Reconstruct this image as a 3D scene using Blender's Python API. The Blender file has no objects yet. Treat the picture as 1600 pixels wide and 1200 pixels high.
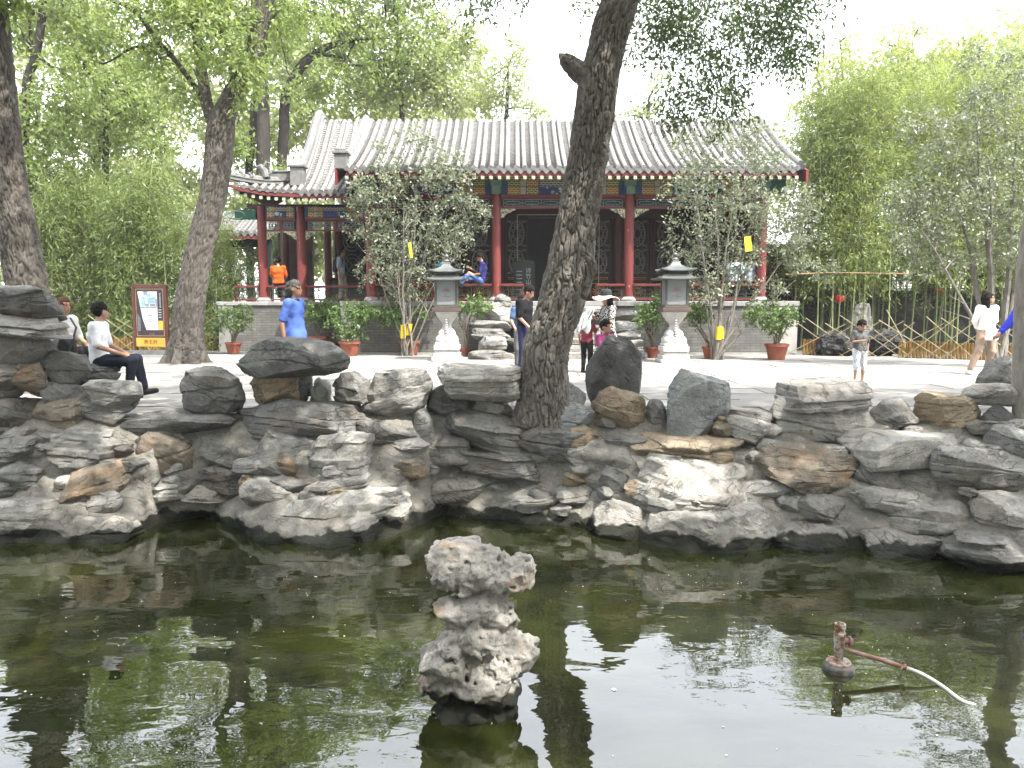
import bpy, bmesh, math, random
import numpy as np
from mathutils import Vector, Matrix
R = math.radians
SC = bpy.context.scene
COL = SC.collection

# ------------------------------------------------------------------ camera
FPX = 1230.0                      # focal length in photo pixels (1600 wide)
PITCH = math.atan(120.0 / FPX)    # horizon at photo row 480
CAMZ = 1.33
SP, CP = math.sin(PITCH), math.cos(PITCH)
cam_d = bpy.data.cameras.new("camera")
cam = bpy.data.objects.new("camera", cam_d)
COL.objects.link(cam)
cam.location = (0, 0, CAMZ)
cam.rotation_euler = (R(90) - PITCH, 0, 0)
cam_d.sensor_width = 36.0
cam_d.lens = FPX / 1600.0 * 36.0
cam_d.clip_end = 2000
SC.camera = cam

# ------------------------------------------------------------------ sky and sun
SUN_EL = R(57)
SUN_H = Vector((0.72, -0.69, 0)).normalized()
SUN_DIR = Vector((SUN_H.x * math.cos(SUN_EL), SUN_H.y * math.cos(SUN_EL), math.sin(SUN_EL)))
world = bpy.data.worlds.new("World")
SC.world = world
world.use_nodes = True
wn = world.node_tree
bg = wn.nodes["Background"]
sky = wn.nodes.new("ShaderNodeTexSky")
sky.sky_type = 'NISHITA'
sky.sun_disc = False
sky.sun_elevation = SUN_EL
sky.sun_rotation = math.atan2(SUN_H.x, SUN_H.y)
sky.air_density = 1.0
sky.dust_density = 3.0
sky.ozone_density = 1.0
hz = wn.nodes.new("ShaderNodeHueSaturation")      # milky summer haze: a paler sky all round
hz.inputs["Saturation"].default_value = 0.35
wn.links.new(sky.outputs[0], hz.inputs["Color"])
veil = wn.nodes.new("ShaderNodeMix")                # thin even high cloud over the whole sky
veil.data_type = 'RGBA'; veil.blend_type = 'ADD'; veil.inputs[0].default_value = 1.0
veil.inputs[7].default_value = (3.2, 3.25, 3.35, 1)
wn.links.new(hz.outputs[0], veil.inputs[6])
wn.links.new(veil.outputs[2], bg.inputs[0])
bg.inputs[1].default_value = 0.15
sun_d = bpy.data.lights.new("sun", 'SUN')
sun_d.energy = 3.4
sun_d.angle = R(0.6)
sun_d.color = (1.0, 0.95, 0.87)
sun = bpy.data.objects.new("sun", sun_d)
COL.objects.link(sun)
sun.rotation_euler = SUN_DIR.to_track_quat('Z', 'Y').to_euler()
sun.location = (20, -20, 40)
vs = SC.view_settings
vs.view_transform = 'Standard'
vs.look = 'None'
vs.gamma = 1.0
vs.exposure = 2.02
vs.use_curve_mapping = False
cy = SC.cycles
cy.max_bounces = 7
cy.diffuse_bounces = 4
cy.glossy_bounces = 3
cy.transmission_bounces = 4
cy.transparent_max_bounces = 6
cy.caustics_reflective = False
cy.caustics_refractive = False
cy.use_denoising = True
cy.sample_clamp_indirect = 8.0

# ------------------------------------------------------------------ pixel -> world helpers
def ray(px, py):
    a, b = (px - 800.0) / FPX, (600.0 - py) / FPX
    return Vector((a, CP + SP * b, -SP + CP * b))
def P(px, py, Y):
    d = ray(px, py)
    return Vector((0, 0, CAMZ)) + d * (Y / d.y)
def G(px, py, z=0.0):
    d = ray(px, py)
    return Vector((0, 0, CAMZ)) + d * ((z - CAMZ) / d.z)
def mpp(px, py, Y):               # metres per photo pixel at that place
    return Y / ray(px, py).y / FPX

# ------------------------------------------------------------------ noise (numpy)
def _hash(ix, iy, iz, seed):
    h = (ix.astype(np.int64) * 374761393 + iy.astype(np.int64) * 668265263 + iz.astype(np.int64) * 2147483647 + seed * 974634541) & 0xFFFFFFFF
    h = ((h ^ (h >> 13)) * 1274126177) & 0xFFFFFFFF
    h = ((h ^ (h >> 16)) * 2246822519) & 0xFFFFFFFF
    return ((h ^ (h >> 15)) & 0xFFFFFF) / float(0xFFFFFF)
def vnoise(p, seed=0):
    i = np.floor(p).astype(np.int64)
    f = p - i
    f = f * f * (3 - 2 * f)
    r = 0
    for dx in (0, 1):
        for dy in (0, 1):
            for dz in (0, 1):
                w = (f[:, 0] if dx else 1 - f[:, 0]) * (f[:, 1] if dy else 1 - f[:, 1]) * (f[:, 2] if dz else 1 - f[:, 2])
                r = r + w * _hash(i[:, 0] + dx, i[:, 1] + dy, i[:, 2] + dz, seed)
    return r * 2 - 1
def fbm(p, seed=0, octs=4, gain=0.5):
    r, a = 0, 1.0
    for k in range(octs):
        r = r + a * vnoise(p * (2.0 ** k) + 17.3 * k, seed + k)
        a *= gain
    return r
def worley2(u, v, pu, seed=0):
    """F1, F2 of a cell noise, periodic in u with period pu (integer)."""
    iu, iv = np.floor(u).astype(np.int64), np.floor(v).astype(np.int64)
    f1 = np.full(u.shape, 9.0); f2 = np.full(u.shape, 9.0)
    z = np.zeros_like(iu)
    for du in (-1, 0, 1):
        for dv in (-1, 0, 1):
            cu, cv = iu + du, iv + dv
            wu = np.mod(cu, pu)
            x = cu + _hash(wu, cv, z, seed)
            y = cv + _hash(wu, cv, z + 7, seed + 3)
            d = np.sqrt((x - u) ** 2 + (y - v) ** 2)
            m = d < f1
            f2 = np.where(m, f1, np.minimum(f2, d)); f1 = np.where(m, d, f1)
    return f1, f2

# ------------------------------------------------------------------ objects
ORG = {}
def link(o, parent=None, org=(0, 0, 0)):
    COL.objects.link(o)
    org = Vector(org)
    if parent is not None:
        o.parent = parent
        o.location = org - ORG.get(parent.name, Vector((0, 0, 0)))
    else:
        o.location = org
    return o
def tag(o, label, cat, group=None):
    o["label"] = label; o["category"] = cat
    if group: o["group"] = group
    return o
def thing(name, label, cat, loc=(0, 0, 0), rz=0.0, group=None, local=True):
    """Empty at a thing's base. local=True: parts are built in its own frame; else in world coordinates."""
    o = bpy.data.objects.new(name, None)
    o.empty_display_size = 0.2
    COL.objects.link(o)
    o.location = loc; o.rotation_euler = (0, 0, rz)
    ORG[o.name] = Vector((0, 0, 0)) if local else Vector(loc)
    return tag(o, label, cat, group)
def mesh_np(name, v, f, smooth=False, sharp=None):
    v = np.asarray(v, dtype=np.float32); f = np.asarray(f, dtype=np.int32)
    me = bpy.data.meshes.new(name)
    n, k = f.shape
    me.vertices.add(len(v)); me.vertices.foreach_set("co", v.ravel())
    me.loops.add(n * k); me.loops.foreach_set("vertex_index", f.ravel())
    me.polygons.add(n)
    me.polygons.foreach_set("loop_start", np.arange(0, n * k, k, dtype=np.int32))
    if smooth:
        me.polygons.foreach_set("use_smooth", np.ones(n, dtype=bool))
    me.update(calc_edges=True)
    if sharp is not None:
        me.set_sharp_from_angle(angle=sharp)
    return me
def put(name, me, mat=None, parent=None, org=(0, 0, 0)):
    if mat is not None:
        me.materials.clear()
        for m in (mat if isinstance(mat, (list, tuple)) else [mat]):
            me.materials.append(m)
    o = bpy.data.objects.new(name, me)
    link(o, parent, org)
    ORG[o.name] = Vector(org)
    return o
def dup(o, parent=None, org=(0, 0, 0), rot=None, scale=None):
    c = o.copy(); link(c, parent, org); ORG[c.name] = Vector(org)
    if rot is not None: c.rotation_euler = rot
    if scale is not None: c.scale = scale
    return c
def structure(o):
    o["kind"] = "structure"; return o

class MB:
    """collects boxes, bars, tubes and lathes, then becomes ONE mesh object"""
    def __init__(s): s.v = []; s.f = []; s.mi = []; s.sm = []
    def raw(s, v, f, mi=0, sm=False):
        b = len(s.v); s.v += [tuple(p) for p in v]
        for q in f: s.f.append([i + b for i in q]); s.mi.append(mi); s.sm.append(sm)
        return s
    def box(s, c, d, mi=0, rz=0.0, m=None, taper=1.0):
        x, y, z = d[0] / 2, d[1] / 2, d[2] / 2
        v = [Vector((sx * x * (taper if sz > 0 else 1), sy * y * (taper if sz > 0 else 1), sz * z)) for sz in (-1, 1) for sx, sy in ((-1, -1), (1, -1), (1, 1), (-1, 1))]
        if m is not None: v = [m @ p for p in v]
        if rz: 
            q = Matrix.Rotation(rz, 3, 'Z'); v = [q @ p for p in v]
        v = [p + Vector(c) for p in v]
        return s.raw(v, [(3, 2, 1, 0), (4, 5, 6, 7), (0, 1, 5, 4), (1, 2, 6, 5), (2, 3, 7, 6), (3, 0, 4, 7)], mi)
    def bx(s, x0, x1, y0, y1, z0, z1, mi=0):
        return s.box(((x0 + x1) / 2, (y0 + y1) / 2, (z0 + z1) / 2), (abs(x1 - x0), abs(y1 - y0), abs(z1 - z0)), mi)
    def bar(s, a, b, w, h=None, mi=0):
        a, b = Vector(a), Vector(b); h = h or w
        d = b - a; L = d.length
        q = d.to_track_quat('Z', 'Y').to_matrix() if L > 1e-9 else Matrix.Identity(3)
        return s.box((a + b) / 2, (w, h, L), mi, m=q)
    def tube(s, pts, rad, n=8, mi=0, cap=True, sm=True, closed=False):
        pts = [Vector(p) for p in pts]; N = len(pts)
        if not isinstance(rad, (list, tuple)): rad = [rad] * N
        up = None; rings = []
        for i in range(N):
            if closed: t = (pts[(i + 1) % N] - pts[i - 1]).normalized()
            else: t = (pts[min(i + 1, N - 1)] - pts[max(i - 1, 0)]).normalized()
            if up is None:
                up = t.orthogonal().normalized()
            up = (up - t * up.dot(t))
            up = up.normalized() if up.length > 1e-6 else t.orthogonal().normalized()
            w = t.cross(up)
            rings.append([pts[i] + (up * math.cos(2 * math.pi * k / n) + w * math.sin(2 * math.pi * k / n)) * rad[i] for k in range(n)])
        v = [p for r_ in rings for p in r_]; f = []
        for i in range(N if closed else N - 1):
            j = (i + 1) % N
            for k in range(n):
                f.append((i * n + k, i * n + (k + 1) % n, j * n + (k + 1) % n, j * n + k))
        s.raw(v, f, mi, sm)
        if cap and not closed:
            b = len(s.v) - len(v)
            s.f.append([b + k for k in range(n)][::-1]); s.mi.append(mi); s.sm.append(False)
            s.f.append([b + (N - 1) * n + k for k in range(n)]); s.mi.append(mi); s.sm.append(False)
        return s
    def lathe(s, prof, n=16, c=(0, 0, 0), mi=0, sm=True, sq=0.0):
        """profile [(r,z)..]; sq>0 squares the section"""
        v = []; f = []
        for r_, z in prof:
            for k in range(n):
                a = 2 * math.pi * (k + 0.5) / n
                ca, sa = math.cos(a), math.sin(a)
                q = 1.0
                if sq: q = 1 + sq * (1 / max(abs(ca), abs(sa)) - 1)
                v.append((c[0] + r_ * q * ca, c[1] + r_ * q * sa, c[2] + z))
        N = len(prof)
        for i in range(N - 1):
            for k in range(n):
                f.append((i * n + k, i * n + (k + 1) % n, (i + 1) * n + (k + 1) % n, (i + 1) * n + k))
        f.append(tuple(range(n))[::-1]); f.append(tuple((N - 1) * n + k for k in range(n)))
        return s.raw(v, f, mi, sm)
    def prism(s, poly, y0, y1, mi=0):
        """poly in (x,z), extruded along y"""
        n = len(poly)
        v = [(x, y0, z) for x, z in poly] + [(x, y1, z) for x, z in poly]
        f = [tuple(range(n)), tuple(range(n, 2 * n))[::-1]] + [(k, k + n, (k + 1) % n + n, (k + 1) % n) for k in range(n)]
        return s.raw(v, f, mi)
    def build(s, name, mat, parent=None, org=(0, 0, 0), bevel=0.0):
        o_ = Vector(org)
        me = bpy.data.meshes.new(name)
        me.from_pydata([tuple(Vector(p) - o_) for p in s.v], [], s.f)
        me.polygons.foreach_set("material_index", s.mi)
        me.polygons.foreach_set("use_smooth", s.sm)
        me.update()
        if any(s.sm): me.set_sharp_from_angle(angle=R(40))
        o = put(name, me, mat, parent, org)
        if bevel:
            b = o.modifiers.new("bevel", 'BEVEL'); b.width = bevel; b.segments = 1; b.limit_method = 'ANGLE'
        return o

# ------------------------------------------------------------------ materials
def lin(h):
    h = h.lstrip('#'); c = [int(h[i:i + 2], 16) / 255 for i in (0, 2, 4)]
    return tuple(((x / 12.92) if x <= 0.04045 else ((x + 0.055) / 1.055) ** 2.4) for x in c)
class NT:
    def __init__(s, name):
        s.m = bpy.data.materials.new(name); s.m.use_nodes = True
        s.t = s.m.node_tree; s.b = s.t.nodes["Principled BSDF"]; s.out = s.t.nodes["Material Output"]
    def n(s, typ, **kw):
        x = s.t.nodes.new(typ)
        for k, v in kw.items():
            if hasattr(x, k): setattr(x, k, v)
            else: x.inputs[k].default_value = v
        return x
    def l(s, a, b): s.t.links.new(a, b)
    def pos(s, scale=(1, 1, 1), obj=False):
        g = s.n("ShaderNodeTexCoord") if obj else s.n("ShaderNodeNewGeometry")
        mp = s.n("ShaderNodeMapping"); mp.inputs["Scale"].default_value = scale
        s.l(g.outputs["Object"] if obj else g.outputs["Position"], mp.inputs[0])
        return mp.outputs[0]
    def noise(s, vec, scale, detail=4.0, rough=0.55, dist=0.0):
        x = s.n("ShaderNodeTexNoise"); x.inputs["Scale"].default_value = scale
        x.inputs["Detail"].default_value = detail; x.inputs["Roughness"].default_value = rough
        x.inputs["Distortion"].default_value = dist
        if vec is not None: s.l(vec, x.inputs["Vector"])
        return x.outputs["Fac"]
    def ramp(s, fac, stops):
        x = s.n("ShaderNodeValToRGB"); e = x.color_ramp.elements
        while len(e) < len(stops): e.new(0.5)
        for k, (p_, c) in enumerate(stops):
            e[k].position = p_; e[k].color = (c, c, c, 1) if isinstance(c, (int, float)) else (*c[:3], 1)
        s.l(fac, x.inputs[0]); return x.outputs[0]
    def mix(s, fac, a, b, mode='MIX'):
        x = s.n("ShaderNodeMix", data_type='RGBA', blend_type=mode)
        for sock, val in ((x.inputs[0], fac), (x.inputs[6], a), (x.inputs[7], b)):
            if hasattr(val, "is_linked") or hasattr(val, "links"): s.l(val, sock)
            elif isinstance(val, (int, float)): sock.default_value = val
            else: sock.default_value = (*val[:3], 1)
        return x.outputs[2]
    def math(s, op, a, b=0.0):
        x = s.n("ShaderNodeMath", operation=op)
        for sock, val in ((x.inputs[0], a), (x.inputs[1], b)):
            if hasattr(val, "links"): s.l(val, sock)
            else: sock.default_value = val
        return x.outputs[0]
    def bump(s, h, strength=0.3, dist=0.02):
        x = s.n("ShaderNodeBump"); x.inputs["Strength"].default_value = strength; x.inputs["Distance"].default_value = dist
        s.l(h, x.inputs["Height"]); s.l(x.outputs[0], s.b.inputs["Normal"]); return x
    def col(s, c):
        if hasattr(c, "links"): s.l(c, s.b.inputs["Base Color"])
        else: s.b.inputs["Base Color"].default_value = (*c[:3], 1)
    def set(s, rough=0.7, spec=0.3, metal=0.0):
        s.b.inputs["Roughness"].default_value = rough
        s.b.inputs["Specular IOR Level"].default_value = spec
        s.b.inputs["Metallic"].default_value = metal
        return s.m
MATS = {}
def simple(name, c, c2=None, scale=6.0, rough=0.7, spec=0.3, bump=0.0, bscale=30.0, metal=0.0, obj=True, vary=0.0):
    """plain surface with mottled wear"""
    if name in MATS: return MATS[name]
    t = NT(name); v = t.pos(obj=obj)
    if c2 is None: c2 = tuple(x * 0.72 for x in c)
    col = t.mix(t.ramp(t.noise(v, scale, 5), [(0.35, 0.0), (0.68, 1.0)]), c, c2)
    if vary:
        oi = t.n("ShaderNodeObjectInfo")
        k = t.math('MULTIPLY_ADD', oi.outputs["Random"], vary * 2); t.t.nodes[-1].inputs[2].default_value = 1 - vary
        hs = t.n("ShaderNodeHueSaturation"); t.l(k, hs.inputs["Value"]); t.l(col, hs.inputs["Color"]); col = hs.outputs[0]
    t.col(col)
    if bump: t.bump(t.noise(v, bscale, 5), bump, 0.02)
    MATS[name] = t.set(rough, spec, metal); return MATS[name]
def leafmat(name, c, c2, trans=0.35, rough=0.45, tc=None):
    if name in MATS: return MATS[name]
    t = NT(name)
    geo = t.n("ShaderNodeNewGeometry")
    col = t.mix(geo.outputs["Random Per Island"], c, c2)
    v = t.pos()
    col = t.mix(t.ramp(t.noise(v, 0.9, 3), [(0.35, 0.0), (0.7, 0.55)]), col, tuple(x * 1.45 for x in c2))
    t.col(col); t.set(rough, 0.35)
    tr = t.n("ShaderNodeBsdfTranslucent"); ms = t.n("ShaderNodeMixShader"); ms.inputs[0].default_value = trans
    tcol = t.mix(0.5, col, tc or (c2[0] * 2.2, c2[1] * 2.1, c2[2] * 0.9)); t.l(tcol, tr.inputs[0])
    t.l(t.b.outputs[0], ms.inputs[1]); t.l(tr.outputs[0], ms.inputs[2]); t.l(ms.outputs[0], t.out.inputs[0])
    MATS[name] = t.m; return t.m
# ================================================================== setting
WZ = -1.22
WL = [(-900, 880), (-400, 862), (-80, 850), (0, 848), (100, 850), (206, 842), (226, 818), (340, 812), (420, 846), (520, 852), (615, 840), (690, 808), (780, 810),
      (880, 822), (960, 838), (1010, 852), (1080, 868), (1190, 864), (1250, 852), (1330, 862), (1420, 868), (1520, 882), (1600, 892), (1720, 905), (2300, 930)]
_wl = [G(px, py, WZ) for px, py in WL]
WLX = np.array([p.x for p in _wl]); WLY = np.array([p.y for p in _wl])
TOPX = np.array([-40, -6.2, -4.2, 0.0, 2.2, 4.5, 7.0, 40]); TOPY = np.array([9.3, 9.3, 9.45, 9.95, 9.75, 9.3, 9.0, 9.0])
def y_base(x): return np.interp(x, WLX, WLY)
def y_top(x): return np.maximum(np.interp(x, TOPX, TOPY), y_base(x) + 0.25)
def y_face(x, z):
    t = np.clip((z - WZ) / (0.0 - WZ), -0.5, 1.15)
    s = np.where(t > 0, np.sign(t) * np.abs(t) ** 1.15, t * 0.35)
    return y_base(x) + (y_top(x) - y_base(x)) * s
def face_Y(px, py):
    for k in range(400):
        Y = 6.0 + k * 0.02
        p = P(px, py, Y)
        if Y >= float(y_face(np.array(p.x), np.array(p.z))): return Y
    return 10.5

# ground: one sheet with the pond cut out, reaching the horizon
gx = np.linspace(-24, 24, 97); gv = []; gf = []
ge = y_top(gx) + 0.30
FAR = 400.0
for x, y in zip(gx, ge): gv += [(x, float(y), -0.035), (x, FAR, -0.035)]
for i in range(len(gx) - 1): gf.append((2 * i, 2 * i + 2, 2 * i + 3, 2 * i + 1))
b = len(gv)
NEAR = 1.2
gv += [(-FAR, -FAR, -0.035), (FAR, -FAR, -0.035), (FAR, NEAR, -0.035), (-FAR, NEAR, -0.035)]; gf.append((b, b + 1, b + 2, b + 3))
gv += [(-FAR, NEAR, -0.035), (-24, NEAR, -0.035), (-24, FAR, -0.035), (-FAR, FAR, -0.035)]; gf.append((b + 4, b + 5, b + 6, b + 7))
gv += [(24, NEAR, -0.035), (FAR, NEAR, -0.035), (FAR, FAR, -0.035), (24, FAR, -0.035)]; gf.append((b + 8, b + 9, b + 10, b + 11))
t = NT("earth"); v = t.pos()
t.col(t.mix(t.noise(v, 0.8, 6), (0.16, 0.13, 0.095), (0.075, 0.07, 0.045))); t.bump(t.noise(v, 25, 5), 0.5, 0.03)
M_EARTH = t.set(0.95, 0.1)
me = bpy.data.meshes.new("ground"); me.from_pydata(gv, [], gf); me.update()
structure(put("ground", me, M_EARTH))
# near bank kerb wall below the viewer
mb = MB(); mb.bx(-24, 24, NEAR - 0.25, NEAR + 0.02, -2.2, -0.03)
structure(mb.build("near_bank_wall", simple("bank_stone", (0.22, 0.21, 0.19), scale=3, bump=0.4)))

# pond
t = NT("pond_water"); v = t.pos()
deep = t.mix(t.ramp(t.noise(v, 0.55, 3), [(0.3, 0.0), (0.72, 1.0)]), (0.008, 0.010, 0.003), (0.021, 0.025, 0.006))
t.col(deep); t.set(0.015, 0.5); t.b.inputs["IOR"].default_value = 2.1
vx = t.pos((0.8, 1.35, 1)); n1 = t.noise(vx, 1.0, 1, 0.35, 0.5)
vy = t.pos((2.2, 4.2, 1)); n2 = t.noise(vy, 1.8, 2, 0.5, 0.3)
t.bump(t.math('ADD', n1, t.math('MULTIPLY', n2, 0.10)), 0.17, 0.11)
M_WATER = t.m
mb = MB(); mb.raw([(-24, NEAR - 0.2, WZ), (24, NEAR - 0.2, WZ), (24, 13, WZ), (-24, 13, WZ)], [(0, 1, 2, 3)])
structure(mb.build("pond_water", M_WATER))
mb = MB(); mb.raw([(-24, NEAR - 0.2, WZ - 0.9), (24, NEAR - 0.2, WZ - 0.9), (24, 13, WZ - 0.9), (-24, 13, WZ - 0.9)], [(0, 1, 2, 3)])
structure(mb.build("pond_bed", simple("silt", (0.05, 0.05, 0.02), scale=2)))

# floating petals and seed specks, far too many to count
rng = np.random.default_rng(11)
pv = []; pf = []
clus = [(rng.uniform(-30, 1630), 850 + 330 * rng.uniform(0, 1) ** 1.5, rng.uniform(20, 120)) for _ in range(26)]
for k in range(210):
    c0 = clus[int(rng.integers(0, 26))]
    px, py = (rng.uniform(-30, 1630), 850 + 340 * rng.uniform(0, 1) ** 1.4) if k % 4 == 0 else (c0[0] + rng.normal() * c0[2], c0[1] + rng.normal() * c0[2] * .22)
    if py < 845 or py > 1230: continue
    c = G(px, py, WZ + 0.004)
    if c.y > float(y_base(np.array(c.x))) - 0.05: continue
    r0 = rng.uniform(0.003, 0.0085) * (2.2 if k % 23 == 0 else 1.0); a0 = rng.uniform(0, 6.28); e = rng.uniform(0.4, 0.9)
    bidx = len(pv)
    for j in range(6):
        a = a0 + j * math.pi / 3
        x_, y_ = r0 * math.cos(a), r0 * e * math.sin(a)
        pv.append((c.x + x_ * math.cos(a0) - y_ * math.sin(a0), c.y + x_ * math.sin(a0) + y_ * math.cos(a0), c.z + 0.0012 * (j % 2)))
    pf.append(tuple(range(bidx, bidx + 6)))
me = bpy.data.meshes.new("floating_petals"); me.from_pydata(pv, [], pf); me.update()
o = put("floating_petals", me, simple("petal", (0.75, 0.74, 0.62), rough=0.6)); o["kind"] = "stuff"
tag(o, "pale petals and seed specks floating on the dark green pond", "petals")

# plaza: bedding sheet plus single paving slabs
t = NT("paving_stone"); v = t.pos()
pc = t.mix(t.ramp(t.noise(v, 1.4, 6), [(0.3, 0.0), (0.75, 1.0)]), (0.275, 0.266, 0.25), (0.19, 0.183, 0.168))
pc = t.mix(t.ramp(t.noise(v, 9, 4), [(0.5, 0.0), (0.8, 0.5)]), pc, (0.13, 0.122, 0.108))
oi = t.n("ShaderNodeObjectInfo"); hs = t.n("ShaderNodeHueSaturation")
k_ = t.math('MULTIPLY', oi.outputs["Random"], 0.42); k_ = t.math('ADD', k_, 0.78)
t.l(k_, hs.inputs["Value"]); t.l(pc, hs.inputs["Color"]); t.col(hs.outputs[0])
t.bump(t.noise(v, 35, 5), 0.35, 0.01); M_PAVE = t.set(0.85, 0.2)
edge = [(x, float(y_top(np.array(x))) + 0.02) for x in np.linspace(-20, 20, 81)]
mb = MB(); vv = []; ff = []
for x, y in edge: vv += [(x, y, -0.018), (x, 24.8, -0.018)]
for i in range(len(edge) - 1): ff.append((2 * i, 2 * i + 2, 2 * i + 3, 2 * i + 1))
mb.raw(vv, ff)
plaza = structure(mb.build("plaza_pavement", simple("bedding", (0.10, 0.095, 0.085), (0.07, 0.066, 0.06), scale=3, rough=0.9)))
SLW, SLD = 1.32, 0.78
mb = MB(); mb.bx(-SLW / 2 + 0.010, SLW / 2 - 0.010, -SLD / 2 + 0.012, SLD / 2 - 0.012, -0.03, 0.0)
slab0 = None; nsl = 0
rng = random.Random(4)
for r_ in range(17):
    y = 9.75 + (r_ + 0.5) * SLD
    half = 0.68 * y + 1.0
    for c_ in range(-14, 15):
        x = (c_ + (0.5 if r_ % 2 else 0.0)) * SLW
        if abs(x) > half or y - SLD / 2 < float(y_top(np.array(x))) + 0.1 or y > 22.3 or nsl >= 300: continue
        if (x - 1.0) ** 2 < 0 : continue
        dz = rng.uniform(-0.006, 0.003)
        if slab0 is None: slab0 = mb.build("paving_slab", M_PAVE, plaza); s_ = slab0
        else: s_ = dup(slab0, plaza)
        s_.location = (x, y, dz); s_.rotation_euler = (rng.uniform(-.004, .004), rng.uniform(-.003, .003), rng.uniform(-.004, .004))
        nsl += 1
# ================================================================== buildings
FLZ = 1.50
C_RED = (0.27, 0.035, 0.03)
M_RED = simple("red_lacquer", (0.135, 0.024, 0.023), (0.10, 0.021, 0.020), scale=5, rough=0.5, spec=0.35, bump=0.08, bscale=14)
def worn_red():
    t = NT("red_lacquer_worn"); v = t.pos()
    c = t.mix(t.noise(v, 4, 5), (0.145, 0.027, 0.025), (0.105, 0.022, 0.021))
    vs_ = t.pos((3, 3, 0.9)); m = t.ramp(t.noise(vs_, 4.2, 6, .65), [(.66, 0.0), (.70, 1.0)])
    t.col(t.mix(m, c, (0.42, 0.38, 0.34))); t.bump(t.noise(vs_, 8, 5), .12, .02); return t.set(0.5, 0.35)
M_REDW = worn_red()
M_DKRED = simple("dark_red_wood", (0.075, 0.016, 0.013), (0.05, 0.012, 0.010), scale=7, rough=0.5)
M_BROWN = simple("dark_brown_wood", (0.035, 0.017, 0.013), (0.022, 0.012, 0.010), scale=7, rough=0.5)
M_LATT = simple("grey_lattice_wood", (0.16, 0.155, 0.145), (0.11, 0.105, 0.10), scale=8, rough=0.55)
M_GOLD = simple("gold_paint", (0.40, 0.24, 0.055), (0.25, 0.14, 0.035), scale=14, rough=0.45, spec=0.5)
M_BLUE = simple("blue_paint", (0.025, 0.035, 0.20), (0.02, 0.05, 0.15), scale=10, rough=0.6)
M_GREEN = simple("green_paint", (0.018, 0.10, 0.075), (0.02, 0.07, 0.05), scale=10, rough=0.6)
M_CREAM = simple("cream_paint", (0.36, 0.33, 0.26), (0.26, 0.24, 0.18), scale=12, rough=0.6)
M_ORANGE = simple("orange_paint", (0.42, 0.13, 0.035), (0.30, 0.08, 0.03), scale=12, rough=0.6)
M_LTGREEN = simple("pale_green_paint", (0.16, 0.24, 0.17), (0.10, 0.18, 0.15), scale=12, rough=0.6)
M_DARK = simple("dark_interior", (0.016, 0.012, 0.011), scale=3, rough=0.8)
M_DKGREEN = simple("dark_green_lacquer", (0.012, 0.026, 0.020), (0.010, 0.018, 0.015), scale=6, rough=0.5)
def fret(name, base, line):
    t = NT(name); v = t.pos((1, 1, 1))
    br = t.n("ShaderNodeTexBrick"); mp = t.n("ShaderNodeMapping"); mp.inputs["Rotation"].default_value = (R(90), 0, 0)
    t.l(v, mp.inputs[0]); t.l(mp.outputs[0], br.inputs["Vector"])
    br.inputs["Scale"].default_value = 1.0; br.inputs["Brick Width"].default_value = 0.11; br.inputs["Row Height"].default_value = 0.055
    br.inputs["Mortar Size"].default_value = 0.012; br.inputs["Color1"].default_value = (*base, 1); br.inputs["Color2"].default_value = (*[x * .6 for x in base], 1)
    br.inputs["Mortar"].default_value = (*line, 1); t.col(br.outputs[0]); return t.set(0.6, 0.3)
M_FRETG = fret("fret_green_gold", (0.06, 0.10, 0.05), (0.40, 0.34, 0.12))
M_FRETO = fret("fret_orange_gold", (0.30, 0.10, 0.03), (0.42, 0.33, 0.12))
M_FRETB = fret("fret_blue_gold", (0.03, 0.05, 0.17), (0.36, 0.33, 0.2))
def painting():
    t = NT("flower_painting"); v = t.pos()
    c = t.mix(t.ramp(t.noise(v, 2.2, 2), [(.45, 0.0), (.5, 1.0)]), (0.012, 0.075, 0.06), (0.02, 0.03, 0.13))
    c = t.mix(t.ramp(t.noise(v, 6.5, 3, .5, .8), [(.60, 0.0), (.63, 1.0)]), c, (0.42, 0.44, 0.46))
    c = t.mix(t.ramp(t.noise(v, 8.0, 2, .5, .4), [(.66, 0.0), (.69, 1.0)]), c, (0.42, 0.12, 0.14)); t.col(c); return t.set(0.6, 0.3)
M_PAINT = painting()
def tilemat():
    t = NT("grey_roof_tile"); v = t.pos()
    c = t.mix(t.ramp(t.noise(v, 3, 6, .6), [(.3, 0.0), (.7, 1.0)]), (0.155, 0.152, 0.147), (0.25, 0.245, 0.235))
    c = t.mix(t.ramp(t.noise(v, 11, 5, .7), [(.50, 0.0), (.70, .75)]), c, (0.085, 0.082, 0.072))
    oi = t.n("ShaderNodeObjectInfo"); k_ = t.math('ADD', t.math('MULTIPLY', oi.outputs["Random"], .3), .84)
    hs = t.n("ShaderNodeHueSaturation"); t.l(k_, hs.inputs["Value"]); t.l(c, hs.inputs["Color"]); t.col(hs.outputs[0])
    t.bump(t.noise(v, 40, 5), .4, .01); return t.set(0.85, 0.2)
M_TILE = tilemat()
M_PAN = simple("pan_tile_grey", (0.22, 0.216, 0.21), (0.12, 0.117, 0.112), scale=9, rough=0.9, bump=.4, vary=.12)
M_TILED = simple("tile_dark_grey", (0.15, 0.15, 0.146), (0.10, 0.10, 0.096), scale=7, rough=0.85, bump=.3)
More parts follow.
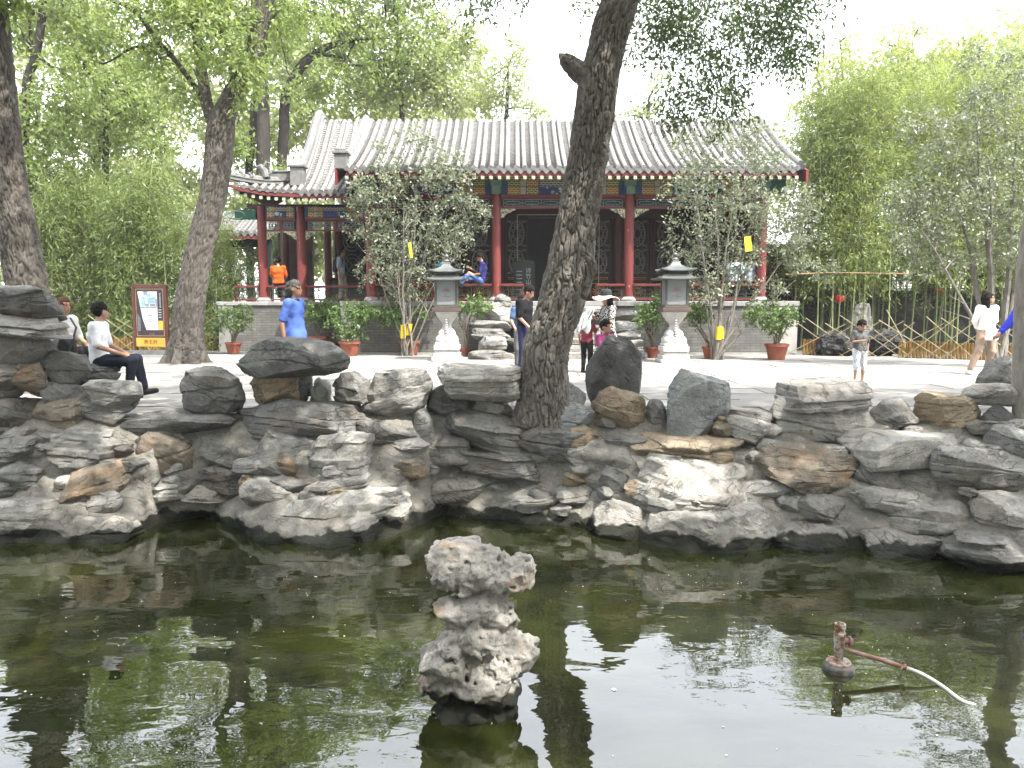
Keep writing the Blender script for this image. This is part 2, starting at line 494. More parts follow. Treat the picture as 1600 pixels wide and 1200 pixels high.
def brickwall(name, c1, c2, mort, s_=1.0):
    t = NT(name); v = t.pos()
    mp = t.n("ShaderNodeMapping"); mp.inputs["Rotation"].default_value = (R(90), 0, 0); t.l(v, mp.inputs[0])
    br = t.n("ShaderNodeTexBrick"); t.l(mp.outputs[0], br.inputs["Vector"])
    br.inputs["Scale"].default_value = 1.0; br.inputs["Brick Width"].default_value = 0.30 * s_; br.inputs["Row Height"].default_value = 0.078 * s_
    br.inputs["Mortar Size"].default_value = 0.006; br.inputs["Color1"].default_value = (*c1, 1); br.inputs["Color2"].default_value = (*c2, 1); br.inputs["Mortar"].default_value = (*mort, 1)
    c = t.mix(t.ramp(t.noise(v, 2.2, 6, .65), [(.4, 0.0), (.75, .75)]), br.outputs[0], tuple(x * .5 for x in c1))
    c = t.mix(t.ramp(t.noise(v, 1.1, 5), [(.58, 0.0), (.72, .5)]), c, (0.22, 0.215, 0.20))
    t.col(c); t.bump(t.math('ADD', t.math('MULTIPLY', br.outputs["Fac"], -.6), t.noise(v, 30, 4)), .4, .012); return t.set(0.9, 0.15)
M_BRICK = brickwall("grey_brick", (0.105, 0.102, 0.096), (0.14, 0.137, 0.128), (0.06, 0.058, 0.054))
M_EDGE = simple("edge_stone", (0.25, 0.245, 0.235), (0.17, 0.166, 0.16), scale=4, rough=0.85, bump=.3, vary=.12)

def roof_profile(ye, ze, yr, zr, sag=0.16, n=18, crown=True):
    """(y,z) from eave to ridge, hollow curve, rounded over the top"""
    pts = []
    for i in range(n + 1):
        s_ = i / n
        pts.append((ye + (yr - ye) * s_, ze + (zr - ze) * s_ - sag * 4 * s_ * (1 - s_) * (1 - 0.25 * s_)))
    if crown:
        dy = (yr - ye) / n
        pts += [(yr + dy * 0.8, pts[-1][1] + 0.045), (yr + dy * 1.9, pts[-1][1] + 0.03), (yr + dy * 3.2, pts[-1][1] - 0.10)]
    return pts
def resample(pts, step):
    q = [Vector((0, y, z)) for y, z in pts]; out = [q[0]]; acc = 0; i = 0; cur = q[0]
    while i < len(q) - 1:
        d = (q[i + 1] - cur).length
        if acc + d >= step:
            cur = cur + (q[i + 1] - cur) * ((step - acc) / d); out.append(cur); acc = 0
        else:
            acc += d; i += 1; cur = q[i]
    return out
def cover_row(prof, rad=0.068, step=0.21):
    """half-round cover tiles, each a little wider at its lower end so the joints show"""
    pts = resample(prof, step); mb = MB(); N = 7
    for i in range(len(pts) - 1):
        a, b_ = pts[i], pts[i + 1]
        t_ = (b_ - a).normalized(); up = Vector((1, 0, 0)).cross(t_).normalized()
        v = []
        for c, r_ in ((a - t_ * 0.012, rad * 1.10), (b_, rad * 0.93)):
            for k in range(N):
                an = math.pi * k / (N - 1)
                v.append(c + Vector((1, 0, 0)) * math.cos(an) * r_ + up * (math.sin(an) * r_ + 0.02))
        f = [(k, k + 1, N + k + 1, N + k)[::-1] for k in range(N - 1)] + [tuple(range(N))]
        mb.raw(v, f, 0, True)
    return mb
def pan_row(prof, w, step=0.105):
    pts = resample(prof, step); mb = MB(); N = 5
    for i in range(len(pts) - 1):
        a, b_ = pts[i], pts[i + 1]
        t_ = (b_ - a).normalized(); up = Vector((1, 0, 0)).cross(t_).normalized()
        v = []
        for c, dz in ((a - t_ * 0.02, 0.030), (b_, 0.0)):
            for k in range(N):
                u = (k / (N - 1) - .5) * 2
                v.append(c + Vector((1, 0, 0)) * u * w / 2 + up * (dz + 0.045 * u * u - 0.03))
        f = [(k, k + 1, N + k + 1, N + k)[::-1] for k in range(N - 1)]
        v += [p - up * 0.022 for p in v[:N]]
        f += [(k + 1, k, 2 * N + k, 2 * N + k + 1)[::-1] for k in range(N - 1)]
        mb.raw(v, f, 0, True)
    return mb
def tiled_slope(parent, prof, x0, x1, pitch=0.232, ends=True, rad=0.068, mat=None, under=True):
    mat = mat or M_TILE
    n = max(1, int(round((x1 - x0) / pitch))); pitch = (x1 - x0) / n
    y0, z0 = prof[0]
    cov = pan = dsc = drp = None
    for k in range(n + 1):
        x = x0 + k * pitch
        if cov is None: cov = cover_row(prof, rad).build("cover_tile_row", mat, parent); c = cov
        else: c = dup(cov, parent)
        c.location = Vector((x + .009 * math.sin(k * 12.9 + x0), .008 * math.sin(k * 7.7), .007 * math.sin(k * 5.3 + 1))) - ORG[parent.name]; c.rotation_euler = (0, 0, .0012 * math.sin(k * 3.7))
        if ends:
            if dsc is None:
                m = MB(); m.tube([(0, -0.03, 0), (0, 0.02, 0)], rad * 1.12, 12, 0, True, False); m.tube([(0, -0.036, 0), (0, -0.03, 0)], rad * .6, 10, 0, True, False)
                dsc = m.build("eave_disc_tile", M_TILED if mat is M_TILE else mat, parent); d_ = dsc
            else: d_ = dup(dsc, parent)
            d_.location = Vector((x, y0, z0 + 0.035)) - ORG[parent.name]
        if k == n: break
        xm = x + pitch / 2
        if pan is None: pan = pan_row(prof, pitch * .98).build("pan_tile_row", M_PAN, parent); c = pan
        else: c = dup(pan, parent)
        c.location = Vector((xm, 0, 0)) - ORG[parent.name]
        if ends:
            if drp is None:
                w = pitch * .42; m = MB()
                m.prism([(-w, .02), (w, .02), (w * .8, -.05), (w * .35, -.10), (0, -.125), (-w * .35, -.10), (-w * .8, -.05)], -.012, .012)
                drp = m.build("drip_tile", M_TILED if mat is M_TILE else mat, parent); d_ = drp
            else: d_ = dup(drp, parent)
            d_.location = Vector((xm, y0 - .01, z0 - 0.005)) - ORG[parent.name]
    if under:
        m = MB(); v = []
        for y, z in prof: v += [(x0 - .02, y + .02, z - .10), (x1 + .02, y + .02, z - .10)]
        m.raw(v, [(2 * i, 2 * i + 1, 2 * i + 3, 2 * i + 2) for i in range(len(prof) - 1)])
        v2 = [(a, b_, c - .06) for a, b_, c in v]; m.raw(v2, [(2 * i, 2 * i + 1, 2 * i + 3, 2 * i + 2)[::-1] for i in range(len(prof) - 1)])
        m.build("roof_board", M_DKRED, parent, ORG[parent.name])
def ridge_along(parent, pts, w=0.20, h=0.26, mat=None, name="gable_ridge"):
    """raised mortar ridge with a rounded cap following pts"""
    mb = MB(); pts = [Vector(p) for p in pts]
    sec = [(-.5, 0), (-.5, .38), (-.62, .40), (-.62, .52), (-.42, .56), (-.34, .80), (-.18, .96), (0, 1.0), (.18, .96), (.34, .80), (.42, .56), (.62, .52), (.62, .40), (.5, .38), (.5, 0)]
    v = []; n = len(sec)
    for i, p in enumerate(pts):
        t_ = (pts[min(i + 1, len(pts) - 1)] - pts[max(i - 1, 0)]).normalized()
        side = t_.cross(Vector((0, 0, 1)))
        side = side.normalized() if side.length > .1 else Vector((1, 0, 0))
        up = side.cross(t_).normalized()
        for a, b_ in sec: v.append(p + side * a * w + up * b_ * h)
    f = [(i * n + k, i * n + (k + 1) % n, (i + 1) * n + (k + 1) % n, (i + 1) * n + k) for i in range(len(pts) - 1) for k in range(n)]
    f += [tuple(range(n))[::-1], tuple((len(pts) - 1) * n + k for k in range(n))]
    mb.raw(v, f, 0, False)
    return mb.build(name, mat or M_TILED, parent, ORG[parent.name])
def frame_lattice(mb, x0, x1, z0, z1, y, t_=0.022, nx=3, d=0.03, mi=0):
    """Chinese step lattice: nested rectangles tied by short bars"""
    def bar(a, b_, c, e): mb.bx(min(a, c), max(a, c), y - d / 2, y + d / 2, min(b_, e), max(b_, e), mi)
    def h(xa, xb, z): bar(xa, z - t_ / 2, xb, z + t_ / 2)
    def v(x, za, zb): bar(x - t_ / 2, za, x + t_ / 2, zb)
    h(x0, x1, z0); h(x0, x1, z1)
    w = (x1 - x0) / nx; H = z1 - z0
    for k in range(nx):
        a, b_ = x0 + k * w, x0 + (k + 1) * w
        v(a, z0, z1)
        h(a + w * .14, b_ - w * .14, z0 + H * .3); h(a + w * .14, b_ - w * .14, z0 + H * .7)
        v(a + w * .14, z0 + H * .3, z0 + H * .7); v(b_ - w * .14, z0 + H * .3, z0 + H * .7)
        v((a + b_) / 2, z0, z0 + H * .3); v((a + b_) / 2, z0 + H * .7, z1); h(a, a + w * .14, z0 + H * .5); h(b_ - w * .14, b_, z0 + H * .5)
    v(x1, z0, z1)
def bracket(mb, x, z, s_, y, w=0.42, h=0.24, mi=0):
    pts = [(0, 0), (w, 0), (w * .98, -.035), (w * .78, -.05), (w * .66, -.11), (w * .42, -.12), (w * .30, -.19), (.07, -h), (0, -h - .02)]
    poly = [(x + s_ * a, z + b_) for a, b_ in pts]
    if s_ > 0: poly = poly[::-1]
    mb.prism(poly, y - .025, y + .025, mi)
def column(parent, x, y, z0, z1, r=0.135, mat=None):
    mb = MB(); mb.lathe([(r * 1.0, 0), (r, (z1 - z0) * .5), (r * .94, z1 - z0)], 18, (x, y, z0))
    c = mb.build("column", mat or M_REDW, parent, (x, y, z0))
    m2 = MB(); m2.lathe([(r * 1.55, 0), (r * 1.6, .05), (r * 1.25, .11), (r * 1.05, .13)], 18, (x, y, z0 - .002))
    m2.build("column_base", M_EDGE, c, (x, y, z0)); return c
def painted_bay(parent, xa, xb, y, z0, z1, seed=0):
    """painted architrave of one bay: two boards with fret ends and a flower scene"""
    rs = random.Random(seed); zm = z0 + (z1 - z0) * .55; L = xb - xa
    mb = MB(); mb.bx(xa, xb, y - .09, y + .09, z0, z1); bm_ = mb.build("painted_beam", M_BLUE, parent, ORG[parent.name])
    seq = [(0, .022, M_GREEN), (.022, .05, M_BLUE), (.055, .15, M_FRETO), (.155, .20, M_CREAM), (.205, .30, M_FRETG)]
    for za, zb, flip in ((z0 + .012, zm - .01, 0), (zm + .012, z1 - .012, 1)):
        for a, b_, m in seq:
            if flip: m = {M_FRETO: M_FRETG, M_FRETG: M_FRETO, M_GREEN: M_BLUE, M_BLUE: M_GREEN}.get(m, m)
            for s_ in (0, 1):
                u0, u1 = (a, b_) if not s_ else (1 - b_, 1 - a)
                q = MB(); q.bx(xa + L * u0, xa + L * u1, y - .104, y - .09, za, zb); q.build("painted_panel", m, bm_, ORG[parent.name])
        q = MB(); q.bx(xa + L * .31, xa + L * .69, y - .104, y - .09, za, zb); q.build("painted_panel", M_PAINT if not flip else M_FRETB, bm_, ORG[parent.name])
    q = MB(); q.bx(xa, xb, y - .11, y + .11, z0 - .075, z0 - .008); q.build("red_lintel", M_RED, parent, ORG[parent.name])
def hanging_lattice(parent, xa, xb, y, z0, z1):
    mb = MB(); mb.bx(xa, xb, y - .035, y + .035, z0, z0 + .05); mb.bx(xa, xb, y - .035, y + .035, z1 - .03, z1)
    mb.bx((xa + xb) / 2 - .04, (xa + xb) / 2 + .04, y - .035, y + .035, z0 + .05, z1 - .03)
    o = mb.build("lattice_frame", M_RED, parent, ORG[parent.name])
    mb = MB()
    for a, b_ in ((xa + .08, (xa + xb) / 2 - .08), ((xa + xb) / 2 + .08, xb - .08)): frame_lattice(mb, a, b_, z0 + .075, z1 - .05, y, .020, 3)
    mb.build("lattice", simple("lattice_blue_grey", (0.16, 0.20, 0.20), (0.08, 0.12, 0.14), rough=.6), o, ORG[parent.name])
    mb = MB(); bracket(mb, xa + .0, z0 - .004, 1, y); mb.build("bracket", M_BRK, parent, ORG[parent.name])
    mb = MB(); bracket(mb, xb - .0, z0 - .004, -1, y); mb.build("bracket", M_BRK, parent, ORG[parent.name])
def brk():
    t = NT("carved_bracket_gilt"); v = t.pos()
    c = t.mix(t.ramp(t.noise(v, 20, 3, .6, 1.0), [(.47, 0.0), (.53, 1.0)]), (0.03, 0.09, 0.065), (0.50, 0.44, 0.30)); t.col(c); t.bump(t.noise(v, 20, 3, .6, 1.0), .8, .02); return t.set(.55, .35)
M_BRK = brk()
def eave_rafters(parent, x0, x1, y, z, pitch=0.232, ny=2):
    n = int(round((x1 - x0) / pitch)); p = (x1 - x0) / n
    mb = MB(); mb.bx(x0, x1, y + .015, y + .055, z + .045, z + .155); mb.build("eave_board", M_RED, parent, ORG[parent.name])
    r0 = e0 = None
    for k in range(n + 1):
        x = x0 + k * p
        if r0 is None:
            m = MB(); m.bar((0, .03, .0), (0, 1.0, .42), .085, .085); r0 = m.build("rafter", M_GREEN, parent); r_ = r0
            m = MB(); m.bx(-.046, .046, -.012, .028, -.05, .04); m.bx(-.022, .022, -.016, -.011, -.026, .018, 1); e0 = m.build("rafter_end", [M_CREAM, M_FRETG], parent); e_ = e0
        else: r_ = dup(r0, parent); e_ = dup(e0, parent)
        r_.location = Vector((x, y + .03, z)) - ORG[parent.name]; e_.location = Vector((x, y + .03, z)) - ORG[parent.name]
def railing(parent, xa, xb, y, z0, seat=True):
    mb = MB(); mb.bx(xa, xb, y - .16, y + .16, z0 + .44, z0 + .50); o = mb.build("bench_rail", M_RED, parent, ORG[parent.name])
    mb = MB(); mb.bx(xa, xb, y - .03, y + .03, z0 + .04, z0 + .09)
    n = max(1, int((xb - xa) / 1.2))
    for k in range(n + 1):
        x = xa + (xb - xa) * k / n; mb.bx(x - .03, x + .03, y - .03, y + .03, z0, z0 + .44)
    mb.build("rail_frame", M_RED, parent, ORG[parent.name])
    mb = MB(); frame_lattice(mb, xa + .06, xb - .06, z0 + .12, z0 + .42, y, .022, max(2, int((xb - xa) / .55)))
    mb.build("rail_lattice", simple("rail_lattice_green", (0.05, 0.09, 0.07), (0.10, 0.08, 0.05), rough=.6), o, ORG[parent.name])

def door_leaf_parts():
    """one carved partition door .73 x 2.6: frame, two rosette lattices, gilt panels"""
    W, H = .72, 2.62
    fr = MB(); fw = .06
    for a, b_ in ((-W / 2, -W / 2 + fw), (W / 2 - fw, W / 2)): fr.bx(a, b_, -.03, .03, 0, H)
    for a, b_ in ((0, .07), (.62, .68), (.80, .86), (1.66, 1.71), (H - .07, H)): fr.bx(-W / 2 + fw, W / 2 - fw, -.027, .027, a, b_)
    la = MB()
    def rosette(z0, z1):
        cx, cz = 0, (z0 + z1) / 2; rx, rz = .235, (z1 - z0) / 2 - .035
        def ring(sx, sz, w=.03, n=24):
            pts = []
            for k in range(n):
                a = 2 * math.pi * k / n; pts.append((sx * math.cos(a), -.012, cz + sz * math.sin(a)))
            la.tube(pts, w / 2, 4, 0, False, False, True)
        ring(rx, rz, .045); ring(rx * .40, rz * .40, .03, 16)
        for k in range(8):
            a = 2 * math.pi * k / 8 + math.pi / 8
            ca, sa = math.cos(a), math.sin(a)
            la.bar((ca * rx * .38, -.012, cz + sa * rz * .38), (ca * rx, -.012, cz + sa * rz), .022)
            a2 = a + math.pi / 8
            la.tube([(rx * .68 * math.cos(a2) + .06 * math.cos(t_ * math.pi / 3), -.012, cz + rz * .66 * math.sin(a2) + .06 * math.sin(t_ * math.pi / 3)) for t_ in range(6)], .011, 4, 0, False, False, True)
        for sx_ in (-1, 1):
            for sz_ in (-1, 1):
                la.bar((sx_ * .30, -.012, cz + sz_ * rz * 1.02), (sx_ * .17, -.012, cz + sz_ * rz * .86), .03)
                la.bar((sx_ * .30, -.012, cz + sz_ * rz * .99), (sx_ * .13, -.012, cz + sz_ * rz * .99), .02)
        la.bar((0, -.012, z0), (0, -.012, cz - rz * .4), .02); la.bar((0, -.012, cz + rz * .4), (0, -.012, z1), .02)
    rosette(.86, 1.66); rosette(1.71, H - .07)
    pn = MB(); pn.bx(-W / 2 + fw, W / 2 - fw, .0, .02, .07, H - .07)
    gd = MB()
    for zc, h in ((.345, .24), (.74, .035)):
        gd.bx(-.27, .27, -.022, -.012, zc - h, zc - h + .018); gd.bx(-.27, .27, -.022, -.012, zc + h - .018, zc + h)
        gd.bx(-.27, -.252, -.022, -.012, zc - h, zc + h); gd.bx(.252, .27, -.022, -.012, zc - h, zc + h)
    for k in range(12):
        a = 2 * math.pi * k / 12
        gd.tube([(.17 * math.cos(a) + .05 * math.cos(t_ * math.pi / 4 + a), -.014, .345 + .14 * math.sin(a) + .05 * math.sin(t_ * math.pi / 4 + a)) for t_ in range(7)], .010, 4, 0, False, False)
    gd.tube([(.08 * math.cos(t_ * math.pi / 6), -.014, .345 + .08 * math.sin(t_ * math.pi / 6)) for t_ in range(12)], .014, 4, 0, False, False, True)
    return fr, la, pn, gd
_door = {}
def door_leaf(parent, x, y, z, key="a"):
    if not _door:
        fr, la, pn, gd = door_leaf_parts()
        a = fr.build("door_leaf", M_BROWN, parent); _door['fr'] = a
        _door['la'] = la.build("door_lattice", M_LATT, a); _door['pn'] = pn.build("door_panel", M_DARK, a); _door['gd'] = gd.build("gilt_carving", M_GOLD, a)
        a.location = Vector((x, y, z)) - ORG[parent.name]; return a
    a = dup(_door['fr'], parent); a.location = Vector((x, y, z)) - ORG[parent.name]
    for k in ('la', 'pn', 'gd'): dup(_door[k], a)
    return a
def text(name, body, size, loc, rot, mat, parent, org=None, depth=0.0):
    cu = bpy.data.curves.new(name, 'FONT'); cu.body = body; cu.size = size; cu.align_x = 'CENTER'; cu.align_y = 'CENTER'; cu.extrude = depth
    cu.materials.append(mat)
    tmp = bpy.data.objects.new(name, cu); COL.objects.link(tmp); dg = bpy.context.evaluated_depsgraph_get(); me = bpy.data.meshes.new_from_object(tmp.evaluated_get(dg)); bpy.data.objects.remove(tmp)
    o = bpy.data.objects.new(name, me); link(o, parent, loc); o.rotation_euler = rot; ORG[o.name] = Vector(loc); return o

# ---- main hall
CX = [-4.05, -0.45, 3.35, 7.15]; CYF = 22.8; WALLY = 25.1
hall = thing("main_hall", "red columned hall with grey tiled roof and painted beams behind the plaza", "hall", (1.5, 23.5, 0), local=False)
HO = ORG[hall.name]
BZ0, BZ1 = 4.50, 4.90      # painted beam
EY, EZ = 21.85, 5.06       # eave
PF = 22.30                 # platform front
# platform
mb = MB(); mb.bx(-4.75, 8.0, PF, 29.5, -.03, FLZ - .14); mb.build("platform", M_BRICK, hall, HO)
xs = [-4.85, -3.2, -1.6, -0.05, 1.45, 2.95, 4.6, 6.3, 8.1]
for a, b_ in zip(xs[:-1], xs[1:]):
    m = MB(); m.bx(a + .006, b_ - .006, PF - .05, PF + .75, FLZ - .14, FLZ); m.build("edge_stone", M_EDGE, hall, HO, bevel=.012)
m = MB(); m.bx(-4.75, 8.0, PF + .75, 29.5, FLZ - .141, FLZ - .004); m.build("veranda_floor", simple("floor_tile_grey", (0.16, 0.155, 0.15), scale=5, rough=.7), hall, HO)
for xa, xb in ((-4.83, -4.30), (7.45, 8.06)):
    m = MB(); m.bx(xa, xb, PF - .025, PF + .3, -.02, FLZ - .142); m.build("corner_stone", simple("pale_corner_stone", (0.30, 0.295, 0.28), (0.22, 0.215, 0.2), scale=3, bump=.3), hall, HO, bevel=.01)
m = MB(); m.bx(-4.8, 8.05, PF - .10, PF - .0, -.02, .05); m.build("plinth_course", M_EDGE, hall, HO)
for x in CX: column(hall, x, CYF, FLZ, BZ1 + .05)
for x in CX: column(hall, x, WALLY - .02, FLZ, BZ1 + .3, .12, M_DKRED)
for k in range(3):
    painted_bay(hall, CX[k] + .14, CX[k + 1] - .14, CYF, BZ0, BZ1, k)
    hanging_lattice(hall, CX[k] + .13, CX[k + 1] - .13, CYF, 4.12, BZ0 - .075)
for x in CX:     # painted column heads
    m = MB(); m.bx(x - .12, x + .12, CYF - .17, CYF + .17, BZ0 + .02, BZ1 - .16); m.bx(x - .16, x + .16, CYF - .18, CYF + .17, BZ1 - .155, BZ1); m.build("column_head", M_LTGREEN, hall, HO)
    for s_ in (-1, 1):
        m = MB(); m.bx(x + s_ * .125, x + s_ * .175, CYF - .15, CYF + .05, BZ0 - .0, BZ1 - .17); m.build("painted_panel", M_BLUE if s_ < 0 else M_GREEN, hall, HO)
m = MB(); m.bx(CX[0] - .5, CX[-1] + .6, CYF - .11, CYF + .11, BZ1 + .003, BZ1 + .16); m.build("purlin", M_FRETG, hall, HO)
prof = roof_profile(EY, EZ, 25.8, 7.22, .17)
tiled_slope(hall, prof, -4.50, 7.75)
eave_rafters(hall, -4.5, 7.75, EY, EZ - .21)
# back slope
profb = [(25.8 + (25.8 - y) + .75, z) for y, z in prof[:19]][::-1]
m = MB(); v = []
for y, z in profb: v += [(-4.6, y, z), (7.85, y, z)]
m.raw(v, [(2 * i, 2 * i + 1, 2 * i + 3, 2 * i + 2) for i in range(len(profb) - 1)]); m.build("back_slope", M_PAN, hall, HO)
for x in (-4.66, 7.9):
    ridge_along(hall, [(x, y, z - .06) for y, z in prof[1:]] , .24, .26)
    m = MB(); m.bx(x - .17, x + .17, EY + .02, EY + .34, EZ + .02, EZ + .42); m.bx(x - .22, x + .22, EY - .03, EY + .40, EZ + .42, EZ + .50); m.bx(x - .15, x + .15, EY - .01, EY + .36, EZ + .50, EZ + .56)
    if x < 0: m.build("ridge_block", M_TILED, hall, HO, bevel=.015)
    s_ = -1 if x < 0 else 1
    m = MB(); poly = [(y, z - .02) for y, z in prof] + [(y, z - .42) for y, z in prof[::-1]]
    n = len(poly); xx0, xx1 = x + s_ * .10, x + s_ * .16
    m.raw([(xx0, y, z) for y, z in poly] + [(xx1, y, z) for y, z in poly], [tuple(range(n)), tuple(range(n, 2 * n))[::-1]] + [(k, k + n, (k + 1) % n + n, (k + 1) % n) for k in range(n)])
    m.build("barge_board", M_RED, hall, HO)
# rear wall with doors
m = MB(); m.bx(CX[0], CX[-1], WALLY + .06, WALLY + .2, FLZ, 6.4); m.build("wall_panel", M_DARK, hall, HO)
m = MB(); m.bx(CX[0], CX[-1], WALLY - .06, WALLY + .06, FLZ + 2.62, FLZ + 2.80); m.bx(CX[0], CX[-1], WALLY - .05, WALLY + .05, FLZ + 2.80, 5.6); m.build("upper_panel", M_BROWN, hall, HO)
for k in range(3):
    a, b_ = CX[k] + .16, CX[k + 1] - .16; nl = 4; w = (b_ - a) / nl
    for j in range(nl):
        if k == 1 and j in (1,): continue       # the open leaf
        door_leaf(hall, a + (j + .5) * w, WALLY - .03, FLZ)
        m = MB(); xx = a + j * w; m.bx(xx - .035, xx + .035, WALLY - .07, WALLY - .0, FLZ, FLZ + 2.62); m.build("door_post", M_DKRED, hall, HO)
    for xx in (a + .52, b_ - .52):
        pass
for x in (CX[1] + .62, CX[2] - .62):
    m = MB(); m.bx(x - .012, x + .012, WALLY - .10, WALLY - .072, FLZ, FLZ + 2.72); m.build("pale_trim", M_CREAM, hall, HO)
m = MB(); m.bx(CX[1] + .63, CX[2] - .63, WALLY - .10, WALLY - .072, FLZ + 2.70, FLZ + 2.72); m.build("pale_trim", M_CREAM, hall, HO)
# low grey wall + side windows, ceiling
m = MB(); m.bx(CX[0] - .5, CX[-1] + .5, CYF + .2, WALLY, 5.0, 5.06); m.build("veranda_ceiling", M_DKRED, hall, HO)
m = MB(); m.bx(7.10, 7.22, CYF + .3, 28.6, FLZ, 5.2); m.build("end_wall", simple("end_wall_dark", (0.07, 0.04, 0.035), rough=.8), hall, HO)
m = MB(); m.bx(-4.13, -4.0, WALLY, 28.6, FLZ, 5.2); m.build("end_wall", MATS["end_wall_dark"], hall, HO)
# rails
railing(hall, CX[0] + .13, CX[1] - .13, CYF, FLZ)
railing(hall, CX[1] + .13, 0.33, CYF, FLZ)
railing(hall, 2.42, CX[2] - .13, CYF, FLZ)
railing(hall, CX[2] + .13, CX[3] - .13, CYF, FLZ)
# beam ends under the eave at the right gable
m = MB(); m.bx(7.3, 7.75, CYF - .1, CYF + .1, BZ0 + .05, BZ1); m.build("beam_end", M_GREEN, hall, HO)

# dark inscribed board leaning in the veranda
bd = thing("inscribed_board", "black inscribed board standing beside the red column in the veranda", "board", (.38, 24.3, FLZ))
m = MB(); m.prism([(-.33, 0), (.33, 0), (.33, 1.12), (.26, 1.24), (.12, 1.27), (-.12, 1.27), (-.26, 1.24), (-.33, 1.12)][::-1], -.03, .03); m.build("slate_panel", simple("black_slate", (0.02, 0.026, 0.026), rough=.45), bd)
M_INK = simple("pale_lettering", (0.34, 0.36, 0.35), rough=.7)
text("lettering", "诗\n竹\n山\n堂", .17, (.12, -.034, .68), (R(90), 0, 0), M_INK, bd)
for k in range(6):
    m = MB(); m.bx(-.24, -.07, -.034, -.0305, .36 + k * .11, .38 + k * .11); m.build("lettering_line", M_INK, bd)

# ---- left wing
WY = 24.6; WEY, WEZ = 23.65, 4.70
wing = thing("side_pavilion", "lower red pavilion with sweeping gable ridge left of the main hall", "pavilion", (-6.2, 24.5, 0), local=False)
WO = ORG[wing.name]
m = MB(); m.bx(-8.9, -4.76, WY - .5, 29.5, -.03, FLZ - .12); m.build("platform", M_BRICK, wing, WO)
for a, b_ in ((-9.0, -7.4), (-7.4, -5.9), (-5.9, -4.87)):
    m = MB(); m.bx(a + .006, b_ - .006, WY - .55, WY + .4, FLZ - .119, FLZ - .004); m.build("edge_stone", M_EDGE, wing, WO, bevel=.012)
m = MB(); m.bx(-8.9, -4.76, WY + .4, 29.5, FLZ - .12, FLZ - .006); m.build("veranda_floor", MATS["floor_tile_grey"], wing, WO)
m = MB(); m.bx(-8.95, -8.5, WY - .53, WY - .2, -.02, FLZ - .121); m.build("corner_stone", simple("grey_corner_stone", (0.22, 0.22, 0.21), scale=3), wing, WO)
WCX = [-7.70, -6.50, -4.35]
for x in WCX: column(wing, x, WY, FLZ, 4.4, .145)
for x in (-7.70, -6.28, -5.9): column(wing, x, 27.2, FLZ, 4.4, .13, M_RED if x > -7 else M_DKRED)
for k in range(2):
    painted_bay(wing, WCX[k] + .15, WCX[k + 1] - .15, WY, 4.06, 4.40, 7 + k)
    hanging_lattice(wing, WCX[k] + .14, WCX[k + 1] - .14, WY, 3.66, 4.06 - .075)
    railing(wing, WCX[k] + .14, WCX[k + 1] - .14, WY, FLZ)
railing(wing, -8.55, WCX[0] - .14, WY, FLZ)
m = MB(); m.bx(-8.5, -7.86, WY - .08, WY + .08, 4.02, 4.30); m.build("beam_end", M_GREEN, wing, WO)
m = MB(); m.tube([(-8.45 + .28 * math.cos(a * .5), WY - .1, 4.14 + .12 * math.sin(a * .5)) for a in range(12)], .025, 6); m.build("cloud_scroll", M_LTGREEN, wing, WO)
m = MB(); m.bx(-6.15, -4.4, 27.1, 27.2, FLZ, FLZ + .75); m.build("low_wall", simple("low_wall_grey", (0.075, 0.08, 0.075), scale=4), wing, WO)
m = MB(); m.bx(-6.15, -4.4, 27.0, 27.25, FLZ + .75, FLZ + .82); m.build("wall_coping", M_DKRED, wing, WO)
m = MB(); m.bx(-5.85, -4.4, 27.18, 27.24, FLZ + .82, 4.5); m.build("window_panel", M_DARK, wing, WO)
m = MB()
for zc in (FLZ + 1.25, FLZ + 2.1):
    for xc in (-5.45, -4.85):
        for s_ in (.30, .2):
            m.tube([(xc + s_ * math.cos(a * math.pi / 8), 27.15, zc + s_ * 1.25 * math.sin(a * math.pi / 8)) for a in range(16)], .018, 4, 0, False, False, True)
        m.bar((xc - .28, 27.15, zc - .36), (xc + .28, 27.15, zc + .36), .022); m.bar((xc + .28, 27.15, zc - .36), (xc - .28, 27.15, zc + .36), .022)
m.build("window_lattice", M_LATT, wing, WO)
m = MB(); m.bx(-6.02, -5.98, 26.9, 27.0, FLZ + .82, 4.3); m.build("pale_trim", M_CREAM, wing, WO)
m = MB(); m.bx(-7.5, -6.75, 26.9, 27.1, FLZ, 4.4); m.build("inner_wall", MATS["end_wall_dark"], wing, WO)
m = MB(); m.bx(-8.2, -4.76, WY + .2, 27.6, 4.42, 4.50); m.build("veranda_ceiling", M_DKRED, wing, WO)
GX = -6.45
wprof = roof_profile(WEY, WEZ, 27.1, 7.50, .34)
tiled_slope(wing, wprof, GX + .14, -4.80)
# short eave rows left of the hip, rising to the upturned corner
hipA = Vector((GX - .12, 24.75, 5.02)); hipB = Vector((-8.38, 23.50, 4.98))
n = 8
for k in range(n):
    s_ = (k + .5) / n
    x = GX + .14 - .2 - k * .225
    lift = .24 * (k / n) ** 2.2
    yb = WEY - .10 * (k / n); zb = WEZ + lift
    L = max(.22, (1 - k / n) * 1.2)
    pr = [(yb + L * j / 6, zb + L * j / 6 * .42) for j in range(7)]
    o = cover_row(pr).build("cover_tile_row", M_TILE, wing); o.location = Vector((x, 0, 0)) - WO
    o = pan_row(pr, .23).build("pan_tile_row", M_PAN, wing); o.location = Vector((x + .112, 0, 0)) - WO
    m = MB(); m.tube([(x, yb - .03, zb + .035), (x, yb + .02, zb + .035)], .076, 12, 0, True, False); m.build("eave_disc_tile", M_TILED, wing, WO)
eave_rafters(wing, GX + .14, -4.86, WEY, WEZ - .21)
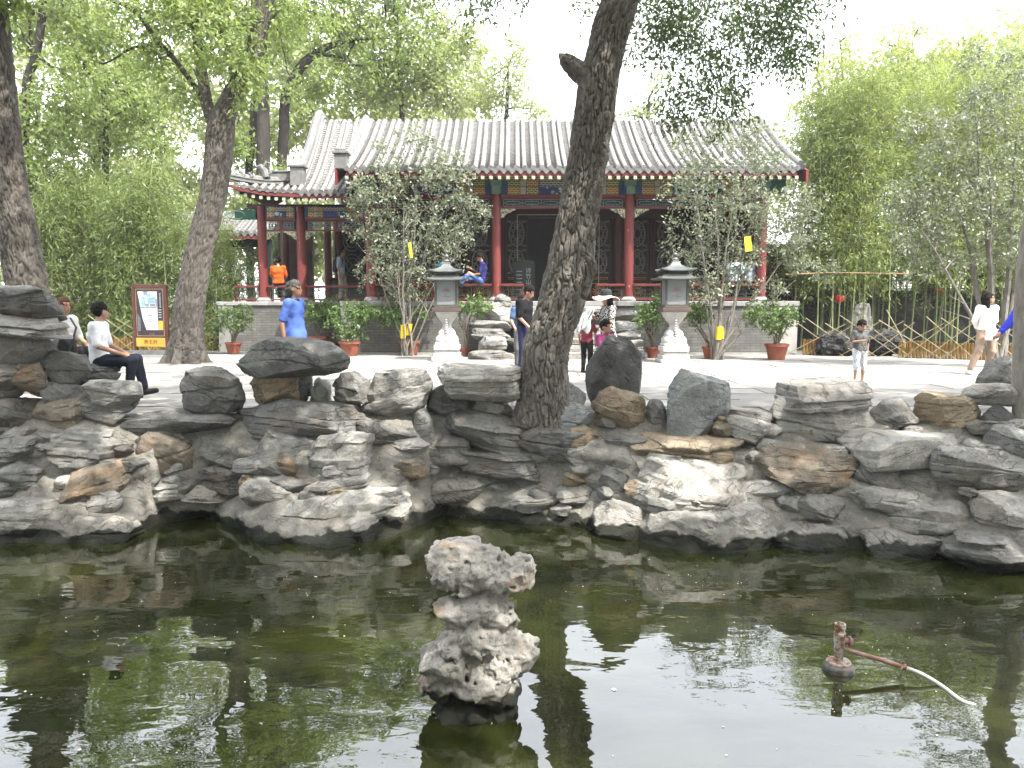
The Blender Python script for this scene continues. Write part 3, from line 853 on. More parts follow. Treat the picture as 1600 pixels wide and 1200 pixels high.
m = MB(); m.tube([(GX + .2, WEY + .03, WEZ - .10), (-7.3, WEY + .0, WEZ - .05), (-7.9, WEY - .05, WEZ + .06), (-8.34, WEY - .1, WEZ + .19)], .06, 4, 0, True, False); m.build("eave_board", M_RED, wing, WO)
for k in range(8):
    x = GX - .05 - k * .225; lift = .24 * (k / n) ** 2.2
    m = MB(); m.bar((x, WEY - .02, WEZ - .2 + lift), (x + .35, WEY + .8, WEZ + .08), .075); m.build("rafter", M_GREEN, wing, WO)
    m = MB(); m.bx(x - .045, x + .045, WEY - .04, WEY - .015, WEZ - .25 + lift, WEZ - .16 + lift); m.build("rafter_end", M_CREAM, wing, WO)
m = MB(); m.raw([(GX, 24.9, 4.99), (-8.3, 23.6, 4.86), (-8.3, 27.5, 4.7), (GX, 27.5, 5.7)], [(0, 1, 2, 3)]); m.raw([(GX, 24.9, 4.90), (-8.3, 23.6, 4.78), (GX, 23.7, 4.6)], [(0, 1, 2)]); m.build("hip_slope", M_PAN, wing, WO)
ridge_along(wing, [(GX, y, z - .05) for y, z in wprof[4:]], .30, .44)
ridge_along(wing, [hipA.lerp(hipB, s_) + Vector((0, 0, .10 - .16 * math.sin(math.pi * s_) * .6)) for s_ in [i / 8 for i in range(9)]], .22, .24, name="hip_ridge")
m = MB(); m.bx(GX - .20, GX + .20, 24.05, 24.42, 4.95, 5.50); m.bx(GX - .25, GX + .25, 24.0, 24.46, 5.50, 5.58); m.build("ridge_block", M_TILED, wing, WO, bevel=.015)
m = MB(); m.box((-7.0, 24.42, 5.27), (.95, .2, .26)); m.box((-7.0, 24.42, 5.42), (1.02, .26, .05)); m.build("ridge_panel", M_TILED, wing, WO, bevel=.01)
# curled beasts on the hip ridge
def beast(x, y, z, s_):
    m = MB()
    m.tube([(x + .04 * s_, y, z), (x, y, z + .14 * s_), (x - .08 * s_, y, z + .22 * s_), (x - .16 * s_, y, z + .20 * s_)], [.07 * s_, .06 * s_, .055 * s_, .02 * s_], 8)
    m.tube([(x - .02 * s_, y, z + .2 * s_), (x + .05 * s_, y, z + .30 * s_), (x + .12 * s_, y, z + .28 * s_)], [.03 * s_, .025 * s_, .008 * s_], 6)
    m.tube([(x + .05 * s_, y, z + .02), (x + .13 * s_, y, z + .1 * s_), (x + .10 * s_, y, z + .2 * s_)], [.04 * s_, .03 * s_, .01 * s_], 6)
    m.build("ridge_beast", M_TILED, wing, WO)
beast(-7.42, 24.1, 5.20, 1.5)
for k in range(3): beast(-7.75 - k * .2, 23.85 - k * .12, 5.16, .6)
m = MB(); pts = [(y, z - .02) for y, z in wprof[5:]]
poly = pts + [(pts[-1][0], 5.0), (pts[0][0], 5.0)]; nn = len(poly)
m.raw([(GX - .06, y, z) for y, z in poly], [tuple(range(nn))]); m.build("gable_wall", M_BRICK, wing, WO)
profb = [(27.1 + (27.1 - y) + .75, z) for y, z in wprof[:19]][::-1]
m = MB(); v = []
for y, z in profb: v += [(GX, y, z), (-4.5, y, z)]
m.raw(v, [(2 * i, 2 * i + 1, 2 * i + 3, 2 * i + 2) for i in range(len(profb) - 1)]); m.build("back_slope", M_PAN, wing, WO)

# ---- far gallery at the left
gal = thing("garden_gallery", "low covered gallery with small tiled roof behind the bamboo at left", "gallery", (-11.0, 30.0, 0), local=False)
GO = ORG[gal.name]
gp = roof_profile(29.2, 4.02, 31.0, 4.95, .06, 8)
tiled_slope(gal, gp, -16.2, -8.9, .25, True, .06, M_TILED)
m = MB(); m.bx(-16.2, -8.9, 29.2, 29.26, 3.82, 3.94); m.build("eave_board", M_RED, gal, GO)
for x in (-15.6, -13.5, -11.4, -9.75, -9.05):
    for y in (29.7, 32.0):
        m = MB(); m.bx(x - .09, x + .09, y - .09, y + .09, .9, 3.9); m.build("post", M_DKGREEN, gal, GO)
m = MB(); m.bx(-16.2, -8.9, 29.62, 29.78, 3.55, 3.82); m.build("beam", M_DKGREEN, gal, GO)
m = MB(); frame_lattice(m, -11.3, -9.85, 3.1, 3.5, 29.7, .03, 3); frame_lattice(m, -9.65, -9.1, 3.1, 3.5, 29.7, .03, 1); m.build("lattice", M_RED, gal, GO)
m = MB(); frame_lattice(m, -11.3, -9.85, 1.0, 1.45, 29.7, .03, 3); frame_lattice(m, -13.4, -11.5, 1.0, 1.45, 29.7, .03, 3); m.build("rail", M_RED, gal, GO)
m = MB(); m.bx(-16.5, -8.8, 29.4, 32.4, -.03, .9); m.build("gallery_base", M_BRICK, gal, GO)

# ---- dark garden wall and low side gallery behind the right bamboo
gw = thing("garden_wall", "dark grey garden wall with openwork windows behind the right bamboo", "wall", (14, 26.5, 0), local=False)
WO2 = ORG[gw.name]
M_DWALL = brickwall("dark_brick", (0.06, 0.06, 0.058), (0.08, 0.08, 0.078), (0.04, 0.04, 0.04))
for a, b_, z0, z1 in ((8.1, 26, -.03, 1.9), (8.1, 12.6, 1.9, 2.9), (13.5, 14.4, 1.9, 2.9), (15.3, 16.4, 1.9, 2.9), (17.3, 26, 1.9, 2.9), (8.1, 26, 2.9, 3.3)):
    m = MB(); m.bx(a, b_, 26.5, 26.8, z0, z1); m.build("wall_section", M_DWALL, gw, WO2)
for a in (12.6, 14.4, 16.4):
    m = MB(); frame_lattice(m, a + .02, a + .88, 1.94, 2.86, 26.65, .05, 2, .08); m.build("window_lattice", M_DWALL, gw, WO2)
m = MB(); m.bx(8.0, 26.1, 26.42, 26.88, 3.3, 3.42); m.build("coping", M_TILED, gw, WO2)
for z0, z1, mt in ((2.55, 2.75, M_DKRED), (1.72, 1.86, M_DKRED)):
    m = MB(); m.bx(8.1, 11.6, 26.3, 26.4, z0, z1); m.build("red_band", mt, gw, WO2)
m = MB(); frame_lattice(m, 8.2, 11.5, 1.25, 1.7, 26.4, .03, 5); m.build("rail_lattice", M_DKGREEN, gw, WO2)

# ================================================================== rocks
def rockmat(name, c, c2, rust=0.0, rc=(0.30, 0.17, 0.07), strata=1.0, wet=True, crack=1.0):
    t = NT(name); v = t.pos()
    oi = t.n("ShaderNodeObjectInfo")
    vr = t.n("ShaderNodeVectorRotate", rotation_type='Y_AXIS'); t.l(v, vr.inputs["Vector"])
    t.l(t.math('MULTIPLY', t.math('SUBTRACT', oi.outputs["Random"], .5), 1.5), vr.inputs["Angle"])
    col = t.mix(t.ramp(t.noise(v, 2.6, 7, 0.62), [(0.32, 0.0), (0.7, 1.0)]), c, c2)
    # bedding lines, running at each stone's own angle
    ms_ = t.n("ShaderNodeMapping"); ms_.inputs["Scale"].default_value = (2.2, 2.2, 15); t.l(vr.outputs[0], ms_.inputs[0])
    st = t.noise(ms_.outputs[0], 1.3, 7, 0.7, 0.9)
    col = t.mix(t.ramp(st, [(0.38, 0.5 * strata), (0.46, 0.0), (0.66, 0.0), (0.78, 0.35 * strata)]), col, tuple(x * 0.45 for x in c))
    col = t.mix(t.ramp(t.noise(v, 26, 6, 0.75), [(0.52, 0.0), (0.72, 0.55)]), col, tuple(min(1, x * 1.65) for x in c2))
    col = t.mix(t.ramp(t.noise(v, 13, 6, 0.75), [(0.28, 0.6), (0.42, 0.0)]), col, tuple(x * 0.5 for x in c))
    if rust: col = t.mix(t.ramp(t.noise(v, 2.1, 5, 0.6, 0.4), [(0.5, 0.0), (0.64, rust)]), col, rc)
    # lichen and lime spots
    col = t.mix(t.ramp(t.noise(v, 8.5, 6, 0.75), [(0.60, 0.0), (0.68, 0.4)]), col, tuple(min(.5, x * 1.9) for x in c2))
    # fracture lines
    vo = t.n("ShaderNodeTexVoronoi", feature='DISTANCE_TO_EDGE'); vo.inputs["Scale"].default_value = 4.2
    mw = t.n("ShaderNodeMapping"); mw.inputs["Scale"].default_value = (0.55, 0.55, 2.6); t.l(vr.outputs[0], mw.inputs[0])
    nz = t.n("ShaderNodeTexNoise"); nz.inputs["Scale"].default_value = 6; nz.inputs["Detail"].default_value = 5; t.l(v, nz.inputs["Vector"])
    va = t.n("ShaderNodeVectorMath", operation='MULTIPLY_ADD'); t.l(nz.outputs["Color"], va.inputs[0]); va.inputs[1].default_value = (.28, .28, .28); t.l(mw.outputs[0], va.inputs[2])
    t.l(va.outputs[0], vo.inputs["Vector"])
    ck = t.ramp(vo.outputs["Distance"], [(0.0, 0.0), (0.05, 1.0)])
    ck = t.math('MAXIMUM', ck, t.ramp(t.noise(v, 3.1, 2), [(0.50, 1.0), (0.56, 0.0)]))
    ck = t.math('MAXIMUM', ck, .35)
    col = t.mix(ck, tuple(x * 0.55 for x in c), col)
    k_ = t.math('ADD', t.math('MULTIPLY', oi.outputs["Random"], 0.5), 0.78)
    hs = t.n("ShaderNodeHueSaturation"); t.l(k_, hs.inputs["Value"]); t.l(col, hs.inputs["Color"]); col = hs.outputs[0]
    if wet:   # wet algae tide mark just above the water
        g = t.n("ShaderNodeNewGeometry"); sx = t.n("ShaderNodeSeparateXYZ"); t.l(g.outputs["Position"], sx.inputs[0])
        h = t.math('ADD', t.math('SUBTRACT', sx.outputs[2], WZ), t.math('MULTIPLY', t.math('SUBTRACT', t.noise(v, 3.2, 3), 0.5), -0.34))
        m_ = t.ramp(h, [(0.115, 1.0), (0.135, 0.0)])
        col = t.mix(m_, col, (0.018, 0.019, 0.013))
        rr = t.mix(m_, (0.8, 0.8, 0.8), (0.35, 0.35, 0.35)); t.l(rr, t.b.inputs["Roughness"])
    t.col(col)
    hb = t.math('ADD', t.math('MULTIPLY', st, 1.0 * strata), t.math('MULTIPLY', t.noise(v, 42, 6, 0.75), 0.55))
    hb = t.math('ADD', hb, t.math('MULTIPLY', t.noise(v, 9, 7, 0.75), 1.3))
    hb = t.math('ADD', hb, t.math('MULTIPLY', ck, 0.8 * crack))
    t.bump(hb, 0.85, 0.034)
    t.b.inputs["Specular IOR Level"].default_value = 0.25
    if not wet: t.b.inputs["Roughness"].default_value = 0.8
    return t.m
MR = {
    'd': rockmat("slate_dark", (0.102, 0.102, 0.097), (0.178, 0.176, 0.166), 0.25, (0.16, 0.105, 0.06)),
    'g': rockmat("slate_grey", (0.145, 0.143, 0.134), (0.25, 0.245, 0.23), 0.18, (0.20, 0.15, 0.10)),
    'l': rockmat("slate_light", (0.20, 0.194, 0.18), (0.33, 0.32, 0.295), 0.28, (0.28, 0.215, 0.155)),
    't': rockmat("stone_tan", (0.21, 0.168, 0.118), (0.29, 0.24, 0.178), 0.5, (0.23, 0.145, 0.075)),
    'r': rockmat("stone_rusty", (0.135, 0.118, 0.096), (0.215, 0.185, 0.147), 0.6, (0.20, 0.122, 0.065)),
    'b': rockmat("stone_bluegrey", (0.15, 0.162, 0.165), (0.26, 0.27, 0.267), 0.2, (0.25, 0.17, 0.10)),
    'k': rockmat("stone_black", (0.066, 0.066, 0.067), (0.125, 0.124, 0.123), 0.0, strata=.3),
    'w': rockmat("stone_sunlit_pale", (0.27, 0.26, 0.24), (0.40, 0.385, 0.35), 0.2, (0.34, 0.27, 0.2), strata=.5),  # sun on one waterline stone put into its paler colour
}
_cs = {}
def cube_sphere(n):
    if n in _cs: return _cs[n]
    idx = {}; v = []; f = []
    def vid(p):
        if p not in idx: idx[p] = len(v); v.append(p)
        return idx[p]
    for ax in range(3):
        for s_ in (0, n):
            for i in range(n):
                for j in range(n):
                    q = []
                    for a_, b_ in ((i, j), (i + 1, j), (i + 1, j + 1), (i, j + 1)):
                        p = [0, 0, 0]; p[ax] = s_; p[(ax + 1) % 3] = a_; p[(ax + 2) % 3] = b_; q.append(vid(tuple(p)))
                    f.append(q if s_ else q[::-1])
    v = np.array(v, float) / n * 2 - 1
    v = np.tan(v * math.pi / 4)          # even out the cells
    _cs[n] = (v, np.array(f)); return _cs[n]
def rock_mesh(dims, seed, n=20, box=5.0, cuts=9, layers=5, ledge=0.16, rough=0.05, tilt=0.0, keep=0.0, chips=22, slant=None, aniso=.85):
    """broken stone: boxy hull, random fracture planes, bedded ledges, fine breakage. dims = full size (x,y,z)"""
    v, f = cube_sphere(n); rs = np.random.default_rng(seed)
    d = v / np.linalg.norm(v, axis=1)[:, None]
    r = (np.abs(d) ** box).sum(1) ** (-1 / box)
    p = d * r[:, None]
    hd = np.array(dims, float) / 2; hn = (hd / hd.mean()) ** aniso     # planes are random in real proportions, so slabs keep blunt ends
    for k in range(cuts):
        nrm = rs.normal(size=3) * hn; nrm /= np.linalg.norm(nrm)
        off = rs.uniform(0.66, 1.04) + keep
        ex = np.maximum(p @ nrm - off, 0)
        p = p - ex[:, None] * nrm * 0.97
    for k in range(chips):           # small spalls along the arrises
        nrm = rs.normal(size=3) * hn; nrm /= np.linalg.norm(nrm)
        mx = float((p @ nrm).max()); ex = np.maximum(p @ nrm - (mx - rs.uniform(.03, .18)), 0)
        p = p - ex[:, None] * nrm
    if layers:
        la = (rs.uniform(-.22, .22) if slant is None else slant); ca_, sa_ = math.cos(la), math.sin(la)
        p = np.stack([p[:, 0] * ca_ + p[:, 2] * sa_, p[:, 1], -p[:, 0] * sa_ + p[:, 2] * ca_], 1)
        t = p[:, 2] * layers * 0.5 + tilt * p[:, 0] + 0.45 * vnoise(p * 0.9 + seed, seed) + 20.0
        i = np.floor(t); fr = t - i
        z0 = np.zeros_like(i)
        def amp(ii): return _hash(ii, z0, z0, seed + 5) - 0.5
        def sx(ii): return _hash(ii, z0 + 1, z0, seed + 6) - 0.5
        w = np.clip((fr - 0.86) / 0.14, 0, 1)
        a_ = amp(i) * (1 - w) + amp(i + 1) * w
        b_ = sx(i) * (1 - w) + sx(i + 1) * w
        p[:, 0] *= 1 + ledge * a_; p[:, 1] *= 1 + ledge * a_ * 1.6
        p[:, 0] += ledge * 0.6 * b_
        notch = np.exp(-((fr - 0.93) / 0.06) ** 2) * 0.07 * np.clip(vnoise(p * 2.3 + 5, seed + 8) + 0.4, 0, 1)
        p[:, :2] *= (1 - notch)[:, None]
        p = np.stack([p[:, 0] * ca_ - p[:, 2] * sa_, p[:, 1], p[:, 0] * sa_ + p[:, 2] * ca_], 1)
    q = p * hd
    sc_ = 1.0 / max(0.15, float(np.mean(dims)))
    nd = fbm(q * 3.2 * (1 + sc_ * 0.2) + seed * 3.1, seed + 20, 4, 0.55)
    rd = 1 - np.abs(fbm(q * 6.0 + seed, seed + 30, 3, 0.5))
    q = q + d * ((nd * rough * .55 + (rd - 0.7) * rough * 0.9) * float(np.min(dims)))[:, None]
    return mesh_np("rock", q, f, True, R(22))
def rock_px(name, bx, kind, parent=None, Y=None, depth=None, rot=0.0, seed=None, n=20, push=0.28, yaw=None, grow=1.10, **kw):
    """stone whose outline fills photo box (x0,y0,x1,y1), standing at its own depth"""
    x0, y0, x1, y1 = bx; cx, cyy = (x0 + x1) / 2, (y0 + y1) / 2
    seed = seed if seed is not None else int(cx * 7 + cyy * 13)
    rs = random.Random(seed)
    if Y is None: Y = face_Y(cx, cyy)
    k = mpp(cx, cyy, Y)
    w, h = (x1 - x0) * k * grow, (y1 - y0) * k * grow
    dp = depth or max(0.35, min(1.0, 0.75 * w))
    c = P(cx, cyy, Y + dp * push)
    s_ = c.y / Y
    me = rock_mesh((w * s_, dp, h * s_), seed, n, **kw)
    o = put(name, me, MR[kind], parent, c)
    o.rotation_euler = (rs.uniform(-0.08, 0.08), R(rot) + rs.uniform(-0.03, 0.03), yaw if yaw is not None else rs.uniform(-0.25, 0.25))
    return o

# ---- the mortared rockery wall
wall = thing("rockery_wall", "grey mortared rockery wall of layered slabs along the pond edge", "rockery", (0, 9.3, WZ), local=False)
us = np.linspace(-11, 11, 560); vsn = np.linspace(-0.45, 1.0, 52)
X, T = np.meshgrid(us, vsn)
Z = WZ + T * (0 - WZ)
Yw = y_face(X, Z)
pp = np.stack([X.ravel(), Yw.ravel(), Z.ravel()], 1)
lump = fbm(pp * np.array([1.0, 1.0, 1.7]) * 1.5, 3, 5, 0.55)
ledge_n = vnoise(np.stack([pp[:, 0] * 0.7, pp[:, 2] * 4.5 + 0.6 * vnoise(pp * 0.9, 77), pp[:, 0] * 0], 1), 9)
Yd = pp[:, 1] - 0.15 * lump - 0.11 * np.clip(ledge_n, -0.3, 1) + 0.08 * (T.ravel() ** 2) + 0.02
pp[:, 1] = Yd
nu, nv = len(us), len(vsn)
back = pp[-nu:].copy(); back[:, 1] += 1.6; back[:, 2] = -0.028
pp = np.vstack([pp, back])
ii = np.arange(nu - 1)
qf = np.vstack([np.stack([r_ * nu + ii, r_ * nu + ii + 1, (r_ + 1) * nu + ii + 1, (r_ + 1) * nu + ii], 1) for r_ in range(nv)])
t_m = rockmat("cement_mortar", (0.17, 0.163, 0.146), (0.26, 0.249, 0.223), 0.3, (0.215, 0.185, 0.145), strata=.35, crack=.5)
core = put("mortar_bed", mesh_np("mortar_bed", pp - np.array([0, 9.3, WZ]), qf, True), t_m, wall, (0, 9.3, WZ))

STONES = [
 # left
 (-14,622,62,677,'d',0),(50,617,136,681,'r',-6),(122,616,207,652,'d',12),(186,646,378,674,'d',1),(-20,680,84,716,'g',-3),(90,678,202,734,'d',6),
 (206,664,304,733,'r',0),(314,676,398,737,'g',0),(-12,722,74,760,'g',5),(100,726,212,772,'r',-10),(212,742,308,781,'l',-3),(305,724,392,767,'d',2),
 (-15,776,103,828,'l',0),(98,804,216,846,'l',2),(360,628,580,682,'d',4),(394,682,506,746,'d',14),(472,682,592,766,'g',0),(550,662,652,703,'g',8),
 (646,636,680,718,'d',0),(514,584,578,628,'g',0),(574,582,674,658,'g',-6),(660,604,738,646,'d',0),(726,617,806,650,'l',6),(676,646,842,694,'g',8),(800,668,934,716,'d',6),
 (676,682,752,724,'d',0),(690,708,905,742,'d',2),(610,718,664,749,'r',-8),(662,740,788,776,'l',-6),(380,748,488,788,'l',8),(442,764,664,812,'l',-5),(543,794,608,846,'l',-12),
 # centre right
 (828,591,912,642,'g',2),(830,628,934,684,'b',10),(872,668,936,716,'t',-20),(912,612,1018,686,'t',12),(1004,623,1042,668,'g',10),
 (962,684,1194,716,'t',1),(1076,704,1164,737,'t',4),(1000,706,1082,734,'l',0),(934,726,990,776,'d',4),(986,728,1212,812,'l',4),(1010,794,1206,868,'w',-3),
 (930,786,1020,846,'l',10),(1124,655,1226,692,'l',8),(1128,642,1218,664,'l',2),(1186,690,1250,722,'g',8),
 (1204,597,1372,641,'l',-2),(1212,624,1370,692,'l',3),(1358,626,1434,680,'g',-8),(1425,617,1530,683,'t',2),(1502,602,1584,632,'l',0),(1527,629,1582,696,'k',-8),(1548,674,1640,740,'g',4),
 (1317,676,1527,725,'l',2),(1188,699,1332,773,'r',3),(1236,768,1322,809,'l',4),(1328,722,1412,767,'g',6),(1428,702,1610,768,'g',5),(1322,760,1470,792,'l',5),
 (1386,784,1522,832,'l',-4),(1516,774,1640,826,'l',4),(1210,764,1246,812,'g',0),(1200,816,1330,866,'l',-2),(1330,828,1480,878,'l',3),(1470,836,1640,900,'g',0),
 # upper left pile
 (-30,517,88,566,'g',0),(-30,566,42,616,'d',0),(26,568,76,622,'r',-6),(70,552,140,604,'d',8),(60,594,124,636,'g',4),(132,596,224,634,'g',2),(-40,600,30,640,'g',0),
]
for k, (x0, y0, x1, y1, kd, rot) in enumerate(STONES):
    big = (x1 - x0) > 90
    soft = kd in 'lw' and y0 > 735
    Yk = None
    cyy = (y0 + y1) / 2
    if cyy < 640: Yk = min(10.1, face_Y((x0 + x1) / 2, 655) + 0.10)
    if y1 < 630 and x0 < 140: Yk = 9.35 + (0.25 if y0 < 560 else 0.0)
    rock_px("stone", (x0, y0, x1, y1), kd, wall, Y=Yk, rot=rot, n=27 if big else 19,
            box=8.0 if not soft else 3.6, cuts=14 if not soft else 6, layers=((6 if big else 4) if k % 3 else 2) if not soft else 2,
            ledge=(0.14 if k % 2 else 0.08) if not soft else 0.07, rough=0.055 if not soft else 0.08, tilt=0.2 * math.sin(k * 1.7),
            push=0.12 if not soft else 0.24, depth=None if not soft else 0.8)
# small packing stones in the joints
rs = random.Random(5)
for k in range(70):
    px = rs.uniform(-20, 1620); py = rs.uniform(655, 800)
    w = rs.uniform(20, 52); h = w * rs.uniform(0.35, 0.7)
    rock_px("stone", (px - w / 2, py - h / 2, px + w / 2, py + h / 2), rs.choice('dgggltr'), wall, rot=rs.uniform(-18, 18), n=10, layers=3, push=0.05, depth=0.3, seed=900 + k)

# the wall goes on past both edges of the frame
rs = random.Random(21)
for x0_, x1_ in ((-330, -30), (1640, 1900)):
    for k in range(16):
        px = rs.uniform(x0_, x1_); py = rs.uniform(640, 800); w = rs.uniform(70, 130); h = rs.uniform(34, 60)
        rock_px("stone", (px - w / 2, py - h / 2, px + w / 2, py + h / 2), rs.choice('dggltr'), wall, rot=rs.uniform(-8, 8), n=20, layers=4, ledge=.12, cuts=12, box=8, push=.12, seed=1500 + k + int(px))
# long flat bedding slabs that tie the courses together
rs = random.Random(12)
for k in range(26):
    px = -20 + (k + rs.random()) * 1660 / 26; py = rs.choice((662, 690, 716, 742, 768, 786)) + rs.uniform(-9, 9)
    w = rs.uniform(50, 110); h = rs.uniform(15, 28)
    rock_px("stone", (px - w / 2, py - h / 2, px + w / 2, py + h / 2), rs.choice('dggglll'), wall, rot=rs.uniform(-7, 9), n=18, layers=3, ledge=.16, cuts=12, box=8, chips=30, push=.08, depth=rs.uniform(.4, .6), seed=1300 + k, slant=rs.uniform(-.06, .06))

# ---- loose stones standing on the wall
tag(rock_px("boulder", (-16, 450, 92, 501), 'd', None, Y=9.5, rot=2, n=26, layers=3, ledge=.1, push=.2), "dark angular boulder on top of the left rock pile", "boulder")
tag(rock_px("rock_slab", (-30, 496, 124, 526), 'l', None, Y=9.45, rot=2, n=26, layers=4, push=.15, depth=.9), "flat pale slab lying under the dark angular boulder at left", "slab")
tag(rock_px("rock_seat", (133, 570, 181, 600), 'd', None, Y=10.3, rot=0, n=22, layers=8, ledge=.18, depth=.55), "layered slate block the man in white sits on", "stone seat")
tag(rock_px("standing_stone", (280, 574, 378, 643), 'd', None, Y=9.6, rot=-4, n=30, layers=3, ledge=.12, push=.2, depth=.6), "dark squat boulder standing on the slab edge left of the stone table", "boulder")
tab = thing("stone_table", "dark overhanging slab balanced on a tan stone block", "stone table", P(440, 628, 9.75), local=False)
o = rock_px("table_slab", (378, 532, 551, 591), 'd', tab, Y=9.6, rot=4, n=36, layers=3, ledge=.12, push=.2, depth=.95, box=4.5, cuts=9, slant=.2, aniso=.35, seed=4242); o["label"] = "dark jagged overhanging slab"
rock_px("support_stone", (400, 586, 462, 632), 't', tab, Y=9.75, rot=-3, n=20, layers=4, ledge=.06, cuts=4, box=8, depth=.4, push=.2)
rock_px("support_stone", (440, 572, 486, 634), 'd', tab, Y=10.0, n=16, layers=3, depth=.4, push=.2)
o = rock_px("crumpled_sack", (482, 590, 520, 648), 'g', None, Y=10.0, n=18, layers=0, rough=.12, cuts=14, depth=.35)
o.data.materials.clear(); o.data.materials.append(simple("sack_cloth", (0.30, 0.31, 0.27), (0.2, 0.21, 0.18), rough=0.6))
tag(o, "crumpled grey green sack tucked beneath the stone table", "sack")
tag(rock_px("rock_slab", (664, 572, 812, 620), 'l', None, Y=9.75, rot=3, n=34, layers=6, ledge=.12, push=.2, box=8, cuts=6, depth=.8), "tan grey layered slab beside the foot of the leaning tree", "slab")
tag(rock_px("standing_stone", (920, 521, 1000, 640), 'k', None, Y=10.35, rot=5, seed=15, n=34, layers=0, rough=.035, cuts=8, box=2.6, push=.2, depth=.5, keep=.05), "smooth black upright stone the boy in purple leans on", "standing stone")
tag(rock_px("standing_stone", (1034, 569, 1144, 690), 'b', None, Y=9.55, rot=4, n=34, layers=0, rough=.05, cuts=9, box=7, push=.2, depth=.5, keep=.02), "blue grey upright stone block on a rust stained slab", "standing stone")
tag(rock_px("boulder", (1530, 558, 1600, 610), 'g', None, Y=10.0, rot=-10, n=24, layers=2, ledge=.08), "grey sloping boulder beside the trunk at the right edge", "boulder")

# ---- porous rock pillar in the pond (voxel surface)
def surface_nets(D, lo, h):
    """D: sdf grid -> verts, quads"""
    s_ = D < 0
    nx, ny, nz = D.shape
    cell = np.zeros((nx - 1, ny - 1, nz - 1), np.int8)
    for a in (0, 1):
        for b_ in (0, 1):
            for c in (0, 1):
                cell += s_[a:nx - 1 + a, b_:ny - 1 + b_, c:nz - 1 + c]
    act = (cell > 0) & (cell < 8)
    ids = -np.ones(act.shape, np.int64); idx = np.argwhere(act); ids[act] = np.arange(len(idx))
    acc = np.zeros((len(idx), 3)); cnt = np.zeros(len(idx))
    I, J, K = idx[:, 0], idx[:, 1], idx[:, 2]
    cor = [(0, 0, 0), (1, 0, 0), (0, 1, 0), (1, 1, 0), (0, 0, 1), (1, 0, 1), (0, 1, 1), (1, 1, 1)]
    for a, b_ in ((0, 1), (2, 3), (4, 5), (6, 7), (0, 2), (1, 3), (4, 6), (5, 7), (0, 4), (1, 5), (2, 6), (3, 7)):
        ca, cb = np.array(cor[a]), np.array(cor[b_])
        da = D[I + ca[0], J + ca[1], K + ca[2]]; db = D[I + cb[0], J + cb[1], K + cb[2]]
        m = (da < 0) != (db < 0)
        tt = np.where(m, da / np.where(np.abs(da - db) < 1e-12, 1e-12, da - db), 0)
        acc += np.where(m[:, None], ca + tt[:, None] * (cb - ca), 0); cnt += m
    V = np.array(lo) + (idx + acc / np.maximum(cnt, 1)[:, None]) * h
    Q = []
    for ax in range(3):
        u, w = (ax + 1) % 3, (ax + 2) % 3
        sl0 = [slice(None)] * 3; sl1 = [slice(None)] * 3
        sl0[ax] = slice(0, D.shape[ax] - 1); sl1[ax] = slice(1, D.shape[ax])
        a_, b_ = s_[tuple(sl0)], s_[tuple(sl1)]
        e = np.argwhere(a_ != b_)
        if not len(e): continue
        ok = (e[:, u] > 0) & (e[:, w] > 0) & (e[:, u] < D.shape[u] - 1) & (e[:, w] < D.shape[w] - 1)
        e = e[ok]; fl = a_[e[:, 0], e[:, 1], e[:, 2]]
        q = []
        for du, dw in ((-1, -1), (0, -1), (0, 0), (-1, 0)):
            g_ = e.copy(); g_[:, u] += du; g_[:, w] += dw; q.append(ids[g_[:, 0], g_[:, 1], g_[:, 2]])
        q = np.stack(q, 1); q[~fl] = q[~fl][:, ::-1]; Q.append(q)
    return V, np.vstack(Q)
def ell(p, c, r):
    q = (p - np.array(c)) / np.array(r); n_ = np.linalg.norm(q, axis=1)
    return (n_ - 1) * float(np.min(r))
def smin(a, b, k):
    h_ = np.clip(0.5 + 0.5 * (b - a) / k, 0, 1)
    return b * (1 - h_) + a * h_ - k * h_ * (1 - h_)
pb = G(742, 1132, WZ); Yp = pb.y + 0.18
kp = mpp(742, 1000, Yp)
def ppx(px, py, dy=0.0):
    q = P(px, py, Yp + dy); return (q.x - pb.x, q.y - Yp, q.z - WZ)
def pillar_piece(blobs, seed, h, holes, nz_amp):
    lo = np.array([-0.62, -0.5, -0.28]); hi = np.array([0.62, 0.5, 1.34])
    zs = [ppx(b_[0], b_[1])[2] for b_ in blobs]; rz = [b_[3] * kp for b_ in blobs]
    lo[2] = max(-0.28, min(z - r_ for z, r_ in zip(zs, rz)) - 0.1); hi[2] = max(z + r_ for z, r_ in zip(zs, rz)) + 0.12
    nn = np.ceil((hi - lo) / h).astype(int) + 1
    gr = np.stack(np.meshgrid(*[lo[i] + np.arange(nn[i]) * h for i in range(3)], indexing='ij'), -1).reshape(-1, 3)
    D = None
    wp = gr + 0.028 * np.stack([fbm(gr * 7 + s_ * 9.1, seed + s_, 3) for s_ in range(3)], 1)
    for bx_, by_, rx_, rz_, ry_, dy_ in blobs:
        d_ = ell(wp, ppx(bx_, by_, dy_), (rx_ * kp, ry_, rz_ * kp))
        D = d_ if D is None else smin(D, d_, 0.025)
    D = D + nz_amp * fbm(gr * 13, seed + 40, 4, 0.6) * 0.5
    D = D - nz_amp * 0.8 * (0.5 - np.abs(vnoise(gr * 22, seed + 50))) 
    if holes:
        hl = fbm(gr * 17, seed + 60, 2)
        D = np.maximum(D, (hl - holes) * 0.06)
    V, Q = surface_nets(D.reshape(nn), lo, h)
    return mesh_np("pillar_stone", V, Q, True, R(33))
pil = thing("rock_pillar", "porous grey limestone pillar standing alone in the pond", "rock pillar", (pb.x, Yp, WZ))
t = NT("limestone_porous"); v = t.pos()
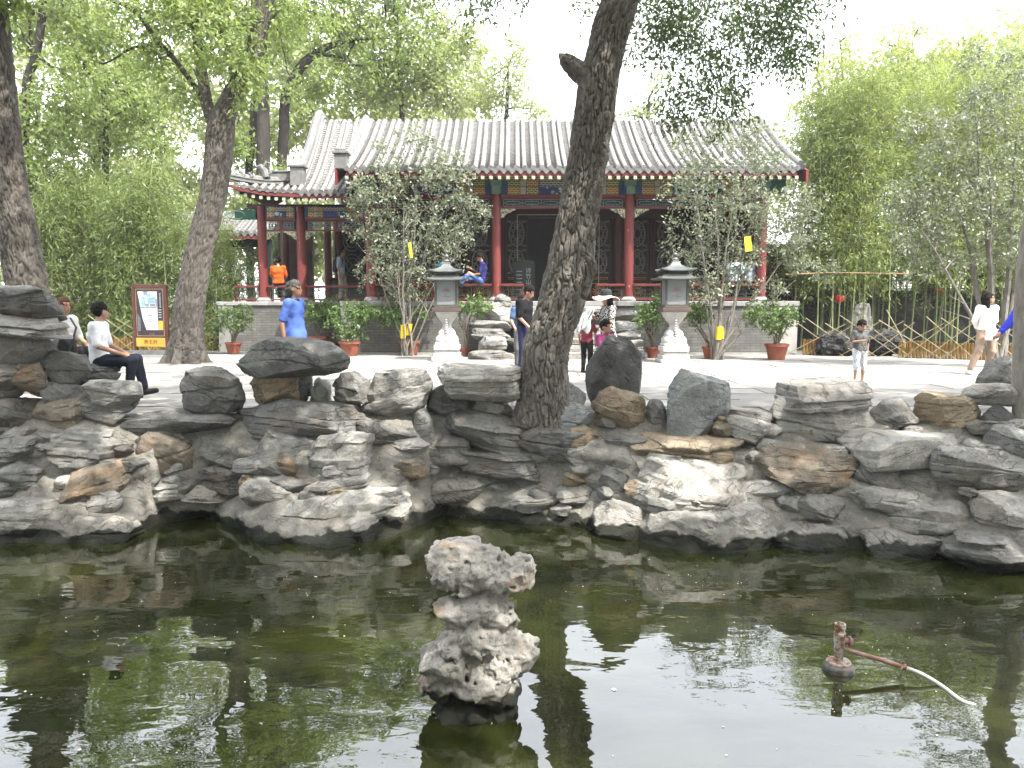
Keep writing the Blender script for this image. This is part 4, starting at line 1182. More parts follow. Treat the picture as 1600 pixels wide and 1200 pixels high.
cc = t.mix(t.ramp(t.noise(v, 4, 6, .65), [(.3, 0.0), (.7, 1.0)]), (0.22, 0.208, 0.19), (0.40, 0.382, 0.352))
cc = t.mix(t.ramp(t.noise(v, 34, 5, .7), [(.5, 0.0), (.68, .8)]), cc, (0.09, 0.083, 0.075))
cc = t.mix(t.ramp(t.noise(v, 5.5, 3), [(.58, 0.0), (.68, .55)]), cc, (0.30, 0.19, 0.12))
g = t.n("ShaderNodeNewGeometry"); sx = t.n("ShaderNodeSeparateXYZ"); t.l(g.outputs["Position"], sx.inputs[0])
hh = t.math('ADD', t.math('SUBTRACT', sx.outputs[2], WZ), t.math('MULTIPLY', t.math('SUBTRACT', t.noise(v, 6, 3), .5), -.22))
cc = t.mix(t.ramp(hh, [(0.16, 1.0), (0.19, 0.0)]), cc, (0.03, 0.031, 0.024)); t.col(cc)
t.bump(t.math('ADD', t.noise(v, 60, 6, .75), t.math('MULTIPLY', t.noise(v, 21, 5, .7), 1.5)), 0.9, 0.012); M_LIME = t.set(0.9, 0.2)
def poly_piece(chunks, seed, h, holes, amp):
    """stones cemented into one lump: union of broken polyhedra with pits"""
    rs = np.random.default_rng(seed)
    C = [np.array(ppx(c[0], c[1], c[5])) for c in chunks]; RR = [np.array([c[2] * kp, c[4], c[3] * kp]) for c in chunks]
    lo = np.min([a - b_ for a, b_ in zip(C, RR)], axis=0) - .09; hi = np.max([a + b_ for a, b_ in zip(C, RR)], axis=0) + .09
    nn = np.ceil((hi - lo) / h).astype(int) + 1
    gr = np.stack(np.meshgrid(*[lo[i] + np.arange(nn[i]) * h for i in range(3)], indexing='ij'), -1).reshape(-1, 3)
    wp = gr + .016 * np.stack([fbm(gr * 8 + s_ * 9.1, seed + s_, 2) for s_ in range(3)], 1)
    D = None
    for c, r_ in zip(C, RR):
        d_ = ell(wp, c, r_ * 1.05)
        for k in range(15):
            n_ = rs.normal(size=3); n_ /= np.linalg.norm(n_)
            d_ = np.maximum(d_, (wp - c) @ n_ - np.linalg.norm(n_ * r_) * rs.uniform(.66, .98))
        D = d_ if D is None else smin(D, d_, .022)
    D = D + amp * (.55 * fbm(gr * 15, seed + 40, 3, .6) - .55 * (.5 - np.abs(vnoise(gr * 26, seed + 50))))
    hl = vnoise(gr * 19, seed + 60) + .5 * vnoise(gr * 37, seed + 61)
    D = np.maximum(D, (hl - holes) * .045)
    V, Q = surface_nets(D.reshape(nn), lo, h)
    return mesh_np("pillar_stone", V, Q, True, R(34))
put("pillar_stone", poly_piece([(718, 872, 46, 32, .17, 0), (762, 884, 42, 28, .17, .02), (806, 892, 34, 29, .15, 0), (700, 894, 30, 28, .15, -.03), (748, 900, 46, 24, .17, 0), (778, 902, 40, 20, .15, -.04)], 3, .0098, .62, .030), M_LIME, pil)
put("pillar_stone", poly_piece([(748, 942, 46, 36, .15, 0), (706, 950, 30, 20, .12, -.03), (732, 968, 40, 30, .15, -.02), (776, 962, 34, 34, .14, 0), (746, 990, 44, 34, .16, 0)], 11, .0105, .80, .022), M_LIME, pil)
put("pillar_stone", poly_piece([(766, 1000, 50, 30, .17, 0), (806, 1010, 34, 30, .15, .02), (716, 1006, 32, 26, .14, -.05), (772, 1036, 44, 36, .17, -.02), (740, 1020, 46, 34, .17, 0)], 19, .0105, .74, .028), M_LIME, pil)
put("pillar_stone", poly_piece([(698, 1040, 50, 30, .19, -.03), (748, 1054, 54, 40, .2, -.03), (700, 1070, 42, 30, .18, -.02), (774, 1072, 40, 38, .17, 0)], 27, .0105, .74, .028), M_LIME, pil)
put("pillar_stone", poly_piece([(738, 1112, 58, 40, .19, 0), (708, 1122, 34, 32, .15, -.04), (776, 1116, 32, 32, .15, 0), (740, 1156, 56, 46, .2, 0)], 35, .0115, .8, .03), M_LIME, pil)
# ---- rock steps to the hall
stp = thing("stone_steps", "rough grey stone steps climbing to the hall between rocks", "steps", (1.3, 21.4, 0), local=False)
SO = ORG[stp.name]
for k in range(8):
    z1 = (k + 1) * (FLZ - .14) / 8; y0 = 20.15 + k * .268
    me = rock_mesh((3.0, .44, .19), 300 + k, 16, 9, 3, 2, .05, .03, keep=.12)
    put("step", me, MR['g'], stp, (1.25 + .05 * math.sin(k * 2.1), y0 + .22, z1 - .095))
FL = [(742, 470, 800, 512, 21.9, 'g'), (756, 482, 806, 516, 21.6, 'g'), (738, 502, 802, 516, 21.2, 'g'), (738, 513, 800, 530, 20.9, 'g'), (744, 526, 790, 550, 20.6, 'g'), (736, 548, 812, 573, 20.2, 'g'), (775, 460, 800, 486, 22.0, 'g'),
      (958, 486, 1000, 504, 21.7, 'g'), (954, 502, 1000, 520, 21.3, 'g'), (962, 516, 1012, 534, 20.9, 'g'), (966, 532, 1004, 552, 20.6, 'g'), (975, 548, 1006, 572, 20.3, 'g')]
for x0, y0, x1, y1, Yk, kd in FL:
    rock_px("flank_stone", (x0, y0, x1, y1), kd, stp, Y=Yk, n=18, layers=4, depth=.8, push=.2, rot=random.Random(x0 + y0).uniform(-8, 8))
# ================================================================== trees and plants
def barkmat(name, c, c2, s_=1.0, lich=0.3):
    t = NT(name); v = t.pos((1, 1, .35))
    col = t.mix(t.ramp(t.noise(v, 14 * s_, 6, .65), [(.3, 0.0), (.7, 1.0)]), c, c2)
    v2 = t.pos(); col = t.mix(t.ramp(t.noise(v2, 3, 5, .6), [(.5, 0.0), (.75, lich)]), col, (0.24, 0.235, 0.22))
    t.col(col); t.bump(t.math('ADD', t.noise(v, 40 * s_, 6, .7), t.math('MULTIPLY', t.noise(v, 16 * s_, 4), 1.4)), .8, .02); return t.set(.9, .15)
M_BARK = barkmat("bark_dark", (0.094, 0.086, 0.077), (0.20, 0.183, 0.163))
M_BARKG = barkmat("bark_grey_brown", (0.060, 0.053, 0.046), (0.118, 0.106, 0.092))
M_BARKD = barkmat("bark_far_dark", (0.022, 0.019, 0.017), (0.048, 0.041, 0.035), 1, .1)
M_BARKP = barkmat("bark_pale_smooth", (0.20, 0.185, 0.16), (0.33, 0.31, 0.275), 1, .4)

M_BARKM = barkmat("bark_myrtle", (0.115, 0.105, 0.09), (0.20, 0.188, 0.165), 1, .3)
def spline(pts, n):
    """Catmull-Rom through rows of any width"""
    p = np.array(pts, float); p = np.vstack([2 * p[0] - p[1], p, 2 * p[-1] - p[-2]])
    out = []
    m = len(p) - 3
    for s_ in np.linspace(0, m - 1e-6, n):
        i = int(s_); f = s_ - i; a, b_, c, d = p[i:i + 4]
        out.append(.5 * (2 * b_ + (c - a) * f + (2 * a - 5 * b_ + 4 * c - d) * f * f + (3 * b_ - a - 3 * c + d) * f ** 3))
    return np.array(out)
def trunk_np(rows, nlen, nth, plate, depth, seed=0, lump=.05, flare=None):
    """rows (x,y,z,r) -> bark-plated tube; plate = (plates round, plate length m), depth of the furrows in m"""
    c = spline(rows, nlen); pos, r = c[:, :3], c[:, 3]
    tan = np.gradient(pos, axis=0); tan /= np.linalg.norm(tan, axis=1)[:, None]
    up = np.tile(np.array([0, -1.0, 0]), (nlen, 1)); up -= tan * (up * tan).sum(1)[:, None]; up /= np.linalg.norm(up, axis=1)[:, None]
    sd = np.cross(tan, up)
    s_ = np.concatenate([[0], np.cumsum(np.linalg.norm(np.diff(pos, axis=0), axis=1))])
    th = np.arange(nth) * 2 * math.pi / nth
    S, TH = np.meshgrid(s_, th, indexing='ij'); Rr = np.repeat(r[:, None], nth, 1)
    q3 = np.stack([np.cos(TH).ravel() * 1.3, np.sin(TH).ravel() * 1.3, S.ravel() * .8], 1)
    wu = .32 * fbm(q3 * 2.0, seed + 3, 3).reshape(S.shape); wv = .5 * fbm(q3 * 1.6, seed + 9, 3).reshape(S.shape)
    # long narrow plates parted by sharp fissures, with a finer set of splits on them
    npl, pl = plate
    u = np.mod(TH / (2 * math.pi) * npl + wu * 1.1 + S * .5, npl)
    f1, f2 = worley2(u, S / pl + wv * .45 + .5 * np.mod(np.floor(u), 2), npl, seed)
    n2_ = npl * 2
    u2 = np.mod(TH / (2 * math.pi) * n2_ + wu * 2.4 + S * .9, n2_)
    g1, g2 = worley2(u2, S / (pl * .42) + wv * .9, n2_, seed + 7)
    sm_ = lambda x: x * x * (3 - 2 * x)
    h_ = sm_(np.clip((f2 - f1) / .17, 0, 1)) * (.66 + .34 * sm_(np.clip((g2 - g1) / .22, 0, 1))) - .22 * f1
    fine = fbm(np.stack([np.cos(TH).ravel() * 6, np.sin(TH).ravel() * 6, S.ravel() * 7], 1), seed + 21, 3).reshape(S.shape)
    big = fbm(q3 * 1.1, seed + 30, 3).reshape(S.shape)
    rr = Rr * (1 + lump * big) + depth * (h_ - .6) + depth * .35 * fine
    if flare is not None:
        nroot, amt, hh, ph = flare
        fl = np.exp(-S / hh) * amt * (np.clip(np.cos(TH * nroot + ph + .4 * np.sin(3 * TH)), -.3, 1)); rr = rr + fl
    V = pos[:, None, :] + rr[:, :, None] * (np.cos(TH)[:, :, None] * up[:, None, :] + np.sin(TH)[:, :, None] * sd[:, None, :])
    V = V.reshape(-1, 3)
    i = np.arange(nlen - 1)[:, None] * nth; j = np.arange(nth)[None, :]; j2 = (j + 1) % nth
    F = np.stack([i + j, i + j2, i + nth + j2, i + nth + j], -1).reshape(-1, 4)
    return V, F
def px_rows(rows, Y):
    """(px,py,width_px[,dY]) -> world rows with radius"""
    out = []
    for q in rows:
        y = Y + (q[3] if len(q) > 3 else 0.0); p = P(q[0], q[1], y); out.append((p.x, p.y, p.z, q[2] * .88 * mpp(q[0], q[1], y) / 2))
    return out
def put_trunk(name, rows, parent, mat, nlen=120, nth=40, plate=(14, .12), depth=.012, seed=0, lump=.05, flare=None, org=None):
    V, F = trunk_np(rows, nlen, nth, plate, depth, seed, lump, flare)
    org = Vector(org) if org is not None else ORG[parent.name]
    return put(name, mesh_np(name, V - np.array(org), F, True), mat, parent, org)

def leaves_np(pos, dirs, L, W, seed=0, droop=.3):
    """rhombic folded leaves: 4 verts, 2 triangles each (as quads)"""
    rs = np.random.default_rng(seed); n = len(pos)
    d = dirs / np.maximum(np.linalg.norm(dirs, axis=1), 1e-6)[:, None]
    d[:, 2] -= droop; d /= np.linalg.norm(d, axis=1)[:, None]
    rnd = rs.normal(size=(n, 3)); sd = np.cross(d, rnd); sd /= np.maximum(np.linalg.norm(sd, axis=1), 1e-6)[:, None]
    nn = np.cross(d, sd)
    L = L * rs.uniform(.65, 1.25, n)[:, None]; W = W * rs.uniform(.7, 1.2, n)[:, None]
    a = pos; b_ = pos + d * L * .45 + sd * W * .5 + nn * W * .14; c = pos + d * L; e = pos + d * L * .45 - sd * W * .5 + nn * W * .14
    V = np.stack([a, b_, c, e], 1).reshape(-1, 3)
    F = np.arange(4 * n).reshape(n, 4)
    return V, F
def clumped(blobs, seed, leaves_per_twig=22, twig=.35):
    """leaf positions: blobs (cx,cy,cz,rx,ry,rz,n) filled with short twigs carrying leaves, thinner inside"""
    rs = np.random.default_rng(seed); PP = []; DD = []; TW = []
    for cx, cy_, cz, rx, ry, rz, n in blobs:
        nt = max(1, int(n / leaves_per_twig))
        d = rs.normal(size=(nt, 3)); d /= np.linalg.norm(d, axis=1)[:, None]
        rad = rs.uniform(.05, 1, nt) ** .45
        lobes = 1 + .28 * vnoise(d * 2.2 + seed + cx, seed) + .15 * vnoise(d * 5 + seed, seed + 1)
        c = np.array([cx, cy_, cz]) + d * (rad * lobes)[:, None] * np.array([rx, ry, rz])
        td = d * .6 + rs.normal(size=(nt, 3)) * .6; td[:, 2] -= .1; td /= np.linalg.norm(td, axis=1)[:, None]
        k = rs.integers(int(leaves_per_twig * .5), int(leaves_per_twig * 1.5) + 1, nt)
        tid = np.repeat(np.arange(nt), k); m = len(tid)
        s_ = rs.uniform(-.5, .5, m) * twig * rs.uniform(.6, 1.4, nt)[tid]
        off = rs.normal(size=(m, 3)) * twig * .16
        PP.append(c[tid] + td[tid] * s_[:, None] + off)
        DD.append(td[tid] * .5 + rs.normal(size=(m, 3)) * .7)
    return np.vstack(PP), np.vstack(DD)
def crown(name, blobs, mat, parent, L=.10, W=.05, seed=0, lpt=22, twig=.4, droop=.35):
    p, d = clumped(blobs, seed, lpt, twig)
    V, F = leaves_np(p, d, L, W, seed + 1, droop)
    org = ORG[parent.name]
    return put(name, mesh_np(name, V - np.array(org), F), mat, parent, org)
def pblob(px, py, rx, ry, Y, n, dpt=None):
    c = P(px, py, Y); k = mpp(px, py, Y)
    return (c.x, c.y, c.z, rx * k, dpt or min(rx, ry) * k * 1.1, ry * k, n)
def limb(mb, a, b_, r0, r1, seed, sag=.1, n=7):
    rs = random.Random(seed); a, b_ = Vector(a), Vector(b_); pts = []; L = (b_ - a).length
    for i in range(n + 1):
        s_ = i / n; p = a.lerp(b_, s_) + Vector((rs.uniform(-1, 1), rs.uniform(-1, 1), rs.uniform(-.5, 1))) * L * .045 * (1 if 0 < i < n else 0)
        p.z += L * sag * math.sin(math.pi * s_); pts.append(p)
    mb.tube(pts, [r0 + (r1 - r0) * i / n for i in range(n + 1)], 7, 0, True, True); return pts

LF_MAIN = leafmat("leaf_drooping_dark", (0.042, 0.066, 0.032), (0.080, 0.112, 0.052), .34)
LF_FAR = leafmat("leaf_bright_green", (0.090, 0.130, 0.046), (0.165, 0.215, 0.080), .50)
LF_FAR2 = leafmat("leaf_hazed_green", (0.125, 0.158, 0.080), (0.215, 0.252, 0.130), .50)  # washed-out haze over far trees put into a paler leaf colour
LF_MYR = leafmat("leaf_myrtle", (0.095, 0.115, 0.082), (0.175, 0.198, 0.145), .28, .36)
LF_BAM = leafmat("leaf_bamboo", (0.105, 0.145, 0.045), (0.20, 0.24, 0.085), .48)
LF_BAM2 = leafmat("leaf_bamboo_dark", (0.070, 0.105, 0.034), (0.13, 0.172, 0.056), .42)
LF_POT = leafmat("leaf_potted", (0.050, 0.095, 0.030), (0.105, 0.16, 0.05), .25, .4)

# ---- leaning tree in the middle
YT = 9.9
rows = px_rows([(848, 664, 98), (849, 640, 90), (850, 600, 82), (852, 550, 79), (867, 500, 76), (885, 445, 83), (891, 418, 82), (900, 350, 69), (909, 300, 67), (917, 250, 65),
                (925, 200, 66), (932, 150, 68), (941, 100, 66), (953, 50, 63), (969, 0, 61), (990, -70, 57), (1010, -160, 54), (1020, -260, 48), (1015, -370, 40), (1000, -480, 30)], YT)
base = (rows[1][0], YT, -.05)
mt = thing("leaning_tree", "big leaning tree with deeply furrowed bark at the pond edge centre", "tree", base, local=False)
tr = put_trunk("trunk", rows, mt, M_BARK, 620, 290, (32, .26), .040, 5, .06, (5, .05, .25, .6))
tr["label"] = "dark furrowed leaning trunk"
# broken stub on the left of the trunk
srows = px_rows([(932, 132, 44), (915, 118, 36), (900, 106, 30), (889, 97, 25), (880, 90, 19)], YT)
put_trunk("broken_stub", srows, mt, M_BARK, 80, 80, (14, .14), .018, 8, .22)
mb = MB(); e = Vector(srows[-1][:3]); up1 = P(873, 84, YT)
mb.tube([e, up1], [.065, .014], 7); mb.tube([Vector(srows[-2][:3]), P(892, 86, YT - .03)], [.06, .01], 7); mb.build("broken_stub_tip", M_BARK, mt, ORG[mt.name])
# knot on the right flank
kr = px_rows([(904, 400, 36), (915, 410, 34), (919, 426, 25), (914, 444, 16)], YT - .14)
put_trunk("bark_burl", kr, mt, M_BARK, 80, 90, (16, .16), .03, 18, .2)
# limbs over the pond and foliage
mb = MB(); top = [Vector(r_[:3]) for r_ in rows]
LIMBS = [(15, (5.5, 9.6, 7.4), .16), (16, (6.2, 5.0, 9.0), .15), (16, (1.0, 5.5, 9.4), .15), (17, (10.0, 6.0, 9.4), .14), (17, (-1.5, 7.0, 10.0), .12), (18, (4.0, 3.0, 10.4), .12), (18, (-4.5, 5.0, 10.2), .10), (15, (3.6, 11.4, 5.9), .10), (15, (-.6, 11.2, 6.4), .07)]
for k, (i, e, r_) in enumerate(LIMBS): limb(mb, top[i], e, r_, .025, 40 + k, .05)
mb.build("limbs", M_BARK, mt, ORG[mt.name])
bl = [pblob(1085, 70, 105, 62, 11.2, 2400, 1.0), pblob(1215, 40, 78, 62, 11.4, 2500, .9), pblob(1240, 95, 40, 34, 11.4, 800, .5), pblob(1115, 150, 62, 42, 11.1, 1500, .6), pblob(1060, 175, 34, 26, 11.0, 420, .4), pblob(1035, 15, 60, 42, 11.0, 1100, .7),
      pblob(1150, -30, 170, 60, 11.2, 2600, 1.2), pblob(760, -4, 62, 20, 11.3, 420, .6), pblob(905, 2, 26, 14, 11.0, 130, .3), pblob(700, -30, 110, 24, 11.6, 700, .8)]
crown("hanging_foliage", bl, LF_MAIN, mt, .085, .032, 21, 26, .55, .75)
rs = np.random.default_rng(3); bl = []
for x in np.arange(-5.5, 12.5, 1.7):
    for y in np.arange(.2, 8.6, 1.6):
        if rs.uniform() < .10: continue
        bl.append((x + rs.normal() * .4, y + rs.normal() * .3, 9.2 + rs.normal() * .6, 1.15, 1.05, .75, 1150))
crown("crown", bl, LF_MAIN, mt, .19, .10, 31, 26, .6, .5)  # crown out of view, spread over the pond to shade the wall

# ---- forked tree left of centre
YL = 18.9
lt = thing("forked_tree", "grey forked tree with flared roots left of the walking man", "tree", G(292, 566), local=False)
rows = px_rows([(291, 572, 62), (291, 550, 58), (292, 530, 55), (294, 500, 52), (299, 455, 49), (310, 400, 45), (322, 350, 44), (334, 300, 44), (341, 250, 45), (345, 205, 46), (352, 175, 38), (372, 135, 33), (388, 98, 31), (401, 62, 30), (415, 0, 27), (428, -70, 24), (446, -160, 18), (462, -260, 10)], YL)
put_trunk("trunk", rows, lt, M_BARKG, 320, 150, (32, .26), .032, 15, .05, (6, .30, .24, 1.1))
l2 = px_rows([(343, 215, 30), (333, 190, 24), (324, 165, 21), (318, 130, 19), (313, 95, 18), (306, 40, 17), (299, -10, 15), (288, -90, 12), (275, -200, 7)], YL)
put_trunk("limb", l2, lt, M_BARKG, 140, 50, (12, .12), .014, 16, .05)
l3 = px_rows([(322, 165, 12), (311, 145, 10), (292, 118, 9.5), (272, 92, 9), (245, 62, 8.5), (222, 30, 8), (200, 10, 7.5), (165, -2, 6), (120, -20, 4)], YL)
put_trunk("limb", l3, lt, M_BARKD, 90, 16, (6, .2), .004, 17, .06)
l4 = px_rows([(252, 68, 5), (225, 70, 4.5), (200, 78, 4), (178, 92, 3.6), (160, 99, 3), (140, 92, 2)], YL)
put_trunk("limb", l4, lt, M_BARKD, 60, 10, (6, .2), .002, 19, .06)
mb = MB()
for k, (a, b_) in enumerate((((396, 75), (372, 20)), ((372, 20), (350, -30)), ((316, 110), (345, 60)), ((345, 60), (352, 0)), ((404, 55), (440, 15)), ((318, 135), (302, 108)), ((330, 180), (352, 150)))):
    limb(mb, P(*a, YL), P(*b_, YL - .1), .07, .02, 60 + k, .03)
mb.build("branches", M_BARKG, lt, ORG[lt.name])
bl = [pblob(345, 60, 60, 70, 18.3, 1500), pblob(300, 20, 90, 46, 18.6, 1500), pblob(395, 118, 36, 40, 18.4, 480), pblob(280, 150, 50, 40, 18.8, 520), pblob(230, 95, 60, 44, 19.0, 800), pblob(430, 30, 60, 44, 19.2, 900), pblob(205, 20, 80, 40, 19, 900), pblob(330, -60, 170, 60, 19, 3600), pblob(480, 30, 50, 40, 19.5, 500), pblob(380, 165, 22, 22, 18.3, 160)]
crown("crown", bl, LF_FAR, lt, .15, .062, 41, 20, .55, .45)

# ---- thick trunk at the left edge
YF = 12.8
ft = thing("edge_tree", "thick rough trunk rising behind the rock pile at the left edge", "tree", (P(48, 560, YF).x, YF, -.03), local=False)
rows = px_rows([(50, 612, 84), (49, 560, 74), (47, 510, 68), (44, 455, 65), (36, 405, 62), (26, 350, 60), (15, 300, 59), (8, 250, 58), (2, 200, 57), (-3, 150, 56), (-8, 90, 55), (-16, 10, 54), (-26, -80, 50), (-40, -200, 42), (-50, -330, 30)], YF)
put_trunk("trunk", rows, ft, M_BARKG, 340, 165, (32, .26), .034, 25, .05, (5, .1, .3, 0))
mb = MB(); limb(mb, P(-20, -40, YF), P(70, -160, YF - 1), .2, .05, 71); limb(mb, P(-26, -80, YF), P(-180, -190, YF), .2, .05, 72); mb.build("limbs", M_BARKG, ft, ORG[ft.name])
crown("crown", [pblob(40, -150, 190, 80, 12.2, 3500, 1.6), pblob(-140, -160, 150, 90, 12.6, 2500, 1.6), pblob(20, 5, 40, 14, 12.6, 130, .4)] + [(x_ + .3 * math.sin(x_ * 7 + y_), y_ + .3 * math.cos(y_ * 5 + x_), 9.4 + .7 * math.sin(x_ * 3 + y_ * 2), 1.2, 1.2, .8, 620) for x_ in np.arange(-10, 1.2, 1.9) for y_ in np.arange(8.5, 15.5, 1.9)], LF_FAR, ft, .17, .08, 43, 20, .55, .45)  # extra high blobs out of view, added to shade the left plaza

# ---- trunk at the right edge
YR = 9.2
rt = thing("edge_tree", "smooth grey trunk cut by the right edge of the picture", "tree", (P(1602, 650, YR).x, YR, -.05), local=False)
rows = px_rows([(1606, 720, 50), (1604, 680, 44), (1603, 640, 42), (1602, 560, 40), (1604, 480, 40), (1608, 420, 40), (1618, 350, 40), (1636, 240, 38), (1660, 100, 34), (1690, -80, 28), (1700, -240, 18)], YR)
put_trunk("trunk", rows, rt, M_BARKP, 160, 60, (12, .2), .010, 33, .05, (5, .06, .2, 0))
crown("crown", [pblob(1700, -200, 160, 100, 9.2, 3000, 1.4)], LF_MYR, rt, .12, .055, 45, 20, .5, .4)

# ---- background trees: (name label, trunk px rows, depth, blobs, leaf)
def far_tree(label, rows, Y, blobs, leaf, seed, L=.24, W=.11, cat="tree", grp=None, bark=None, twig=.8):
    b0 = P(rows[0][0], 500, Y)
    o = thing("background_tree", label, cat, (b0.x, Y, -.03), local=False, group=grp)
    wr = px_rows(rows, Y); r0 = wr[0]; wr = [(r0[0], r0[1], -.1, r0[3] * 1.15)] + wr
    put_trunk("trunk", wr, o, bark or M_BARKD, 70, 18, (8, .3), .02, seed, .06)
    mb = MB(); rr = random.Random(seed)
    bs = [pblob(*q) if len(q) == 6 else pblob(q[0], q[1], q[2], q[3], Y, q[4]) for q in blobs]
    for k, q in enumerate(bs):
        i = min(len(wr) - 1, max(1, int(len(wr) * rr.uniform(.5, .98)))); a = Vector(wr[i][:3]); e = Vector(q[:3])
        if (e - a).length < 16: limb(mb, a, e, max(.05, wr[i][3] * .55), .02, seed * 7 + k, .04)
    mb.build("branches", bark or M_BARKD, o, ORG[o.name])
    crown("crown", bs, leaf, o, L, W, seed + 100, 20, twig, .35)
    return o
far_tree("tall dark twin trunked tree behind the left pavilion's swept ridge", [(412, 300, 24), (411, 180, 22), (409, 90, 20), (404, 20, 18), (398, -60, 14), (390, -180, 7)], 33,
         [(440, -60, 120, 60, 2600), (430, 50, 70, 46, 1100), (500, 20, 60, 40, 900), (385, 240, 34, 30, 420), (365, 210, 30, 34, 420), (470, 150, 28, 30, 300)], LF_FAR, 51)
far_tree("slim dark trunk just left of the pavilion's swept ridge", [(388, 300, 13), (396, 200, 14), (400, 120, 14), (398, 40, 12), (392, -60, 9)], 34, [(360, 120, 40, 40, 480), (400, -60, 80, 40, 1400)], LF_FAR2, 52)
far_tree("dark forked tree directly above the pavilion ridge", [(441, 280, 17), (444, 200, 18), (447, 150, 18), (470, 105, 17), (492, 85, 14), (520, 70, 11), (560, 62, 6)], 33.5,
         [(560, 60, 70, 46, 1400), (520, 130, 44, 40, 800), (600, 120, 50, 36, 900), (640, 60, 60, 50, 1100), (560, -30, 130, 50, 2400)], LF_FAR, 53)
far_tree("tree with pinnate leaves arching over the middle of the hall roof", [(627, 260, 9), (628, 180, 9), (624, 100, 8), (618, 20, 7), (610, -60, 4)], 34,
         [(600, 140, 60, 34, 1300), (670, 110, 60, 44, 1400), (700, 150, 46, 30, 900), (640, 20, 80, 40, 1300), (720, 60, 50, 36, 700)], LF_FAR2, 54)
far_tree("hazy conifer like tree above the hall ridge left of the leaning trunk", [(790, 240, 10), (792, 170, 7), (795, 100, 2)], 38,
         [(800, 120, 40, 40, 1100), (780, 165, 60, 24, 900), (830, 170, 36, 22, 600), (760, 130, 40, 36, 800), (805, 80, 22, 26, 380)], LF_FAR2, 55, .2, .08)
far_tree("tree peeping over the hall ridge right of the leaning trunk", [(1010, 240, 8), (1012, 190, 7), (1015, 150, 4)], 38,
         [(1010, 175, 34, 16, 420), (1030, 130, 24, 30, 300), (985, 180, 30, 12, 240)], LF_FAR2, 56, .2, .08)
far_tree("pale distant tree against the white sky upper right", [(1320, 230, 6), (1318, 150, 5), (1316, 100, 3), (1312, 60, 2)], 42, [(1315, 70, 26, 30, 130), (1280, 170, 40, 20, 300)], LF_FAR2, 57, .22, .1)
far_tree("thin tree top with sparse twigs above the right bamboo", [(1400, 240, 7), (1396, 140, 5), (1392, 100, 3), (1388, 70, 1.5)], 40, [(1400, 55, 50, 36, 420), (1440, 40, 30, 24, 160), (1440, 90, 50, 30, 260)], LF_FAR2, 58, .2, .09)
far_tree("dark branched tree in the top left corner", [(34, 330, 16), (38, 200, 16), (42, 130, 15), (55, 90, 14), (64, 40, 13), (70, -30, 12), (76, -140, 7)], 26,
         [(20, 30, 60, 44, 900), (100, 20, 50, 40, 800), (60, 190, 60, 60, 1500), (120, 130, 70, 60, 1700), (70, -70, 150, 60, 3000), (30, 260, 60, 60, 1400)], LF_FAR, 59, .2, .09)
far_tree("bright leafy tree filling the sky above the left bamboo", [(160, 430, 12), (164, 300, 11), (165, 200, 10), (158, 100, 7)], 28,
         [(170, 90, 80, 50, 2000), (150, 200, 70, 50, 1600), (210, 160, 60, 50, 1200), (250, 230, 44, 44, 600), (140, 290, 80, 46, 1600), (120, 50, 80, 50, 1500)], LF_FAR, 60, .2, .09)
far_tree("grey green tree seen through the gap beside the forked trunk", [(250, 430, 8), (252, 300, 7), (250, 200, 5)], 34,
         [(250, 120, 60, 50, 1000), (270, 200, 50, 40, 560), (235, 260, 50, 40, 700), (290, 330, 60, 30, 900), (330, 350, 40, 30, 500), (215, 320, 50, 40, 700)], LF_FAR2, 61, .2, .09)
far_tree("round green tree top seen over the bamboo far right", [(1560, 430, 16), (1556, 300, 14), (1550, 200, 10), (1540, 120, 5)], 29,
         [(1560, 120, 70, 60, 1800), (1480, 150, 60, 50, 1400), (1590, 220, 60, 60, 1300), (1520, 230, 60, 50, 1300)], LF_FAR, 62, .17, .08)
far_tree("leaning tree trunk behind the pavilion opening", [(484, 470, 20), (470, 420, 20), (455, 370, 19), (442, 330, 18), (425, 270, 14)], 31, [(400, 320, 30, 24, 300), (430, 270, 30, 30, 260)], LF_FAR, 63, .16, .07, bark=M_BARKP)
# wood behind everything that only reads as one mass
o = thing("distant_wood", "mass of distant treetops behind the gallery and bamboo", "wood", (0, 46, 0), local=False); o["kind"] = "stuff"
bl = []
rs = np.random.default_rng(8)
for k in range(60):
    px = rs.uniform(-250, 520) if k < 30 else rs.uniform(1180, 1850)
    bl.append(pblob(px, rs.uniform(300, 470) if k < 30 else rs.uniform(240, 470), 70, 48, rs.uniform(42, 50), 420))
for k in range(26): bl.append(pblob(rs.uniform(480, 1250), rs.uniform(215, 330), 60, 50, 48, 260))
for k in range(46): bl.append(pblob(rs.uniform(340, 800), 250 - 215 * rs.uniform(0, 1) ** 1.1, 50, 36, rs.uniform(40, 46), 330))
for k in range(44): bl.append(pblob(rs.uniform(-60, 360), rs.uniform(0, 330), 52, 40, rs.uniform(37, 44), 330))
for k in range(14): bl.append(pblob(rs.uniform(370, 570), rs.uniform(310, 455), 34, 30, rs.uniform(35, 38), 260))
for k in range(48): bl.append(pblob(rs.uniform(1290, 1660), rs.uniform(50, 330), 52, 40, rs.uniform(37, 44), 330))
crown("foliage_mass", bl, LF_FAR2, o, .40, .19, 77, 16, 1.2, .3)
